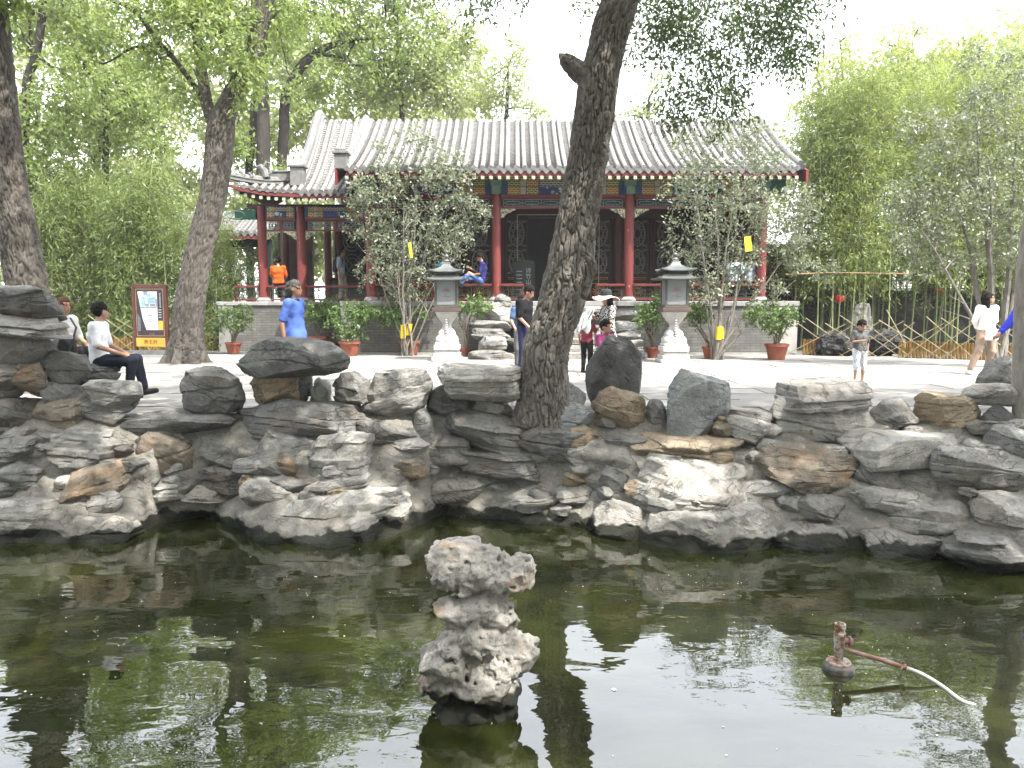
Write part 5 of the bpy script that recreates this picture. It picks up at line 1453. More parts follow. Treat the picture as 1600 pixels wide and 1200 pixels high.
# unseen trees behind the viewer, added to keep skylight off the rock wall
NB = [(-9, -5, 9, "unseen broad shade tree behind the viewer on the near bank to the left"), (12, -4, 10, "unseen broad shade tree behind the viewer on the near bank to the right"), (2, -8, 11, "unseen tall shade tree straight behind the viewer on the near bank"),
      (-17, -1, 9, "unseen shade tree at the far left end of the near bank"), (20, 0, 10, "unseen shade tree at the far right end of the near bank"), (-4, -13, 13, "unseen second row shade tree behind the viewer to the left"), (9, -12, 13, "unseen second row shade tree behind the viewer to the right")]
nb0 = None
for k, (x, y, h, lab) in enumerate(NB):
    o = thing("unseen_shade_tree", lab, "tree", (x, y, -.03), k * .9)
    if nb0 is None:
        t_ = put_trunk("trunk", [(0, 0, -.1, .4), (.1, 0, 2, .3), (.3, .2, 5, .25), (0, .3, 9, .12)], o, M_BARKG, 60, 20, (8, .3), .02, 90)
        rs = np.random.default_rng(k); bl = [(rs.normal() * 2.4, rs.normal() * 2.4, rs.uniform(3.2, 10.5), 1.7, 1.7, 1.2, 620) for _ in range(34)]
        nb0 = (t_, crown("crown", bl, LF_FAR, o, .26, .13, 93, 20, .8, .4))
    else:
        for q in nb0: c = q.copy(); COL.objects.link(c); c.parent = o
        o.scale = (1.1, 1.1, h / 9)

# ---- myrtle trees with many stems
def myrtle(name, label, px, py, Y, stems, blobs, seed, tape=True, leafL=.10, tag_px=None):
    b0 = G(px, py) if Y is None else P(px, py, Y); Yb = b0.y
    o = thing(name, label, "small tree", (b0.x, Yb, 0), local=False)
    mb = MB(); rr = random.Random(seed); ends = []
    for k, (tx, ty, r_) in enumerate(stems):
        a = Vector((b0.x + rr.uniform(-.16, .16), Yb + rr.uniform(-.12, .12), -.02)); e = P(tx, ty, Yb + rr.uniform(-.7, .7))
        m_ = a.lerp(e, .35) + Vector((0, 0, (e - a).length * .07)); pts = []
        for i in range(9):
            s_ = i / 8; q = a * (1 - s_) ** 2 + m_ * 2 * s_ * (1 - s_) + e * s_ ** 2
            pts.append(q + Vector((rr.uniform(-1, 1), rr.uniform(-1, 1), 0)) * .03 * (0 < i))
        st = MB(); st.tube(pts, [r_ * (1 - .8 * i / 8) for i in range(9)], 7)
        so = st.build("stem", M_BARKM, o, ORG[o.name]); ends.append(pts)
        for j in range(5):
            i = rr.randint(3, 7); limb(mb, pts[i], pts[i] + Vector((rr.uniform(-1, 1), rr.uniform(-.8, .8), rr.uniform(.2, 1.2))) * .8, .014, .004, seed + k * 9 + j, .02, 4)
    mb.build("twigs", M_BARKM, o, ORG[o.name])["kind"] = "stuff"
    crown("crown", [pblob(q[0], q[1], q[2], q[3], Yb, q[4] * 1.05, q[2] * mpp(q[0], q[1], Yb) * .8) for q in blobs], LF_MYR, o, leafL, leafL * .5, seed + 5, 14, .30, .15)
    if tape:
        M_T = simple("yellow_tape", (0.72, 0.52, 0.02), (0.62, 0.44, 0.02), scale=20, rough=.5)
        for pts in ends[:2]:
            t0 = MB(); i0 = [p for p in spline([tuple(p) for p in pts], 40) if .48 < p[2] < .90]
            if len(i0) > 1: t0.tube([Vector(p) for p in i0], .075, 10); t0.build("tape_wrap", M_T, o, ORG[o.name])
    return o
myrtle("myrtle_tree", "small many stemmed tree with yellow tape left of centre lantern", 637, 556, None,
       [(632, 330, .05), (652, 300, .05), (600, 260, .035), (690, 290, .035), (560, 340, .03), (735, 350, .03), (660, 210, .035), (620, 420, .03), (700, 400, .03)],
       [(640, 250, 42, 60, 700), (600, 300, 50, 50, 900), (690, 300, 50, 56, 1000), (570, 350, 44, 44, 800), (730, 330, 36, 30, 420), (640, 360, 70, 50, 1500), (610, 410, 50, 44, 800), (700, 380, 50, 44, 900), (590, 425, 40, 30, 420), (660, 440, 50, 30, 420), (560, 300, 24, 24, 200), (665, 215, 22, 30, 220), (600, 250, 24, 30, 220), (700, 245, 24, 30, 240), (745, 350, 24, 16, 160), (720, 270, 26, 40, 300), (625, 470, 44, 20, 170)], 201)
myrtle("myrtle_tree", "small many stemmed tree with yellow tape right of centre lantern", 1120, 562, None,
       [(1118, 300, .055), (1150, 260, .05), (1085, 300, .04), (1200, 320, .045), (1080, 220, .03), (1180, 210, .035), (1260, 360, .035), (1210, 200, .03), (1240, 440, .03)],
       [(1130, 230, 60, 40, 640), (1090, 280, 50, 44, 800), (1190, 250, 50, 50, 800), (1140, 320, 70, 50, 1500), (1080, 370, 44, 54, 900), (1210, 330, 50, 50, 1000), (1100, 440, 46, 40, 640), (1240, 380, 50, 40, 800), (1160, 400, 50, 44, 700), (1260, 320, 34, 34, 400), (1270, 420, 40, 26, 420), (1070, 230, 24, 34, 240), (1120, 195, 40, 24, 220), (1195, 205, 40, 24, 220), (1060, 300, 22, 24, 180), (1200, 450, 40, 20, 200)], 202)
myrtle("myrtle_tree", "tall grey leafed tree with forked trunk beside the woman in white", 1565, 575, 17.5,
       [(1500, 330, .11), (1545, 260, .10), (1440, 360, .05), (1590, 200, .09), (1410, 300, .04), (1520, 140, .06), (1620, 320, .06)],
       [(1500, 330, 80, 60, 1900), (1440, 370, 60, 40, 1000), (1560, 280, 70, 60, 1700), (1420, 310, 46, 44, 800), (1540, 180, 60, 56, 1300), (1590, 360, 50, 50, 900), (1480, 240, 60, 50, 1200), (1590, 110, 40, 50, 700), (1520, 90, 30, 30, 300), (1460, 410, 50, 20, 420), (1560, 400, 60, 26, 600), (1440, 190, 40, 40, 420), (1640, 220, 60, 90, 1500), (1430, 430, 30, 12, 140)], 203, True, .095)
# yellow sticky cards hung in the myrtles
M_CARD = simple("yellow_card", (0.80, 0.62, 0.03), (0.7, 0.55, 0.03), rough=.5)
for px, py, Y, rz_, lab in ((641, 391, 20.6, .8, "curled yellow sticky card hanging in the left small tree"), (1169, 381, 19.6, .15, "flat yellow sticky card hanging in the right small tree")):
    c = P(px, py, Y); k = mpp(px, py, Y); m = MB(); n = 5; cur = .5 if px < 900 else .06
    v = []
    for i in range(n + 1):
        a = (i / n - .5) * 2 * cur
        for zz in (-11.5, 11.5):
            v.append((math.sin(a) * 5.5 * k / max(cur, .01) * .5 if cur > .1 else (i / n - .5) * 11 * k, (math.cos(a) - 1) * .12, zz * k))
    m.raw(v, [(2 * i, 2 * i + 2, 2 * i + 3, 2 * i + 1) for i in range(n)])
    o = m.build("sticky_card", M_CARD); o.location = c; o.rotation_euler = (0, R(-8), rz_); tag(o, lab, "card")
    s_ = o.modifiers.new("thick", 'SOLIDIFY'); s_.thickness = .003

# ---- bamboo
M_CULM = simple("bamboo_culm", (0.16, 0.18, 0.075), (0.095, 0.115, 0.05), scale=3, rough=.45, vary=.25)
def bamboo_meshes(seed, H, low, nleaf, spread):
    rr = random.Random(seed); rs = np.random.default_rng(seed)
    lean = Vector((rr.uniform(-1, 1), rr.uniform(-1, 1), 0)) * H * .10
    pts = []; rad = []
    n = 26
    for i in range(n + 1):
        s_ = i / n; p = Vector((0, 0, s_ * H)) + lean * s_ * .6 + lean * 1.3 * max(0, s_ - .6) ** 2 * 4
        p.z -= H * .10 * max(0, s_ - .6) ** 2 * 5
        for e in (0, 1):
            pts.append(p + Vector((0, 0, .012 * e))); rad.append((.023 * (1 - .75 * s_)) * (1.22 if e == 0 else 1.0))
    m = MB(); m.tube(pts, rad, 6)
    cul = np.array([tuple(p) for p in pts])
    tw = int(nleaf / 9); s_ = rs.uniform(low, 1.0, tw); idx = (s_ * (len(cul) - 1)).astype(int)
    br = rs.normal(size=(tw, 3)) * np.array([1, 1, .45]); br /= np.linalg.norm(br, axis=1)[:, None]
    L = rs.uniform(.15, 1.0, tw) * spread * (1.15 - .6 * s_)
    tip = cul[idx] + br * L[:, None]; tip[:, 2] -= .25 * L ** 2
    k = 9; pp = np.repeat(tip, k, 0) + rs.normal(size=(tw * k, 3)) * .10; dd = np.repeat(br, k, 0) * .5 + rs.normal(size=(tw * k, 3)) * .6
    V, F = leaves_np(pp, dd, .17, .030, seed, .55)
    return m, mesh_np("bamboo_leaves", V, F)
def grove(variants, spots, label, group, seed, taper=None):
    rr = random.Random(seed); first = {}
    for k, (x, y) in enumerate(spots):
        v = k % len(variants)
        o = thing("bamboo", label, "bamboo", (x, y, -.03), rr.uniform(0, 6.28), group)
        if v not in first:
            m, lm = variants[v][0]
            c = m.build("culm", M_CULM, o); l_ = put("foliage", lm, variants[v][1], o); first[v] = (c, l_)
        else:
            for q in first[v]: c = q.copy(); COL.objects.link(c); c.parent = o
        s_ = rr.uniform(.86, 1.12); s_ *= taper(x) if taper else 1.0; o.scale = (s_, s_, s_ * rr.uniform(.92, 1.1))
rr = random.Random(77)
vr = [(bamboo_meshes(300 + i, 8.6, .30, 2300, 1.4), LF_BAM if i % 3 else LF_BAM2) for i in range(6)]
sp = []
for k in range(76):
    px = rr.uniform(1275, 1660) if k % 5 else rr.uniform(1640, 1800); y = rr.uniform(23.9, 26.1); sp.append((P(px, 500, y).x, y))
for k in range(10):
    px = rr.uniform(1235, 1300); y = rr.uniform(25.0, 26.2); sp.append((P(px, 500, y).x, y))
grove(vr, sp, "tall bamboo stem in the grove behind the right lattice fence", "bamboo in the right grove", 1)
LF_BAM3 = leafmat("leaf_bamboo_shaded", (0.060, 0.088, 0.028), (0.115, 0.145, 0.045), .38)  # shade over the left grove put into a darker leaf colour
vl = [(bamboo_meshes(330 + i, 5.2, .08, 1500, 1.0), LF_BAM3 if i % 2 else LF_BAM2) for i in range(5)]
sp = []
for k in range(84):
    px = rr.uniform(-190, 385) if k % 3 == 0 else rr.uniform(50, 385); y = rr.uniform(24.5, 27.6); sp.append((P(px, 500, y).x, y))
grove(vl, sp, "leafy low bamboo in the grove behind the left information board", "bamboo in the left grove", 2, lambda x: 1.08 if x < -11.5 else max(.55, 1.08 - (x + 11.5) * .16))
# ================================================================== plaza objects
M_MARBLE = simple("white_marble", (0.40, 0.396, 0.38), (0.30, 0.296, 0.283), scale=5, rough=.6, bump=.15, bscale=25)
M_BRONZE = simple("dark_bronze", (0.030, 0.034, 0.032), (0.05, 0.054, 0.05), scale=6, rough=.45, spec=.5)
M_LROOF = simple("lantern_roof_metal", (0.055, 0.06, 0.058), (0.09, 0.095, 0.092), scale=6, rough=.4, spec=.5)
M_LBASE = simple("lantern_base_brown", (0.075, 0.055, 0.048), scale=6, rough=.6)
M_LGLASS = simple("frosted_panel", (0.16, 0.172, 0.172), (0.14, 0.15, 0.152), scale=3, rough=.35, spec=.5)
M_PINK = simple("pink_paint", (0.19, 0.135, 0.142), (0.17, 0.145, 0.15), rough=.6)
M_BLUEP = simple("bluegrey_paint", (0.125, 0.14, 0.16), rough=.6)
def garden_lantern(px, py, label, flower):
    b0 = G(px, py); o = thing("garden_lantern", label, "lantern", (b0.x, b0.y, 0), 0, "stone lanterns on the plaza")
    m = MB(); m.box((0, 0, .045), (.74, .74, .09)); m.box((0, 0, .14), (.66, .66, .10)); m.box((0, 0, .225), (.58, .58, .07)); m.box((0, 0, .33), (.63, .63, .14)); m.box((0, 0, .43), (.57, .57, .06))
    m.build("plinth", M_MARBLE, o, bevel=.015)
    m = MB(); m.lathe([(.27, .46), (.285, .52), (.27, .58), (.22, .64), (.20, .66), (.215, .68), (.19, .74), (.13, .80), (.105, .86), (.10, .90), (.125, .94), (.14, .96), (.19, 1.02), (.205, 1.06), (.25, 1.10), (.26, 1.15), (.285, 1.19), (.29, 1.22)], 24, sq=.8)
    m.build("pedestal", M_MARBLE, o)
    m = MB()
    for k in range(11): m.lathe([(.012, 0), (.036, .012), (.036, .032), (.012, .044)], 8, (0, -.20 - .07 * abs(.86 - (.52 + k * .06)) / .4, .50 + k * .062))
    m.build("bead_rib", M_MARBLE, o)
    m = MB(); m.box((0, 0, 1.27), (.68, .68, .10)); m.box((0, 0, 1.34), (.58, .58, .04)); m.build("lantern_base", M_LBASE, o, bevel=.01)
    m = MB(); w = .255
    for sx_ in (-1, 1):
        for sy_ in (-1, 1): m.box((sx_ * w, sy_ * w, 1.68), (.055, .055, .64))
    for sy_ in (-1, 1):
        m.box((0, sy_ * w, 1.375), (.455, .05, .03)); m.box((0, sy_ * w, 1.985), (.455, .05, .03)); m.box((sy_ * w, 0, 1.375), (.05, .455, .03)); m.box((sy_ * w, 0, 1.985), (.05, .455, .03))
    fr = m.build("frame", M_BRONZE, o)
    for k in range(4):
        m = MB(); q = Matrix.Rotation(k * math.pi / 2, 3, 'Z'); m.box(q @ Vector((0, -w, 1.68)), (.452, .02, .578) if k % 2 == 0 else (.02, .452, .578)); m.build("panel", M_LGLASS, fr)
    m = MB()
    for j in range(7):
        a = math.pi * (.1 + .8 * j / 6); L = .11 if flower else .10; c = Vector((math.cos(a) * .045, -w - .0125, 1.69 + math.sin(a) * .05))
        d = Vector((math.cos(a), 0, math.sin(a))); s_ = Vector((-d.z, 0, d.x)) * .026
        m.raw([c - d * .03, c + s_ + d * L * .3, c + d * L, c - s_ + d * L * .3], [(0, 1, 2, 3)])
    m.build("painted_flower", M_PINK, fr)
    m = MB(); m.bar((-.10, -w - .0115, 1.60), (.11, -w - .0115, 1.585), .002, .022); m.bar((0, -w - .0115, 1.69), (.015, -w - .0115, 1.50), .002, .016); m.build("painted_leaf", M_BLUEP, fr)
    def roof(zb, zt, wb, wt, up, n=6, th=.025):
        m = MB(); N = 33; v = []
        for i in range(n + 1):
            s_ = i / n; wd = wb + (wt - wb) * (1 - (1 - s_) ** 1.7); z = zb + (zt - zb) * s_ ** 1.5
            for k in range(4):
                for j in range(8):
                    u = j / 8 * 2 - 1; p = {0: (u, -1), 1: (1, u), 2: (-u, 1), 3: (-1, -u)}[k]
                    v.append((p[0] * wd, p[1] * wd, z + up * (1 - s_) ** 2 * abs(u) ** 3))
        K = 32
        f = [(i * K + a, i * K + (a + 1) % K, (i + 1) * K + (a + 1) % K, (i + 1) * K + a) for i in range(n) for a in range(K)]
        f.append(tuple(n * K + a for a in range(K)))
        m.raw(v, f, 0, False)
        m.raw([(x, y, z - th) for x, y, z in v[:K]] , [tuple(range(K))[::-1]]); b_ = len(m.v) - K
        for a in range(K): m.f.append([a, b_ + a, b_ + (a + 1) % K, (a + 1) % K][::-1]); m.mi.append(0); m.sm.append(False)
        return m
    roof(2.005, 2.10, .50, .33, .035).build("lower_roof", M_LROOF, o)
    m = MB(); m.box((0, 0, 2.155), (.56, .56, .10), taper=.92); m.build("roof_neck", M_BRONZE, o)
    roof(2.205, 2.45, .41, .07, .05).build("upper_roof", M_LROOF, o)
    m = MB(); m.lathe([(.07, 2.44), (.085, 2.47), (.06, 2.50), (.035, 2.52), (.04, 2.54), (.055, 2.56), (.055, 2.60), (.03, 2.63), (.005, 2.64)], 14); m.build("finial", M_LROOF, o)
    return o
garden_lantern(699, 563, "white stone lantern left of the leaning tree near the steps", 0)
garden_lantern(1052, 566, "white stone lantern right of the steps beside the small tree", 1)

# ---- potted shrubs
M_TERRA = simple("terracotta", (0.23, 0.072, 0.042), (0.175, 0.054, 0.034), scale=7, rough=.75, bump=.15, vary=.12)
M_SOIL = simple("pot_soil", (0.05, 0.035, 0.025), rough=.95)
M_TWIG = simple("shrub_stem", (0.14, 0.11, 0.08), rough=.85)
def pot(px, py, wpx, label, blobs, seed, Y=None):
    b0 = G(px, py); k = mpp(px, py, b0.y); r_ = wpx * k / 2; h = r_ * 1.42
    o = thing("potted_shrub", label, "potted plant", (b0.x, b0.y, 0), 0, "potted shrubs along the platform", local=False)
    m = MB(); m.lathe([(r_ * .70, 0), (r_ * .94, h * .80), (r_ * .95, h * .82), (r_ * 1.06, h * .83), (r_ * 1.08, h), (r_ * .96, h), (r_ * .93, h * .88)], 28, (b0.x, b0.y, 0)); m.build("pot", M_TERRA, o, ORG[o.name])
    m = MB(); m.lathe([(r_ * .93, h * .86), (r_ * .5, h * .90), (.01, h * .91)], 20, (b0.x, b0.y, 0)); m.build("soil", M_SOIL, o, ORG[o.name])
    m = MB(); rr = random.Random(seed); bs = [pblob(q[0], q[1], q[2], q[3], b0.y - .05, q[4] * 2.2, q[2] * k * .75) for q in blobs]
    for j in range(7):
        q = rr.choice(bs); e = Vector((q[0] + rr.uniform(-.7, .7) * q[3], q[1] + rr.uniform(-.5, .5) * q[4], q[2] + rr.uniform(-.3, .4) * q[5]))
        limb(m, (b0.x + rr.uniform(-.04, .04), b0.y + rr.uniform(-.04, .04), h * .85), e, .022, .005, seed * 3 + j, .06, 5)
    m.build("stems", M_TWIG, o, ORG[o.name])
    crown("foliage", bs, LF_POT, o, .095, .052, seed, 12, .20, .2)
POTS = [(365, 552, 24, "small terracotta potted shrub farthest left near the forked tree", [(362, 498, 34, 24, 420), (380, 488, 20, 14, 110)]),
        (412, 545, 25, "second terracotta potted shrub from the left against the dark wall", [(408, 496, 28, 22, 320)]),
        (497, 549, 34, "terracotta potted shrub just right of the man in blue", [(500, 486, 34, 20, 420), (520, 490, 28, 18, 260)]),
        (521, 548, 20, "narrow terracotta potted shrub tucked behind its neighbour by the pale corner stone", [(528, 478, 26, 14, 240)]),
        (547, 556, 32, "large terracotta potted shrub in front of the pale left corner stone", [(545, 500, 34, 26, 460), (566, 488, 26, 18, 230), (550, 522, 24, 12, 90)]),
        (640, 555, 32, "terracotta potted shrub hidden behind the left taped stems", [(605, 490, 34, 20, 380), (622, 500, 28, 16, 160), (660, 486, 20, 14, 120)]),
        (727, 557, 18, "terracotta potted shrub half hidden behind the left stone lantern", [(738, 478, 30, 15, 330), (722, 486, 16, 12, 90)]),
        (1021, 559, 24, "terracotta potted shrub half hidden left of the right stone lantern", [(1014, 492, 28, 24, 380), (1025, 472, 14, 16, 100)]),
        (1110, 560, 26, "terracotta potted shrub behind the right taped stems", [(1092, 490, 26, 16, 300), (1085, 500, 20, 10, 80)]),
        (1213, 562, 35, "large terracotta potted shrub at the right end of the platform", [(1196, 490, 40, 22, 520), (1232, 492, 26, 16, 170), (1212, 512, 24, 12, 130)])]
for k, (px, py, w, lab, bl) in enumerate(POTS): pot(px, py, w, lab, bl, 500 + k)

# ---- information board
M_SFRAME = simple("sign_brown_wood", (0.105, 0.035, 0.025), (0.08, 0.028, 0.02), scale=5, rough=.45)
M_SDARK = simple("sign_print_dark", (0.045, 0.033, 0.042), rough=.5)
M_SWHITE = simple("sign_print_white", (0.62, 0.62, 0.61), (0.57, 0.57, 0.57), scale=5, rough=.5)
M_SYEL = simple("sign_print_yellow", (0.62, 0.36, 0.05), (0.60, 0.34, 0.05), rough=.5)
M_SBLUE = simple("sign_print_blue", (0.16, 0.32, 0.58), (0.30, 0.44, 0.62), scale=14, rough=.5)
M_SGREY = simple("sign_print_grey", (0.24, 0.26, 0.30), (0.16, 0.2, 0.26), scale=22, rough=.5)
M_SGOLD = simple("sign_print_gold", (0.46, 0.30, 0.12), rough=.5)
b0 = G(238, 553); ks = mpp(238, 500, b0.y)
sg = thing("information_board", "brown framed garden map board with a yellow panel in front of bamboo", "sign", (b0.x, b0.y, 0), R(-7))
SW, SH = 58 * ks, 108 * ks
m = MB()
for s_ in (-1, 1): m.box((s_ * (SW / 2 - .045), 0, SH / 2), (.09, .10, SH))
m.box((0, 0, SH - .05), (SW - .18, .10, .10)); m.box((0, 0, .47), (SW - .18, .09, .04)); m.build("frame", M_SFRAME, sg, bevel=.008)
m = MB(); m.box((0, 0, .05), (SW + .25, .5, .10)); m.build("base_slab", M_EDGE, sg)
m = MB(); m.bx(-SW / 2 + .09, SW / 2 - .09, -.03, .03, .49, SH - .10); mp_ = m.build("map_panel", M_SDARK, sg)
x0, x1, z0, z1 = -SW / 2 + .09, SW / 2 - .09, .49, SH - .10
m = MB()
for a, b_, c, d in ((x0 + .02, x1 - .02, z1 - .035, z1 - .02), (x0 + .02, x1 - .02, z0 + .02, z0 + .035), (x0 + .02, x0 + .035, z0 + .035, z1 - .035), (x1 - .035, x1 - .02, z0 + .035, z1 - .035)): m.bx(a, b_, -.034, -.0305, c, d)
m.build("print_border", M_SGOLD, mp_)
W_, H_ = x1 - x0, z1 - z0
def up_(poly, mat, nm, y=-.034):
    m = MB(); pts = [(x0 + u * W_, z0 + (1 - v_) * H_) for u, v_ in poly]; m.raw([(a, y, c) for a, c in pts], [tuple(range(len(pts)))[::-1]]); return m.build(nm, mat, mp_)
up_([(.10, .07), (.77, .07), (.77, .86), (.36, .86), (.24, .62)], M_SWHITE, "map_print")
for q in ([(.22, .18), (.36, .18), (.36, .36), (.22, .38)], [(.40, .12), (.56, .12), (.54, .18), (.40, .18)], [(.42, .20), (.72, .18), (.72, .30), (.44, .32)]): up_(q, M_SBLUE, "map_print", -.036)
for q in ([(.19, .38), (.74, .38), (.74, .405), (.19, .405)], [(.36, .32), (.48, .32), (.48, .37), (.36, .37)], [(.52, .32), (.70, .32), (.70, .37), (.52, .37)], [(.72, .22), (.76, .22), (.76, .38), (.72, .38)], [(.30, .07), (.44, .07), (.44, .14), (.30, .14)]): up_(q, M_SGREY, "map_print", -.0375)
for v_ in (.46, .55, .63, .68): up_([(.42, v_), (.58, v_), (.58, v_ + .013), (.42, v_ + .013)], M_SGREY, "map_print", -.036)
for v_ in (.50, .565, .75): up_([(.28, v_), (.72, v_), (.72, v_ + .005), (.28, v_ + .005)], M_SGREY, "map_print", -.036)
up_([(.78, .67), (.94, .67), (.94, .86), (.78, .86)], M_SYEL, "map_print")
for k in range(4): up_([(.80, .44 + k * .05), (.90, .44 + k * .05), (.90, .452 + k * .05), (.80, .452 + k * .05)], M_SWHITE, "map_print")
for k in range(4): up_([(.07 + k * .025, .52 + k * .03), (.085 + k * .025, .52 + k * .03), (.085 + k * .025, .88), (.07 + k * .025, .88)], M_SGREY, "map_print")
text("lettering", "恭\n王\n府\n景\n区\n导\n览\n图", .052, (x0 + .87 * W_, -.036, z0 + .745 * H_), (R(90), 0, 0), M_SWHITE, sg)
text("lettering", "恭王府", .050, (x0 + .54 * W_, -.036, z0 + .055 * H_), (R(90), 0, 0), simple("sign_print_rose", (0.45, 0.2, 0.2), rough=.5), sg)
m = MB(); m.bx(x0, x1, -.05, .04, .215, .46); m.build("yellow_panel", M_SYEL, sg)
text("lettering", "恭王府", .14, (0, -.0525, .335), (R(90), 0, 0), simple("black_print", (0.02, 0.015, 0.01), rough=.5), sg)

# ---- bamboo lattice fences
M_STICK = simple("bamboo_stick", (0.27, 0.235, 0.135), (0.20, 0.17, 0.095), scale=9, rough=.6, vary=.18)
M_HALF = simple("bamboo_post_yellow", (0.23, 0.135, 0.040), (0.15, 0.085, 0.025), scale=9, rough=.55, vary=.2)
def fence(name, label, a, b_, hz, pz, n, seed, postspan):
    a, b_ = Vector(a), Vector(b_); o = thing(name, label, "fence", a, local=False); rr = random.Random(seed); d = b_ - a
    for k in range(n):
        s_ = (k + .5) / n; w = 1.35 * hz / d.length * rr.uniform(.8, 1.15)
        for sg_ in (-1, 1):
            p = a + d * (s_ - sg_ * w * .5); q = a + d * (s_ + sg_ * w * .5); q = q + Vector((0, 0, hz * rr.uniform(.85, 1.12))); y = -.02 * sg_
            m = MB(); m.tube([p + Vector((0, y, .0)), q + Vector((0, y, 0))], rr.uniform(.009, .013), 6); m.build("stick", M_STICK, o, ORG[o.name])
    m0 = None; L = d.length; x = 0.0
    while x < L:
        if any(u0 <= x / L <= u1 for u0, u1 in postspan):
            p = a + d * (x / L) + Vector((0, .10, 0))
            if m0 is None:
                m = MB(); m.tube([(0, 0, -.02), (0, 0, pz)], .040, 8, 0, True, True); m0 = m.build("half_post", M_HALF, o); q = m0
            else: q = dup(m0, o)
            q.location = p - ORG[o.name]; q.scale = (1, 1, rr.uniform(.93, 1.04)); q.rotation_euler = (0, rr.uniform(-.02, .02), 0)
        x += .083
    return o
fence("lattice_fence", "crossed bamboo stick fence before the left bamboo grove", G(160, 549), G(385, 546), 1.02, .42, 9, 1, [(0, 1)])
fence("lattice_fence", "crossed bamboo stick fence along the right bamboo grove behind the boy", G(1258, 555), G(1640, 566), 1.0, .44, 12, 2, [(.0, .10), (.42, 1)])
m = MB(); m.tube([P(1228, 429, 23.4), P(1300, 426, 23.5), P(1425, 428, 23.6)], .021, 7); tag(m.build("bamboo_pole", simple("orange_bamboo", (0.22, 0.14, 0.07), rough=.6)), "thin orange bamboo pole tied level across the right grove", "pole")

# ---- rubbish bags, broom, stele
t = NT("black_plastic"); v = t.pos(); t.col((0.012, 0.012, 0.013)); t.bump(t.noise(v, 14, 5, .6, .8), 1.0, .06); M_BAG = t.set(.36, .35)
for q, lab, Yb in (((1276, 520, 1334, 557), "bulging black rubbish bag left of the boy", 21.6), ((1322, 528, 1352, 556), "small black rubbish bag squeezed between two larger ones", 21.9), ((1358, 514, 1410, 557), "large black rubbish bag right of the boy", 21.5)):
    o = rock_px("rubbish_bag", q, 'k', None, Y=Yb, n=20, layers=0, rough=.13, cuts=10, box=2.4, depth=.75, push=.2, keep=.1); o.data.materials.clear(); o.data.materials.append(M_BAG); tag(o, lab, "rubbish bag")
o = rock_px("upright_stone", (1322, 474, 1362, 530), 'd', None, Y=24.6, n=24, layers=0, rough=.09, cuts=7, box=4, depth=.35, push=.2); tag(o, "pitted tan upright stone behind the boy among the bamboo", "stone")
br = thing("broom", "straw broom leaning on the right lattice fence", "broom", G(1424, 557), local=False)
m = MB(); m.tube([P(1385, 484, 21.4), P(1412, 533, 21.2)], .014, 7); m.build("handle", M_STICK, br, ORG[br.name])
m = MB(); rr = random.Random(3)
for k in range(70):
    a = P(1410 + rr.uniform(-3, 3), 533, 21.2 + rr.uniform(-.05, .05)); e = P(rr.uniform(1410, 1438), 556, 21.0 + rr.uniform(-.15, .15)); m.tube([a, a.lerp(e, .5) + Vector((rr.uniform(-.03, .03), 0, .02)), e], [.006, .007, .004], 4)
m.build("straw_head", simple("straw", (0.30, 0.26, 0.13), (0.22, 0.19, 0.09), rough=.8), br, ORG[br.name])
# ---- small red festival lanterns
M_RLAN = simple("red_silk", (0.55, 0.02, 0.03), (0.45, 0.02, 0.03), rough=.5)
for px, py, Y, r_, lab in ((1311, 467, 24.5, .15, "round red lantern hanging low in the bamboo behind the boy"), (1467, 454, 25.5, .13, "tiny red lantern hanging deeper in the right bamboo"), (484, 362, 24.9, .10, "tiny red lantern hanging under the pavilion eave")):
    c = P(px, py, Y); o = thing("red_lantern", lab, "lantern", c, 0, "red lanterns")
    m = MB(); m.lathe([(r_ * .35, -r_ * .75), (r_ * .8, -r_ * .55), (r_, -.0), (r_ * .8, r_ * .55), (r_ * .35, r_ * .75)], 16); m.build("body", M_RLAN, o)
    m = MB(); m.lathe([(r_ * .36, r_ * .75), (r_ * .36, r_ * .9)], 12); m.lathe([(r_ * .36, -r_ * .9), (r_ * .36, -r_ * .75)], 12); m.build("cap", M_GOLD, o)
    m = MB(); m.tube([(0, 0, r_ * .9), (0, 0, r_ * .9 + .5)], .006, 5); m.build("cord", M_GOLD, o)

# ---- fountain pipe with hose in the pond
t = NT("rusty_pipe"); v = t.pos(); m_ = t.ramp(t.noise(v, 22, 5, .65), [(.45, 0.0), (.58, 1.0)])
t.col(t.mix(m_, (0.36, 0.35, 0.32), (0.17, 0.055, 0.025))); t.bump(t.noise(v, 60, 4), .4, .005); M_PIPE = t.set(.6, .4)
fb = G(1310, 1046, WZ); FY = fb.y; kf = mpp(1310, 1020, FY)
fp = thing("fountain_pipe", "rusty upright fountain pipe with hose in the pond", "pipe", (fb.x, FY, WZ), local=False)
FO = ORG[fp.name]
m = MB(); m.lathe([(.105, -.05), (.11, .0), (.108, .03), (.09, .05), (.06, .056)], 24, (fb.x, FY, WZ)); m.build("float_ring", simple("black_rubber", (0.035, 0.034, 0.033), (0.16, 0.14, 0.13), scale=16, rough=.5), fp, FO)
m = MB(); m.lathe([(.085, .056), (.08, .065), (.03, .07)], 20, (fb.x, FY, WZ)); m.build("flange", M_PIPE, fp, FO)
m = MB(); m.lathe([(.030, .05), (.030, .13), (.036, .132), (.036, .16), (.036, .20), (.040, .202), (.040, .27), (.034, .274), (.034, .30), (.038, .302), (.038, .335), (.028, .336), (.026, .30)], 18, (fb.x, FY, WZ)); m.build("upright_pipe", M_PIPE, fp, FO)
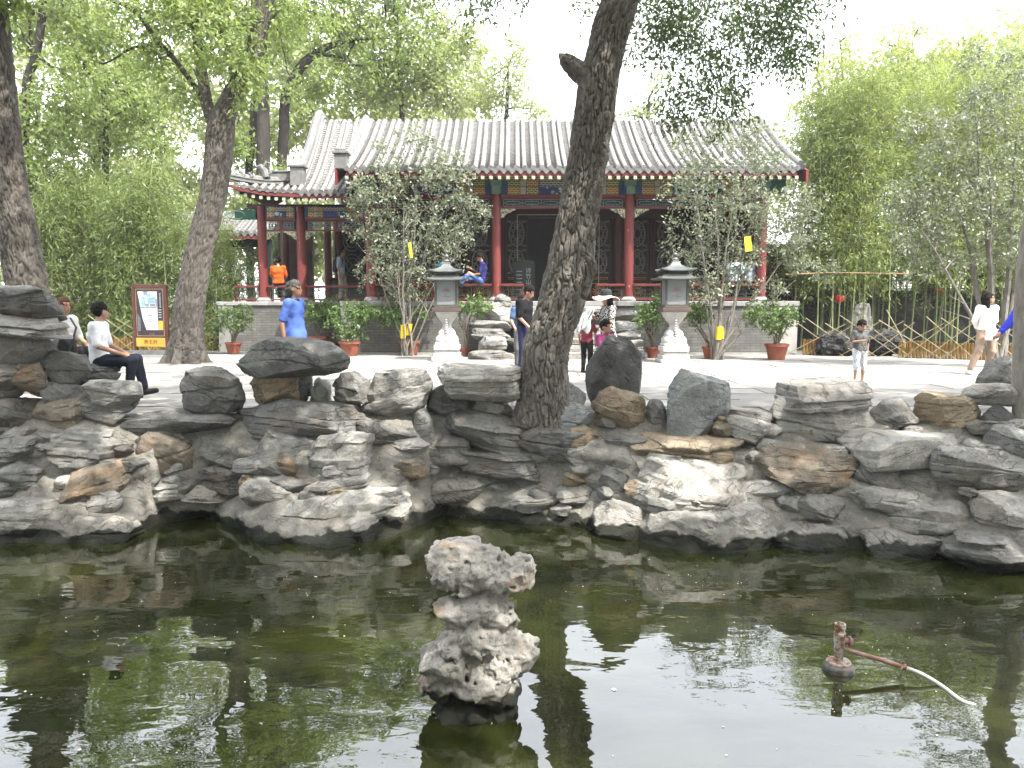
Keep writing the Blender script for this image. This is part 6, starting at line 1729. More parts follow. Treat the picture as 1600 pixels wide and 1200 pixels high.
m = MB(); m.tube([(fb.x + .02, FY - .01, WZ + .215), (fb.x + .085, FY - .02, WZ + .215)], [.024, .020], 12); m.tube([(fb.x + .062, FY - .02 + .03 * math.sin(a * math.pi / 5), WZ + .215 + .03 * math.cos(a * math.pi / 5)) for a in range(10)], .010, 6, 0, False, True, True); m.build("valve_handle", simple("faded_pink_valve", (0.33, 0.10, 0.12), (0.25, 0.2, 0.19), scale=25, rough=.6), fp, FO)
hp = [(1318, 1014), (1345, 1022), (1380, 1032), (1410, 1042)]
m = MB(); m.tube([P(px, py, FY - .02 - .03 * i) for i, (px, py) in enumerate(hp)], .016, 10); m.build("branch_pipe", simple("rosy_pipe", (0.30, 0.20, 0.17), (0.22, 0.10, 0.07), scale=18, rough=.5), fp, FO)
m = MB(); c = P(1411, 1042, FY - .12); m.tube([c + Vector((-.012, 0, .004)), c + Vector((.016, 0, -.005))], .024, 10); m.tube([c + Vector((0, 0, .02)), c + Vector((0, 0, .04))], .008, 6); m.build("hose_clamp", M_PIPE, fp, FO)
hs_ = [P(1411, 1042, FY - .12), P(1440, 1053, FY - .18), P(1472, 1072, FY - .26)]; e = G(1503, 1095, WZ + .004); hs_ += [e, e + Vector((.14, -.05, -.05)), e + Vector((.5, -.2, -.3))]
m = MB(); m.tube([Vector(p) for p in spline([tuple(p) for p in hs_], 30)], .0135, 10); m.build("hose", simple("white_hose", (0.50, 0.50, 0.48), (0.42, 0.42, 0.40), scale=9, rough=.4), fp, FO)
# ================================================================== people
def caps(p, a, b_, ra, rb):
    a, b_ = np.array(a, float), np.array(b_, float); ab = b_ - a; L = float(ab @ ab) + 1e-9
    t_ = np.clip(((p - a) @ ab) / L, 0, 1)
    return np.linalg.norm(p - a - t_[:, None] * ab, axis=1) - (ra + (rb - ra) * t_)
def sdf_obj(name, fn, lo, hi, h, mat, parent):
    lo, hi = np.array(lo, float), np.array(hi, float); nn = np.ceil((hi - lo) / h).astype(int) + 1
    g_ = np.stack(np.meshgrid(*[lo[i] + np.arange(nn[i]) * h for i in range(3)], indexing='ij'), -1).reshape(-1, 3)
    V, Q = surface_nets(fn(g_).reshape(nn), lo, h)
    return put(name, mesh_np(name, V, Q, True), mat, parent)
M_SKIN = simple("skin", (0.36, 0.21, 0.145), (0.31, 0.17, 0.12), scale=8, rough=.55, spec=.35)
M_SKIN2 = simple("skin_tanned", (0.30, 0.16, 0.10), (0.24, 0.125, 0.08), scale=8, rough=.5, spec=.35)
M_HAIR = simple("black_hair", (0.006, 0.005, 0.0045), (0.010, 0.008, 0.007), scale=30, rough=.8, spec=.12, bump=.5, bscale=60)
M_HAIRG = simple("grey_hair", (0.035, 0.033, 0.032), (0.10, 0.095, 0.09), scale=22, rough=.8, spec=.1, bump=.6, bscale=60)
M_HAIRB = simple("brown_hair", (0.028, 0.014, 0.009), (0.045, 0.022, 0.014), scale=30, rough=.8, spec=.12, bump=.5, bscale=60)
M_EYE = simple("eye_dark", (0.008, 0.006, 0.005), rough=.2)
M_LIP = simple("lips", (0.30, 0.11, 0.09), rough=.5)
def cloth(name, c, c2=None, scale=8): return simple("cloth_" + name, c, c2, scale=scale, rough=.85, spec=.12, bump=.5, bscale=22)
def spots(name, base, dot, scale, thr):
    t = NT("cloth_" + name); v = t.pos(obj=True); vo = t.n("ShaderNodeTexVoronoi"); vo.inputs["Scale"].default_value = scale; t.l(v, vo.inputs["Vector"])
    t.col(t.mix(t.ramp(vo.outputs["Distance"], [(thr, 1.0), (thr + .04, 0.0)]), base, dot)); return t.set(.85, .15)
DEF = dict(pel=(0, 0, .94), chest=(0, .01, 1.28), neck=(0, .01, 1.46), head=(0, -.02, 1.62),
           shL=(.185, .01, 1.41), elL=(.235, .04, 1.13), wrL=(.25, -.04, .89), shR=(-.185, .01, 1.41), elR=(-.235, .04, 1.13), wrR=(-.25, -.04, .89),
           hiL=(.095, 0, .92), knL=(.105, -.02, .50), anL=(.105, .03, .09), hiR=(-.095, 0, .92), knR=(-.105, -.02, .50), anR=(-.105, .03, .09))
def person(label, loc, rz, H, pose=None, look=(0, -1, 0), hair='short', hmat=None, skin=None, shirt=None, sleeve=.9, pants=None, plen=1.9, shoe=None, skirt=None, hem=.90, h=.0175, fat=1.0, extra=None, hscale=1.0, hips=1.0, grip=.35):
    """facing -Y in its own frame; pose = joint overrides for a 1.75 m adult. sleeve: 0..2 along upper arm/forearm; plen: 0..2 along thigh/shin"""
    o = thing("person", label, "person", loc, rz); s_ = H / 1.75
    J = {k: np.array(v, float) for k, v in {**DEF, **(pose or {})}.items()}
    lk = np.array(look, float); lk /= np.linalg.norm(lk)
    hu = np.array([0, 0, 1.0]) - lk * lk[2]; hu /= np.linalg.norm(hu); hr = np.cross(lk, hu)
    hd = J['head']; HS = 1.0 * hscale
    def hp(f, u, r_): return hd + (lk * f + hu * u + hr * r_) * HS
    skin = skin or M_SKIN; hmat = hmat or M_HAIR
    F = fat
    def arm(p, S, r0=.048, r1=.037, r2=.027):
        return np.minimum(caps(p, J['sh' + S], J['el' + S], r0 * F, r1), caps(p, J['el' + S], J['wr' + S], r1, r2))
    def leg(p, S, r0=.082, r1=.054, r2=.036):
        kn, an = J['kn' + S], J['an' + S]; calf = kn + (an - kn) * .32
        d_ = np.minimum(caps(p, J['hi' + S], kn, r0 * F, r1), caps(p, kn, an, r1 * .95, r2))
        return smin(d_, caps(p, calf, calf + (an - kn) * .15, .054, .046), .03)
    def headsdf(p):
        q = np.stack([(p - hd) @ lk, (p - hd) @ hu, (p - hd) @ hr], 1) / HS
        d_ = ell(q, (-.012, .03, 0), (.098, .098, .078)); d_ = smin(d_, ell(q, (.022, -.055, 0), (.066, .068, .056)), .035)
        d_ = smin(d_, caps(q, (.086, .005, 0), (.103, -.030, 0), .009, .014), .014)
        for r_ in (-1, 1):
            d_ = smin(d_, ell(q, (-.008, -.012, r_ * .079), (.020, .033, .011)), .010)
            d_ = np.maximum(d_, -(ell(q, (.094, .008, r_ * .032), (.018, .013, .020))))
        d_ = smin(d_, ell(q, (.088, -.062, 0), (.012, .010, .024)), .012)
        return d_ * HS
    def torso(p, g_=0.0):
        c, pe, nk = J['chest'], J['pel'], J['neck']; sv = (J['shL'] - J['shR']); sv = sv / (np.linalg.norm(sv) + 1e-9); hv = J['hiL'] - J['hiR']; hv = hv / (np.linalg.norm(hv) + 1e-9)
        d_ = caps(p, c + sv * .075, c - sv * .075, .105 * F + g_, .105 * F + g_)
        m_ = (c + pe) / 2
        d_ = smin(d_, caps(p, m_ + hv * .06, m_ - hv * .06, .098 * F + g_, .098 * F + g_), .08)
        d_ = smin(d_, caps(p, pe + hv * .065 * hips, pe - hv * .065 * hips, .108 * F * hips + g_, .108 * F * hips + g_), .08)
        d_ = smin(d_, caps(p, J['shL'], J['shR'], .055 + g_, .055 + g_), .07)
        return smin(d_, caps(p, c, nk, .06 + g_, .045 + g_ * .5), .05)
    pts = np.array(list(J.values())); lo, hi = pts.min(0) - .18, pts.max(0) + .18
    def body(p):
        d_ = torso(p, -.012)
        d_ = smin(d_, caps(p, J['neck'] - np.array([0, 0, .03]), hd - hu * .05 * HS, .052, .046), .03)
        d_ = smin(d_, headsdf(p), .012)
        for S in 'LR':
            d_ = smin(d_, arm(p, S), .025); d_ = smin(d_, leg(p, S), .03)
            fw = J['wr' + S] - J['el' + S]; fw = fw / (np.linalg.norm(fw) + 1e-9)
            d_ = smin(d_, caps(p, J['wr' + S] + fw * .02, J['wr' + S] + fw * .075, .030, .028), .02)
        return d_
    bo = sdf_obj("body", body, lo, hi, h, skin, o)
    # fingers, eyes and mouth belong to the same mesh
    m = MB()
    for S, sg_ in (('L', 1), ('R', -1)):
        w = Vector(J['wr' + S]); fw = (w - Vector(J['el' + S])).normalized(); side = fw.cross(Vector((sg_ * 1.0, .15, .1))).normalized(); palm = side.cross(fw).normalized()
        for k, L in enumerate((.066, .075, .070, .055)):
            r0 = w + fw * .085 + side * (.026 - .0175 * k); a = r0 + (fw * (1 - grip * .4) + palm * grip * .5) * L * .5; e = a + (fw * (1 - grip) + palm * grip * 1.1) * L * .5
            m.tube([r0, a, e], [.0095, .009, .0065], 6)
        r0 = w + fw * .03 + side * .026; a = r0 + (fw * .6 + side * .7) * .04; m.tube([r0, a, a + (fw * .9 + side * .1 + palm * .25) * .03], [.012, .010, .007], 6)
    for r_ in (-1, 1):
        c = Vector(hp(.083, .008, r_ * .031)); m.lathe([(.001, -.009), (.008, -.006), (.010, 0), (.008, .006), (.001, .009)], 8, c, 1)
        m.tube([Vector(hp(.090, .030, r_ * .018)), Vector(hp(.086, .034, r_ * .046))], [.005, .003], 5, 3)
    m.tube([Vector(hp(.098, -.064, -.020)), Vector(hp(.102, -.063, 0)), Vector(hp(.098, -.064, .020))], [.002, .005, .002], 6, 2)
    me2 = bpy.data.meshes.new("tmp"); me2.from_pydata([tuple(p) for p in m.v], [], m.f); me2.polygons.foreach_set("material_index", m.mi); me2.polygons.foreach_set("use_smooth", [True] * len(m.f)); me2.update()
    bm_ = bmesh.new(); bm_.from_mesh(bo.data); bm_.from_mesh(me2); bm_.to_mesh(bo.data); bm_.free(); bpy.data.meshes.remove(me2)
    for q in (M_EYE, M_LIP, hmat): bo.data.materials.append(q)
    sd_ = int(abs(loc[0]) * 97 + abs(loc[1]) * 31)
    def fold(p, amp=.012): return amp * (fbm(p * np.array([9, 9, 5]) + sd_, sd_, 3) - .6 * np.abs(vnoise(p * np.array([13, 13, 7]) + sd_ * 2, sd_ + 4)))
    if shirt is not None:
        up_v = (J['chest'] - J['pel']); up_v = up_v / np.linalg.norm(up_v); zc = J['pel'] + up_v * (hem - .94)
        def fs(p):
            d_ = torso(p, .012)
            if hem < .86:
                for S in 'LR': d_ = smin(d_, caps(p, J['hi' + S], J['hi' + S] * .5 + J['kn' + S] * .5, .105, .105), .08)
            d_ = np.maximum(d_, -((p - zc) @ up_v)); d_ = np.maximum(d_, (p - (J['neck'] + np.array([0, 0, .012]))) @ np.array([0, .25, .97]))
            for S in 'LR':
                e1 = J['sh' + S] + (J['el' + S] - J['sh' + S]) * min(1, sleeve); d_ = smin(d_, caps(p, J['sh' + S], e1, .064 * F, .058), .03)
                if sleeve > 1: e2 = J['el' + S] + (J['wr' + S] - J['el' + S]) * (sleeve - 1); d_ = smin(d_, caps(p, J['el' + S], e2, .055, .042), .02)
            return d_ + fold(p)
        sdf_obj("shirt", fs, lo, hi, h, shirt, o)
    if pants is not None:
        def fp_(p):
            pe = J['pel']; hv = (J['hiL'] - J['hiR']) / .19
            d_ = caps(p, pe + hv * .06, pe - hv * .06, .118 * F, .118 * F)
            for S in 'LR':
                e1 = J['hi' + S] + (J['kn' + S] - J['hi' + S]) * min(1, plen); dl = caps(p, J['hi' + S], e1, .098 * F, .075)
                if plen > 1: e2 = J['kn' + S] + (J['an' + S] - J['kn' + S]) * (plen - 1); dl = smin(dl, caps(p, J['kn' + S], e2, .072, .060), .03)
                d_ = smin(d_, dl, .025)
            uv_ = J['chest'] - pe; uv_ = uv_ / np.linalg.norm(uv_)
            return np.maximum(d_, (p - pe) @ uv_ - .085) + fold(p, .009)
        sdf_obj("trousers", fp_, lo, hi, h, pants, o)
    if skirt is not None:
        mat_, zl, rl = skirt
        def fk(p):
            pe = J['pel']; a = pe + np.array([0, 0, .12]); b_ = pe * np.array([1, 1, 0]) + np.array([0, 0, zl]); d_ = caps(p, a, b_, .125, rl)
            return np.maximum(np.maximum(d_, zl - p[:, 2]), p[:, 2] - a[2] - .02) + .02 * np.sin(np.arctan2(p[:, 0] - pe[0], p[:, 1] - pe[1]) * 9) * np.clip((pe[2] - p[:, 2]) * 2, 0, 1)
        sdf_obj("skirt", fk, lo - np.array([.1, .1, 0]), hi + np.array([.1, .1, 0]), h, mat_, o)
    for S in 'LR':
        an = J['an' + S]; kn = J['kn' + S]; dn = an - kn; dn /= np.linalg.norm(dn); f_ = np.array([0, -1.0, 0]) - dn * (np.array([0, -1.0, 0]) @ dn); f_ /= np.linalg.norm(f_) + 1e-9
        a = an + dn * .045 - f_ * .03; b_ = an + dn * .055 + f_ * .15
        def fsh(p): return np.maximum(smin(caps(p, a, b_, .045, .038), caps(p, an, a, .042, .045), .03), (p - an) @ dn - .088)
        sdf_obj("shoe", fsh, np.minimum(np.minimum(a, b_), an) - .1, np.maximum(np.maximum(a, b_), an) + .1, .0125, shoe or cloth("shoe_dark", (0.03, 0.03, 0.03)), o)
    if hair:
        def fh(p):
            q = np.stack([(p - hd) @ lk, (p - hd) @ hu, (p - hd) @ hr], 1) / HS
            d_ = ell(q, (-.018, .036, 0), (.108, .108, .090)); d_ = np.maximum(d_, np.minimum(q[:, 0] - .052 + (q[:, 1] - .07) * .2, -(q[:, 1] - .055)))
            d_ = np.maximum(d_, np.minimum(q[:, 0] + .01, -(q[:, 1] - .012)))
            d_ = np.maximum(d_, -(q[:, 1] + .075))
            if hair == 'long':
                d_ = smin(d_, caps(q, (-.06, .0, 0), (-.07, -.17, 0), .085, .065), .03)
                for r_ in (-1, 1): d_ = smin(d_, caps(q, (-.015, .02, r_ * .07), (-.01, -.17, r_ * .075), .042, .04), .03)
            if hair == 'tied': d_ = smin(d_, caps(q, (-.10, .01, 0), (-.145, -.03, 0), .045, .05), .03); d_ = smin(d_, caps(q, (-.13, -.03, 0), (-.12, -.13, 0), .045, .025), .03)
            if hair == 'wild':
                d_ = smin(d_, caps(q, (-.08, .03, 0), (-.13, -.06, 0), .075, .07), .05); d_ = smin(d_, caps(q, (-.12, -.06, 0), (-.11, -.16, 0), .06, .03), .03)
            return (d_ + .008 * fbm(q * 26, 3, 3) * (1.8 if hair == 'wild' else 1.25)) * HS
        sdf_obj("hair", fh, hd - .32, hd + .32, .0125, hmat, o)
    o.scale = (s_, s_, s_)
    return o, J, hp
def sit(z, kx=.45, drop=.45, lean=0.0, side=0.0):
    """seated facing -Y on a seat of height z"""
    d = z + .10
    q = dict(pel=(0, 0, d), chest=(0, .02 - lean, d + .34), neck=(0, -.0 - lean * 1.3, d + .52), head=(0, -.04 - lean * 1.5, d + .68),
             shL=(.185, .0 - lean * 1.2, d + .47), shR=(-.185, .0 - lean * 1.2, d + .47), elL=(.24, -.06 - lean, d + .20), elR=(-.24, -.06 - lean, d + .20), wrL=(.14, -.28 - lean * .5, d + .10), wrR=(-.14, -.28 - lean * .5, d + .10),
             hiL=(.095, -.02, d - .01), hiR=(-.095, -.02, d - .01), knL=(.12, -kx, d + .0), knR=(-.12, -kx, d + .0), anL=(.12, -kx - .02, d - drop), anR=(-.12, -kx + .04, d - drop))
    return q
RT, LT, BK = R(90), R(-90), R(180)     # facing +X, -X, away

# walking man in blue
c = G(461, 640); Y = 11.7; x = P(461, 500, Y).x
o, J, hp_ = person("man with tied grey hair in a blue short sleeved shirt walking right", (x, Y, 0), R(78), 1.72, dict(elL=(.23, .06, 1.13), wrL=(.24, -.02, .89), elR=(-.23, .10, 1.13), wrR=(-.22, .06, .88), knL=(.10, -.12, .51), anL=(.10, -.16, .09), knR=(-.10, .06, .50), anR=(-.10, .26, .12)),
       (0, -1, .02), 'wild', M_HAIRG, M_SKIN2, cloth("blue", (0.085, 0.15, 0.44), (0.07, 0.125, 0.38)), .85, cloth("darktrouser", (0.03, 0.03, 0.04)), 1.9, hem=.82, h=.014)
m = MB(); m.tube([(.068 * math.cos(a * math.pi / 6), .005 + .062 * math.sin(a * math.pi / 6), 1.475 + .018 * math.sin(a * math.pi / 6)) for a in range(12)], .017, 6, 0, False, True, True); m.build('collar', cloth('darkblue', (0.012, 0.014, 0.03)), o)
# seated pair at the left
Y = 10.55; p0 = P(157, 572, Y)
st = sit(0); st.update(head=(.03, -.03, .77), knL=(.13, -.44, .10), anL=(.13, -.52, -.32), knR=(-.02, -.42, .10), anR=(.0, -.36, -.33), wrL=(.16, -.33, .16), wrR=(-.08, -.33, .18))
person("seated man in a white short sleeved shirt and dark trousers at left", (p0.x, Y, p0.z - .02), R(100), 1.70, st, (.65, -.7, .0), 'short', None, None, cloth("white", (0.72, 0.73, 0.75), (0.62, 0.63, 0.66)), .85, cloth("navytrouser", (0.018, 0.022, 0.035)), 1.92, h=.014)
Y = 11.0; p0 = P(101, 556, Y)
o, J, hp_ = person("seated woman with glasses and a black shoulder bag behind the man in white", (p0.x, Y, p0.z - .02), R(78), 1.60, sit(0), (-.15, -1, .05), 'tied', M_HAIRB, None, cloth("palegrey", (0.50, 0.49, 0.47), (0.42, 0.41, 0.4)), 1.2, cloth("darktrouser2", (0.03, 0.028, 0.03)), 1.9)
m = MB()
for r_ in (-1, 1): m.tube([Vector(hp_(.112 + .0 * k, .008 + .018 * math.sin(k * math.pi / 5), r_ * .033 + .022 * math.cos(k * math.pi / 5))) for k in range(10)], .0028, 5, 0, False, True, True); m.tube([Vector(hp_(.11, .012, r_ * .056)), Vector(hp_(-.01, .012, r_ * .083))], .0025, 5)
m.build("glasses", simple("glasses_rim", (0.12, 0.02, 0.02), rough=.3), o)
bag = thing("shoulder_bag", "black shoulder bag hanging beside the seated woman with glasses", "bag", (P(98, 560, 10.5).x, 10.5, P(98, 562, 10.5).z))
o = rock_px("bag_body", (84, 526, 116, 560), 'k', None, Y=10.5, n=18, layers=0, rough=.05, cuts=6, box=4, depth=.2); o.parent = bag; o.location = Vector(o.location) - bag.location; o.data.materials.clear(); o.data.materials.append(simple("black_leather", (0.015, 0.015, 0.016), rough=.5))
m = MB(); m.tube([P(108, 548, 10.48) - bag.location, P(114, 530, 10.5) - bag.location, P(119, 512, 10.6) - bag.location, P(110, 497, 10.8) - bag.location], .014, 6); m.build("strap", MATS["black_leather"], bag)
# veranda people
Y = 24.55; p0 = P(436, 470, Y)
person("person in an orange shirt sitting on the pavilion rail seen from behind", (P(436, 440, Y).x, Y - .05, FLZ + .5), BK, 1.66, sit(0, drop=.4), (0, -1, -.2), 'short', None, None, cloth("orange", (0.48, 0.085, 0.015), (0.42, 0.07, 0.012)), .8, cloth("darktrouser", (0.03, 0.03, 0.04)), 1.9)
Y = 25.9; p0 = P(534, 440, Y)
o, J, hp_ = person("man with a black backpack standing in the pavilion veranda", (p0.x, Y, FLZ), R(82), 1.72, dict(knL=(.10, -.08, .51), anL=(.10, -.08, .09), head=(0, -.05, 1.61)), (0, -1, -.15), 'short', None, None, cloth("paleblue", (0.40, 0.46, 0.58), (0.34, 0.40, 0.52)), .85, cloth("khaki", (0.45, 0.40, 0.32)), 1.9)
bp = thing("backpack", "black backpack worn by the man in the pavilion veranda", "backpack", o.location, R(82))
sdf_obj("pack_body", lambda p: caps(p, (0, .19, 1.05), (0, .18, 1.32), .115, .10) + .004 * fbm(p * 12, 4, 2), (-.2, .0, .85), (.2, .4, 1.5), .014, simple("black_nylon", (0.02, 0.02, 0.024), rough=.6), bp)
m = MB()
for r_ in (-1, 1): m.tube([(r_ * .12, .12, 1.38), (r_ * .13, .0, 1.46), (r_ * .13, -.10, 1.36), (r_ * .15, -.06, 1.15), (r_ * .14, .10, 1.02)], .018, 6)
m.build("strap", MATS["black_nylon"], bp)
Y = 22.85
person("person in a teal shirt sitting on the rail above the left lantern", (P(692, 440, Y).x, Y, FLZ + .5), R(70), 1.66, sit(0, drop=.42), (0, -1, -.1), 'short', M_HAIRG, None, spots("teal", (0.02, 0.22, 0.32), (0.25, 0.5, 0.55), 14, .25), .9, cloth("darktrouser2", (0.03, 0.028, 0.03)), 1.9, extra=None)
st = sit(0); st.update(chest=(0, .06, .44), neck=(0, .03, .61), head=(0, -.03, .75), shL=(.18, .03, .56), shR=(-.18, .03, .56), knL=(.12, -.36, .30), knR=(-.10, -.46, .16), anL=(.12, -.62, -.02), anR=(-.1, -.86, .06), elR=(-.22, -.04, .30), wrR=(-.10, -.30, .44), elL=(.22, -.06, .28), wrL=(.08, -.32, .22))
person("man in a navy shirt lounging on the rail looking at his phone", (P(752, 440, 22.8).x, 22.75, FLZ + .5), R(-86), 1.72, st, (0, -1, -.45), 'short', None, None, cloth("navy", (0.022, 0.022, 0.10), (0.03, 0.03, 0.13)), .8, cloth("denim", (0.09, 0.16, 0.36), (0.07, 0.12, 0.28)), 1.85)
ph = thing("mobile_phone", "mobile phone held by the man in navy on the rail", "phone", (P(740, 417, 22.75).x, 22.62, P(740, 417, 22.65).z)); m = MB(); m.box((0, 0, 0), (.012, .075, .15)); m.build("phone_case", simple("phone_black", (0.02, 0.02, 0.02), rough=.2), ph, bevel=.004); ph.rotation_euler = (0, R(25), 0)
person("seated person in a pale blue shirt behind the right small tree", (P(1147, 440, Y).x, Y, FLZ + .5), R(150), 1.68, sit(0, lean=.05), (-.3, -1, 0), 'short', None, None, cloth("skyblue", (0.38, 0.46, 0.62), (0.5, 0.56, 0.68), 18), .9, cloth("greytrouser", (0.12, 0.12, 0.13)), 1.9)
person("seated person in a grey shirt close to the rightmost red column", (P(1174, 440, Y).x, Y + .1, FLZ + .5), R(200), 1.60, sit(0, lean=.02), (0, -1, 0), 'short', None, None, cloth("slate", (0.22, 0.26, 0.30)), .9, cloth("greytrouser", (0.12, 0.12, 0.13)), 1.9)
# men near the leaning tree
Y = 15.2; x = P(820, 520, Y).x
person("man in a black t-shirt and navy trousers beside the leaning tree", (x, Y, 0), R(62), 1.76, dict(neck=(0, -.02, 1.46), head=(0, -.09, 1.60), elL=(.24, .02, 1.12), wrL=(.20, -.10, .90), elR=(-.23, .0, 1.13), wrR=(-.18, -.16, .96)), (.05, -1, -.45), 'short', None, None, cloth("black", (0.010, 0.010, 0.012)), .85, cloth("navyblue", (0.030, 0.030, 0.085)), 1.95, fat=1.08, hem=.86, h=.014)
Y = 16.6; person("woman in a blue top mostly hidden behind the man in black", (P(815, 520, Y).x, Y, 0), R(20), 1.58, dict(elR=(-.26, -.02, 1.16), wrR=(-.24, -.16, 1.02)), (.2, -1, -.1), 'tied', None, None, cloth("bluegrey", (0.06, 0.11, 0.20), (0.05, 0.09, 0.17), 5), .7, cloth("greytrouser", (0.12, 0.12, 0.13)), 1.8)
# woman in the striped hat
Y = 15.8; x = P(950, 520, Y).x
M_DOT = spots("dotted", (0.035, 0.033, 0.035), (0.62, 0.61, 0.60), 34, .42)
o, J, hp_ = person("woman in a spotted black and white dress under a striped sun hat", (x, Y, 0), R(-70), 1.62, dict(elR=(-.28, -.14, 1.18), wrR=(-.24, -.34, 1.28), elL=(.24, -.05, 1.14), wrL=(.2, -.2, 1.02), head=(0, -.05, 1.60)), (0, -1, -.2), 'long', None, None, M_DOT, .75, cloth("blacklegs", (0.015, 0.015, 0.016)), 1.95, skirt=(M_DOT, .55, .26), hips=1.05)
ht = thing("sun_hat", "wide brimmed black and white striped sun hat on the woman in spots", "hat", o.location, R(-70)); hc = Vector(hp_(-.01, .10, 0)) * (1.62 / 1.75)
M_HATB = cloth("hat_black", (0.03, 0.03, 0.032)); M_HATW = cloth("hat_white", (0.72, 0.71, 0.68))
m = MB(); m.lathe([(.118, -.02), (.117, .05), (.10, .095), (.06, .118), (.01, .122)], 24, hc); m.build("crown", M_HATB, ht)
for k in range(6):
    r0, r1 = .112 + k * .026, .112 + (k + 1) * .026; v = []; n = 40
    for r_ in (r0, r1):
        for j in range(n):
            a = 2 * math.pi * j / n; v.append((hc.x + r_ * math.cos(a), hc.y + r_ * math.sin(a) * 1.05, hc.z - .015 - (r_ - .11) * .42 + (r_ - .11) * .22 * math.sin(3 * a + 1)))
    m = MB(); m.raw(v, [(j, (j + 1) % n, n + (j + 1) % n, n + j) for j in range(n)], 0, True); q = m.build("brim_band", M_HATW if k % 2 else M_HATB, ht); sl = q.modifiers.new("thick", 'SOLIDIFY'); sl.thickness = .006
# white towel held out by her
tw = thing("white_towel", "white towel held out by the woman in the striped hat", "towel", P(914, 515, 15.6)); m = MB(); v = []; n = 9
for i in range(n):
    for j in range(n):
        p = P(899 + (12 + 9 * i / (n - 1)) * (j / (n - 1)) + 17 * (1 - i / (n - 1)) + 1.5 * math.sin(i * 1.1), 480 + 38 * i / (n - 1) + 4 * math.sin(j * 1.2) * i / (n - 1), 15.6 + .07 * math.sin(j * 2.1 + i * .5)); v.append(p - tw.location)
m.raw(v, [(i * n + j, i * n + j + 1, (i + 1) * n + j + 1, (i + 1) * n + j) for i in range(n - 1) for j in range(n - 1)], 0, True); q = m.build("cloth", cloth("white", (0.72, 0.73, 0.75)), tw); sl = q.modifiers.new("thick", 'SOLIDIFY'); sl.thickness = .012
Y = 16.0; person("child in a maroon top and black trousers beside the woman in the hat", (P(917, 540, Y).x, Y, 0), R(150), 1.22, dict(elR=(-.26, .0, 1.16)), (0, -1, -.1), 'short', None, None, cloth("maroon", (0.20, 0.04, 0.06)), .8, cloth("blacklegs", (0.015, 0.015, 0.016)), 1.95, hscale=1.22)
Y = 11.15; person("boy in a purple shirt leaning on the black upright stone", (P(946, 540, Y).x, Y, 0), R(28), 1.13, dict(elR=(-.24, -.10, 1.18), wrR=(-.05, -.30, 1.10), elL=(.28, -.08, 1.16), wrL=(.26, -.28, 1.14)), (.35, -1, .0), 'short', None, None, cloth("purple", (0.26, 0.055, 0.16), (0.20, 0.04, 0.12)), .8, cloth("greytrouser", (0.12, 0.12, 0.13)), 1.3, hscale=1.25, h=.016)
Y = 13.7; person("small boy in a camouflage t-shirt and spotted pale shorts looking down", (P(1343, 560, Y).x, Y, 0), R(12), 1.10, dict(elR=(-.27, -.0, 1.16), wrR=(-.10, -.22, 1.20), elL=(.26, .03, 1.12), wrL=(.27, .04, .90), head=(0, -.05, 1.60), knL=(.12, -.02, .5), anL=(.13, .02, .09)), (.05, -1, -.35), 'short', None, None, simple("cloth_camo", (0.03, 0.032, 0.031), (0.12, 0.12, 0.12), scale=26, rough=.85), .85, spots("shorts", (0.50, 0.52, 0.56), (0.06, 0.06, 0.07), 26, .28), 1.25, hscale=1.28, shoe=cloth("sandal", (0.25, 0.2, 0.18)), h=.016, fat=1.2)
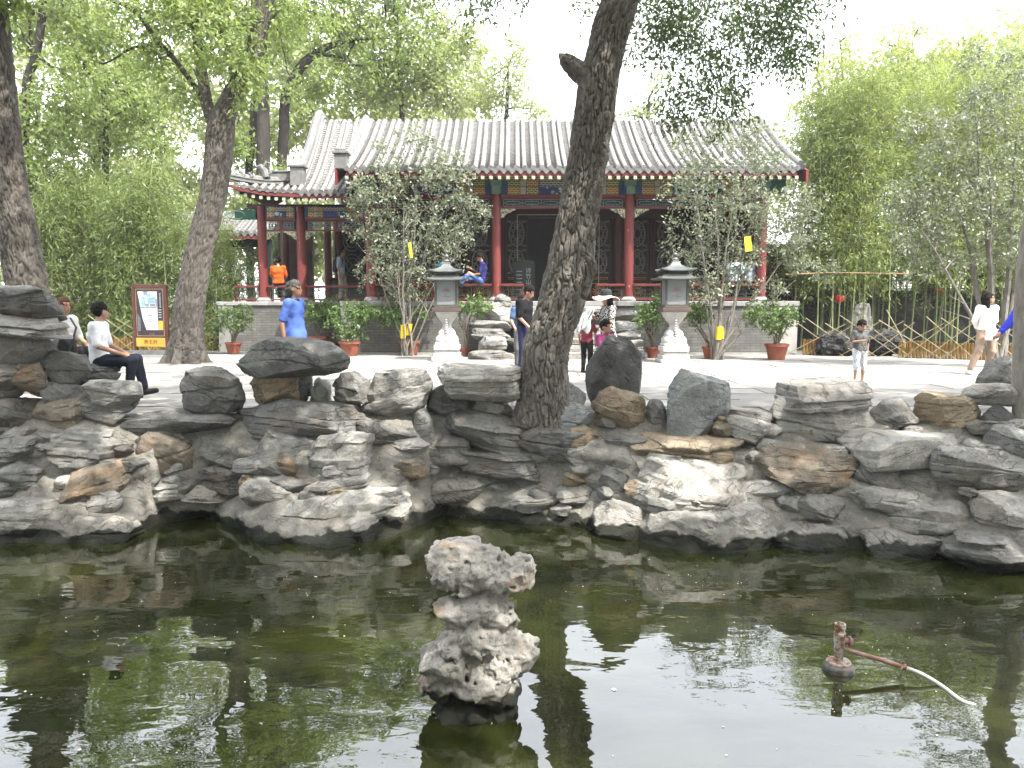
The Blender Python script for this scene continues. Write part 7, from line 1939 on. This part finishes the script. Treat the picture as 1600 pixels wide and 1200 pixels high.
# woman in white
Y = 15.6; x = P(1541, 520, Y).x
person("woman in a white sweater and beige trousers walking at right", (x, Y, 0), R(8), 1.62, dict(elL=(.24, .06, 1.15), wrL=(.12, .14, 1.0), elR=(-.24, .06, 1.15), wrR=(-.12, .14, 1.0), hiR=(-.09, 0, .92), knR=(-.20, -.06, .52), anR=(-.33, .02, .09), knL=(.12, -.05, .5), anL=(.13, .1, .1)), (.8, -.6, .02), 'long', None, None, cloth("whiteknit", (0.75, 0.75, 0.74), (0.68, 0.68, 0.67)), 1.9, cloth("beige", (0.30, 0.225, 0.17), (0.26, 0.19, 0.145)), 1.9, hem=.96, shoe=cloth("whiteshoe", (0.6, 0.6, 0.58)), fat=1.05, h=.014)
hb = thing("handbag", "small white handbag at the waist of the woman in white", "handbag", (P(1551, 523, 15.35).x, 15.38, P(1551, 532, 15.35).z)); m = MB(); m.box((0, 0, .11), (.25, .07, .22), taper=.92); m.build("bag_body", simple("white_leather", (0.70, 0.69, 0.67), rough=.4), hb, bevel=.02); m = MB(); m.box((0, -.04, .155), (.22, .012, .12)); m.build("flap", MATS["white_leather"], hb, bevel=.01); m = MB(); m.tube([(-.11, 0, .21), (-.15, .06, .36), (-.1, .12, .56)], .006, 5); m.build("strap", MATS["white_leather"], hb)
Y = 11.6; person("person in a royal blue long sleeved top half hidden by the right edge trunk", (P(1613, 520, Y).x, Y, 0), R(-35), 1.66, dict(elR=(-.30, -.08, 1.16), wrR=(-.42, -.22, 1.00)), (0, -1, -.2), 'short', None, None, cloth("royalblue", (0.035, 0.05, 0.50), (0.03, 0.04, 0.42)), 1.85, cloth("darktrouser", (0.03, 0.03, 0.04)), 1.9)

# ================================================================== air
# thin haze added to stand in for white glare: one closed box round the garden
mb = MB(); mb.bx(-402, 402, -402, 402, -3.2, 24.0)
t = NT("glare_haze")
for n_ in list(t.t.nodes):
    if n_.type == 'BSDF_PRINCIPLED': t.t.nodes.remove(n_)
vol = t.t.nodes.new("ShaderNodeVolumePrincipled")
vol.inputs["Color"].default_value = (0.95, 0.97, 1.0, 1); vol.inputs["Density"].default_value = 0.0007; vol.inputs["Anisotropy"].default_value = 0.2
t.t.links.new(vol.outputs[0], t.out.inputs["Volume"])
o = mb.build("haze", t.m); o["kind"] = "stuff"; o["label"] = "thin haze added to imitate the white glare over the garden"; o["category"] = "haze"
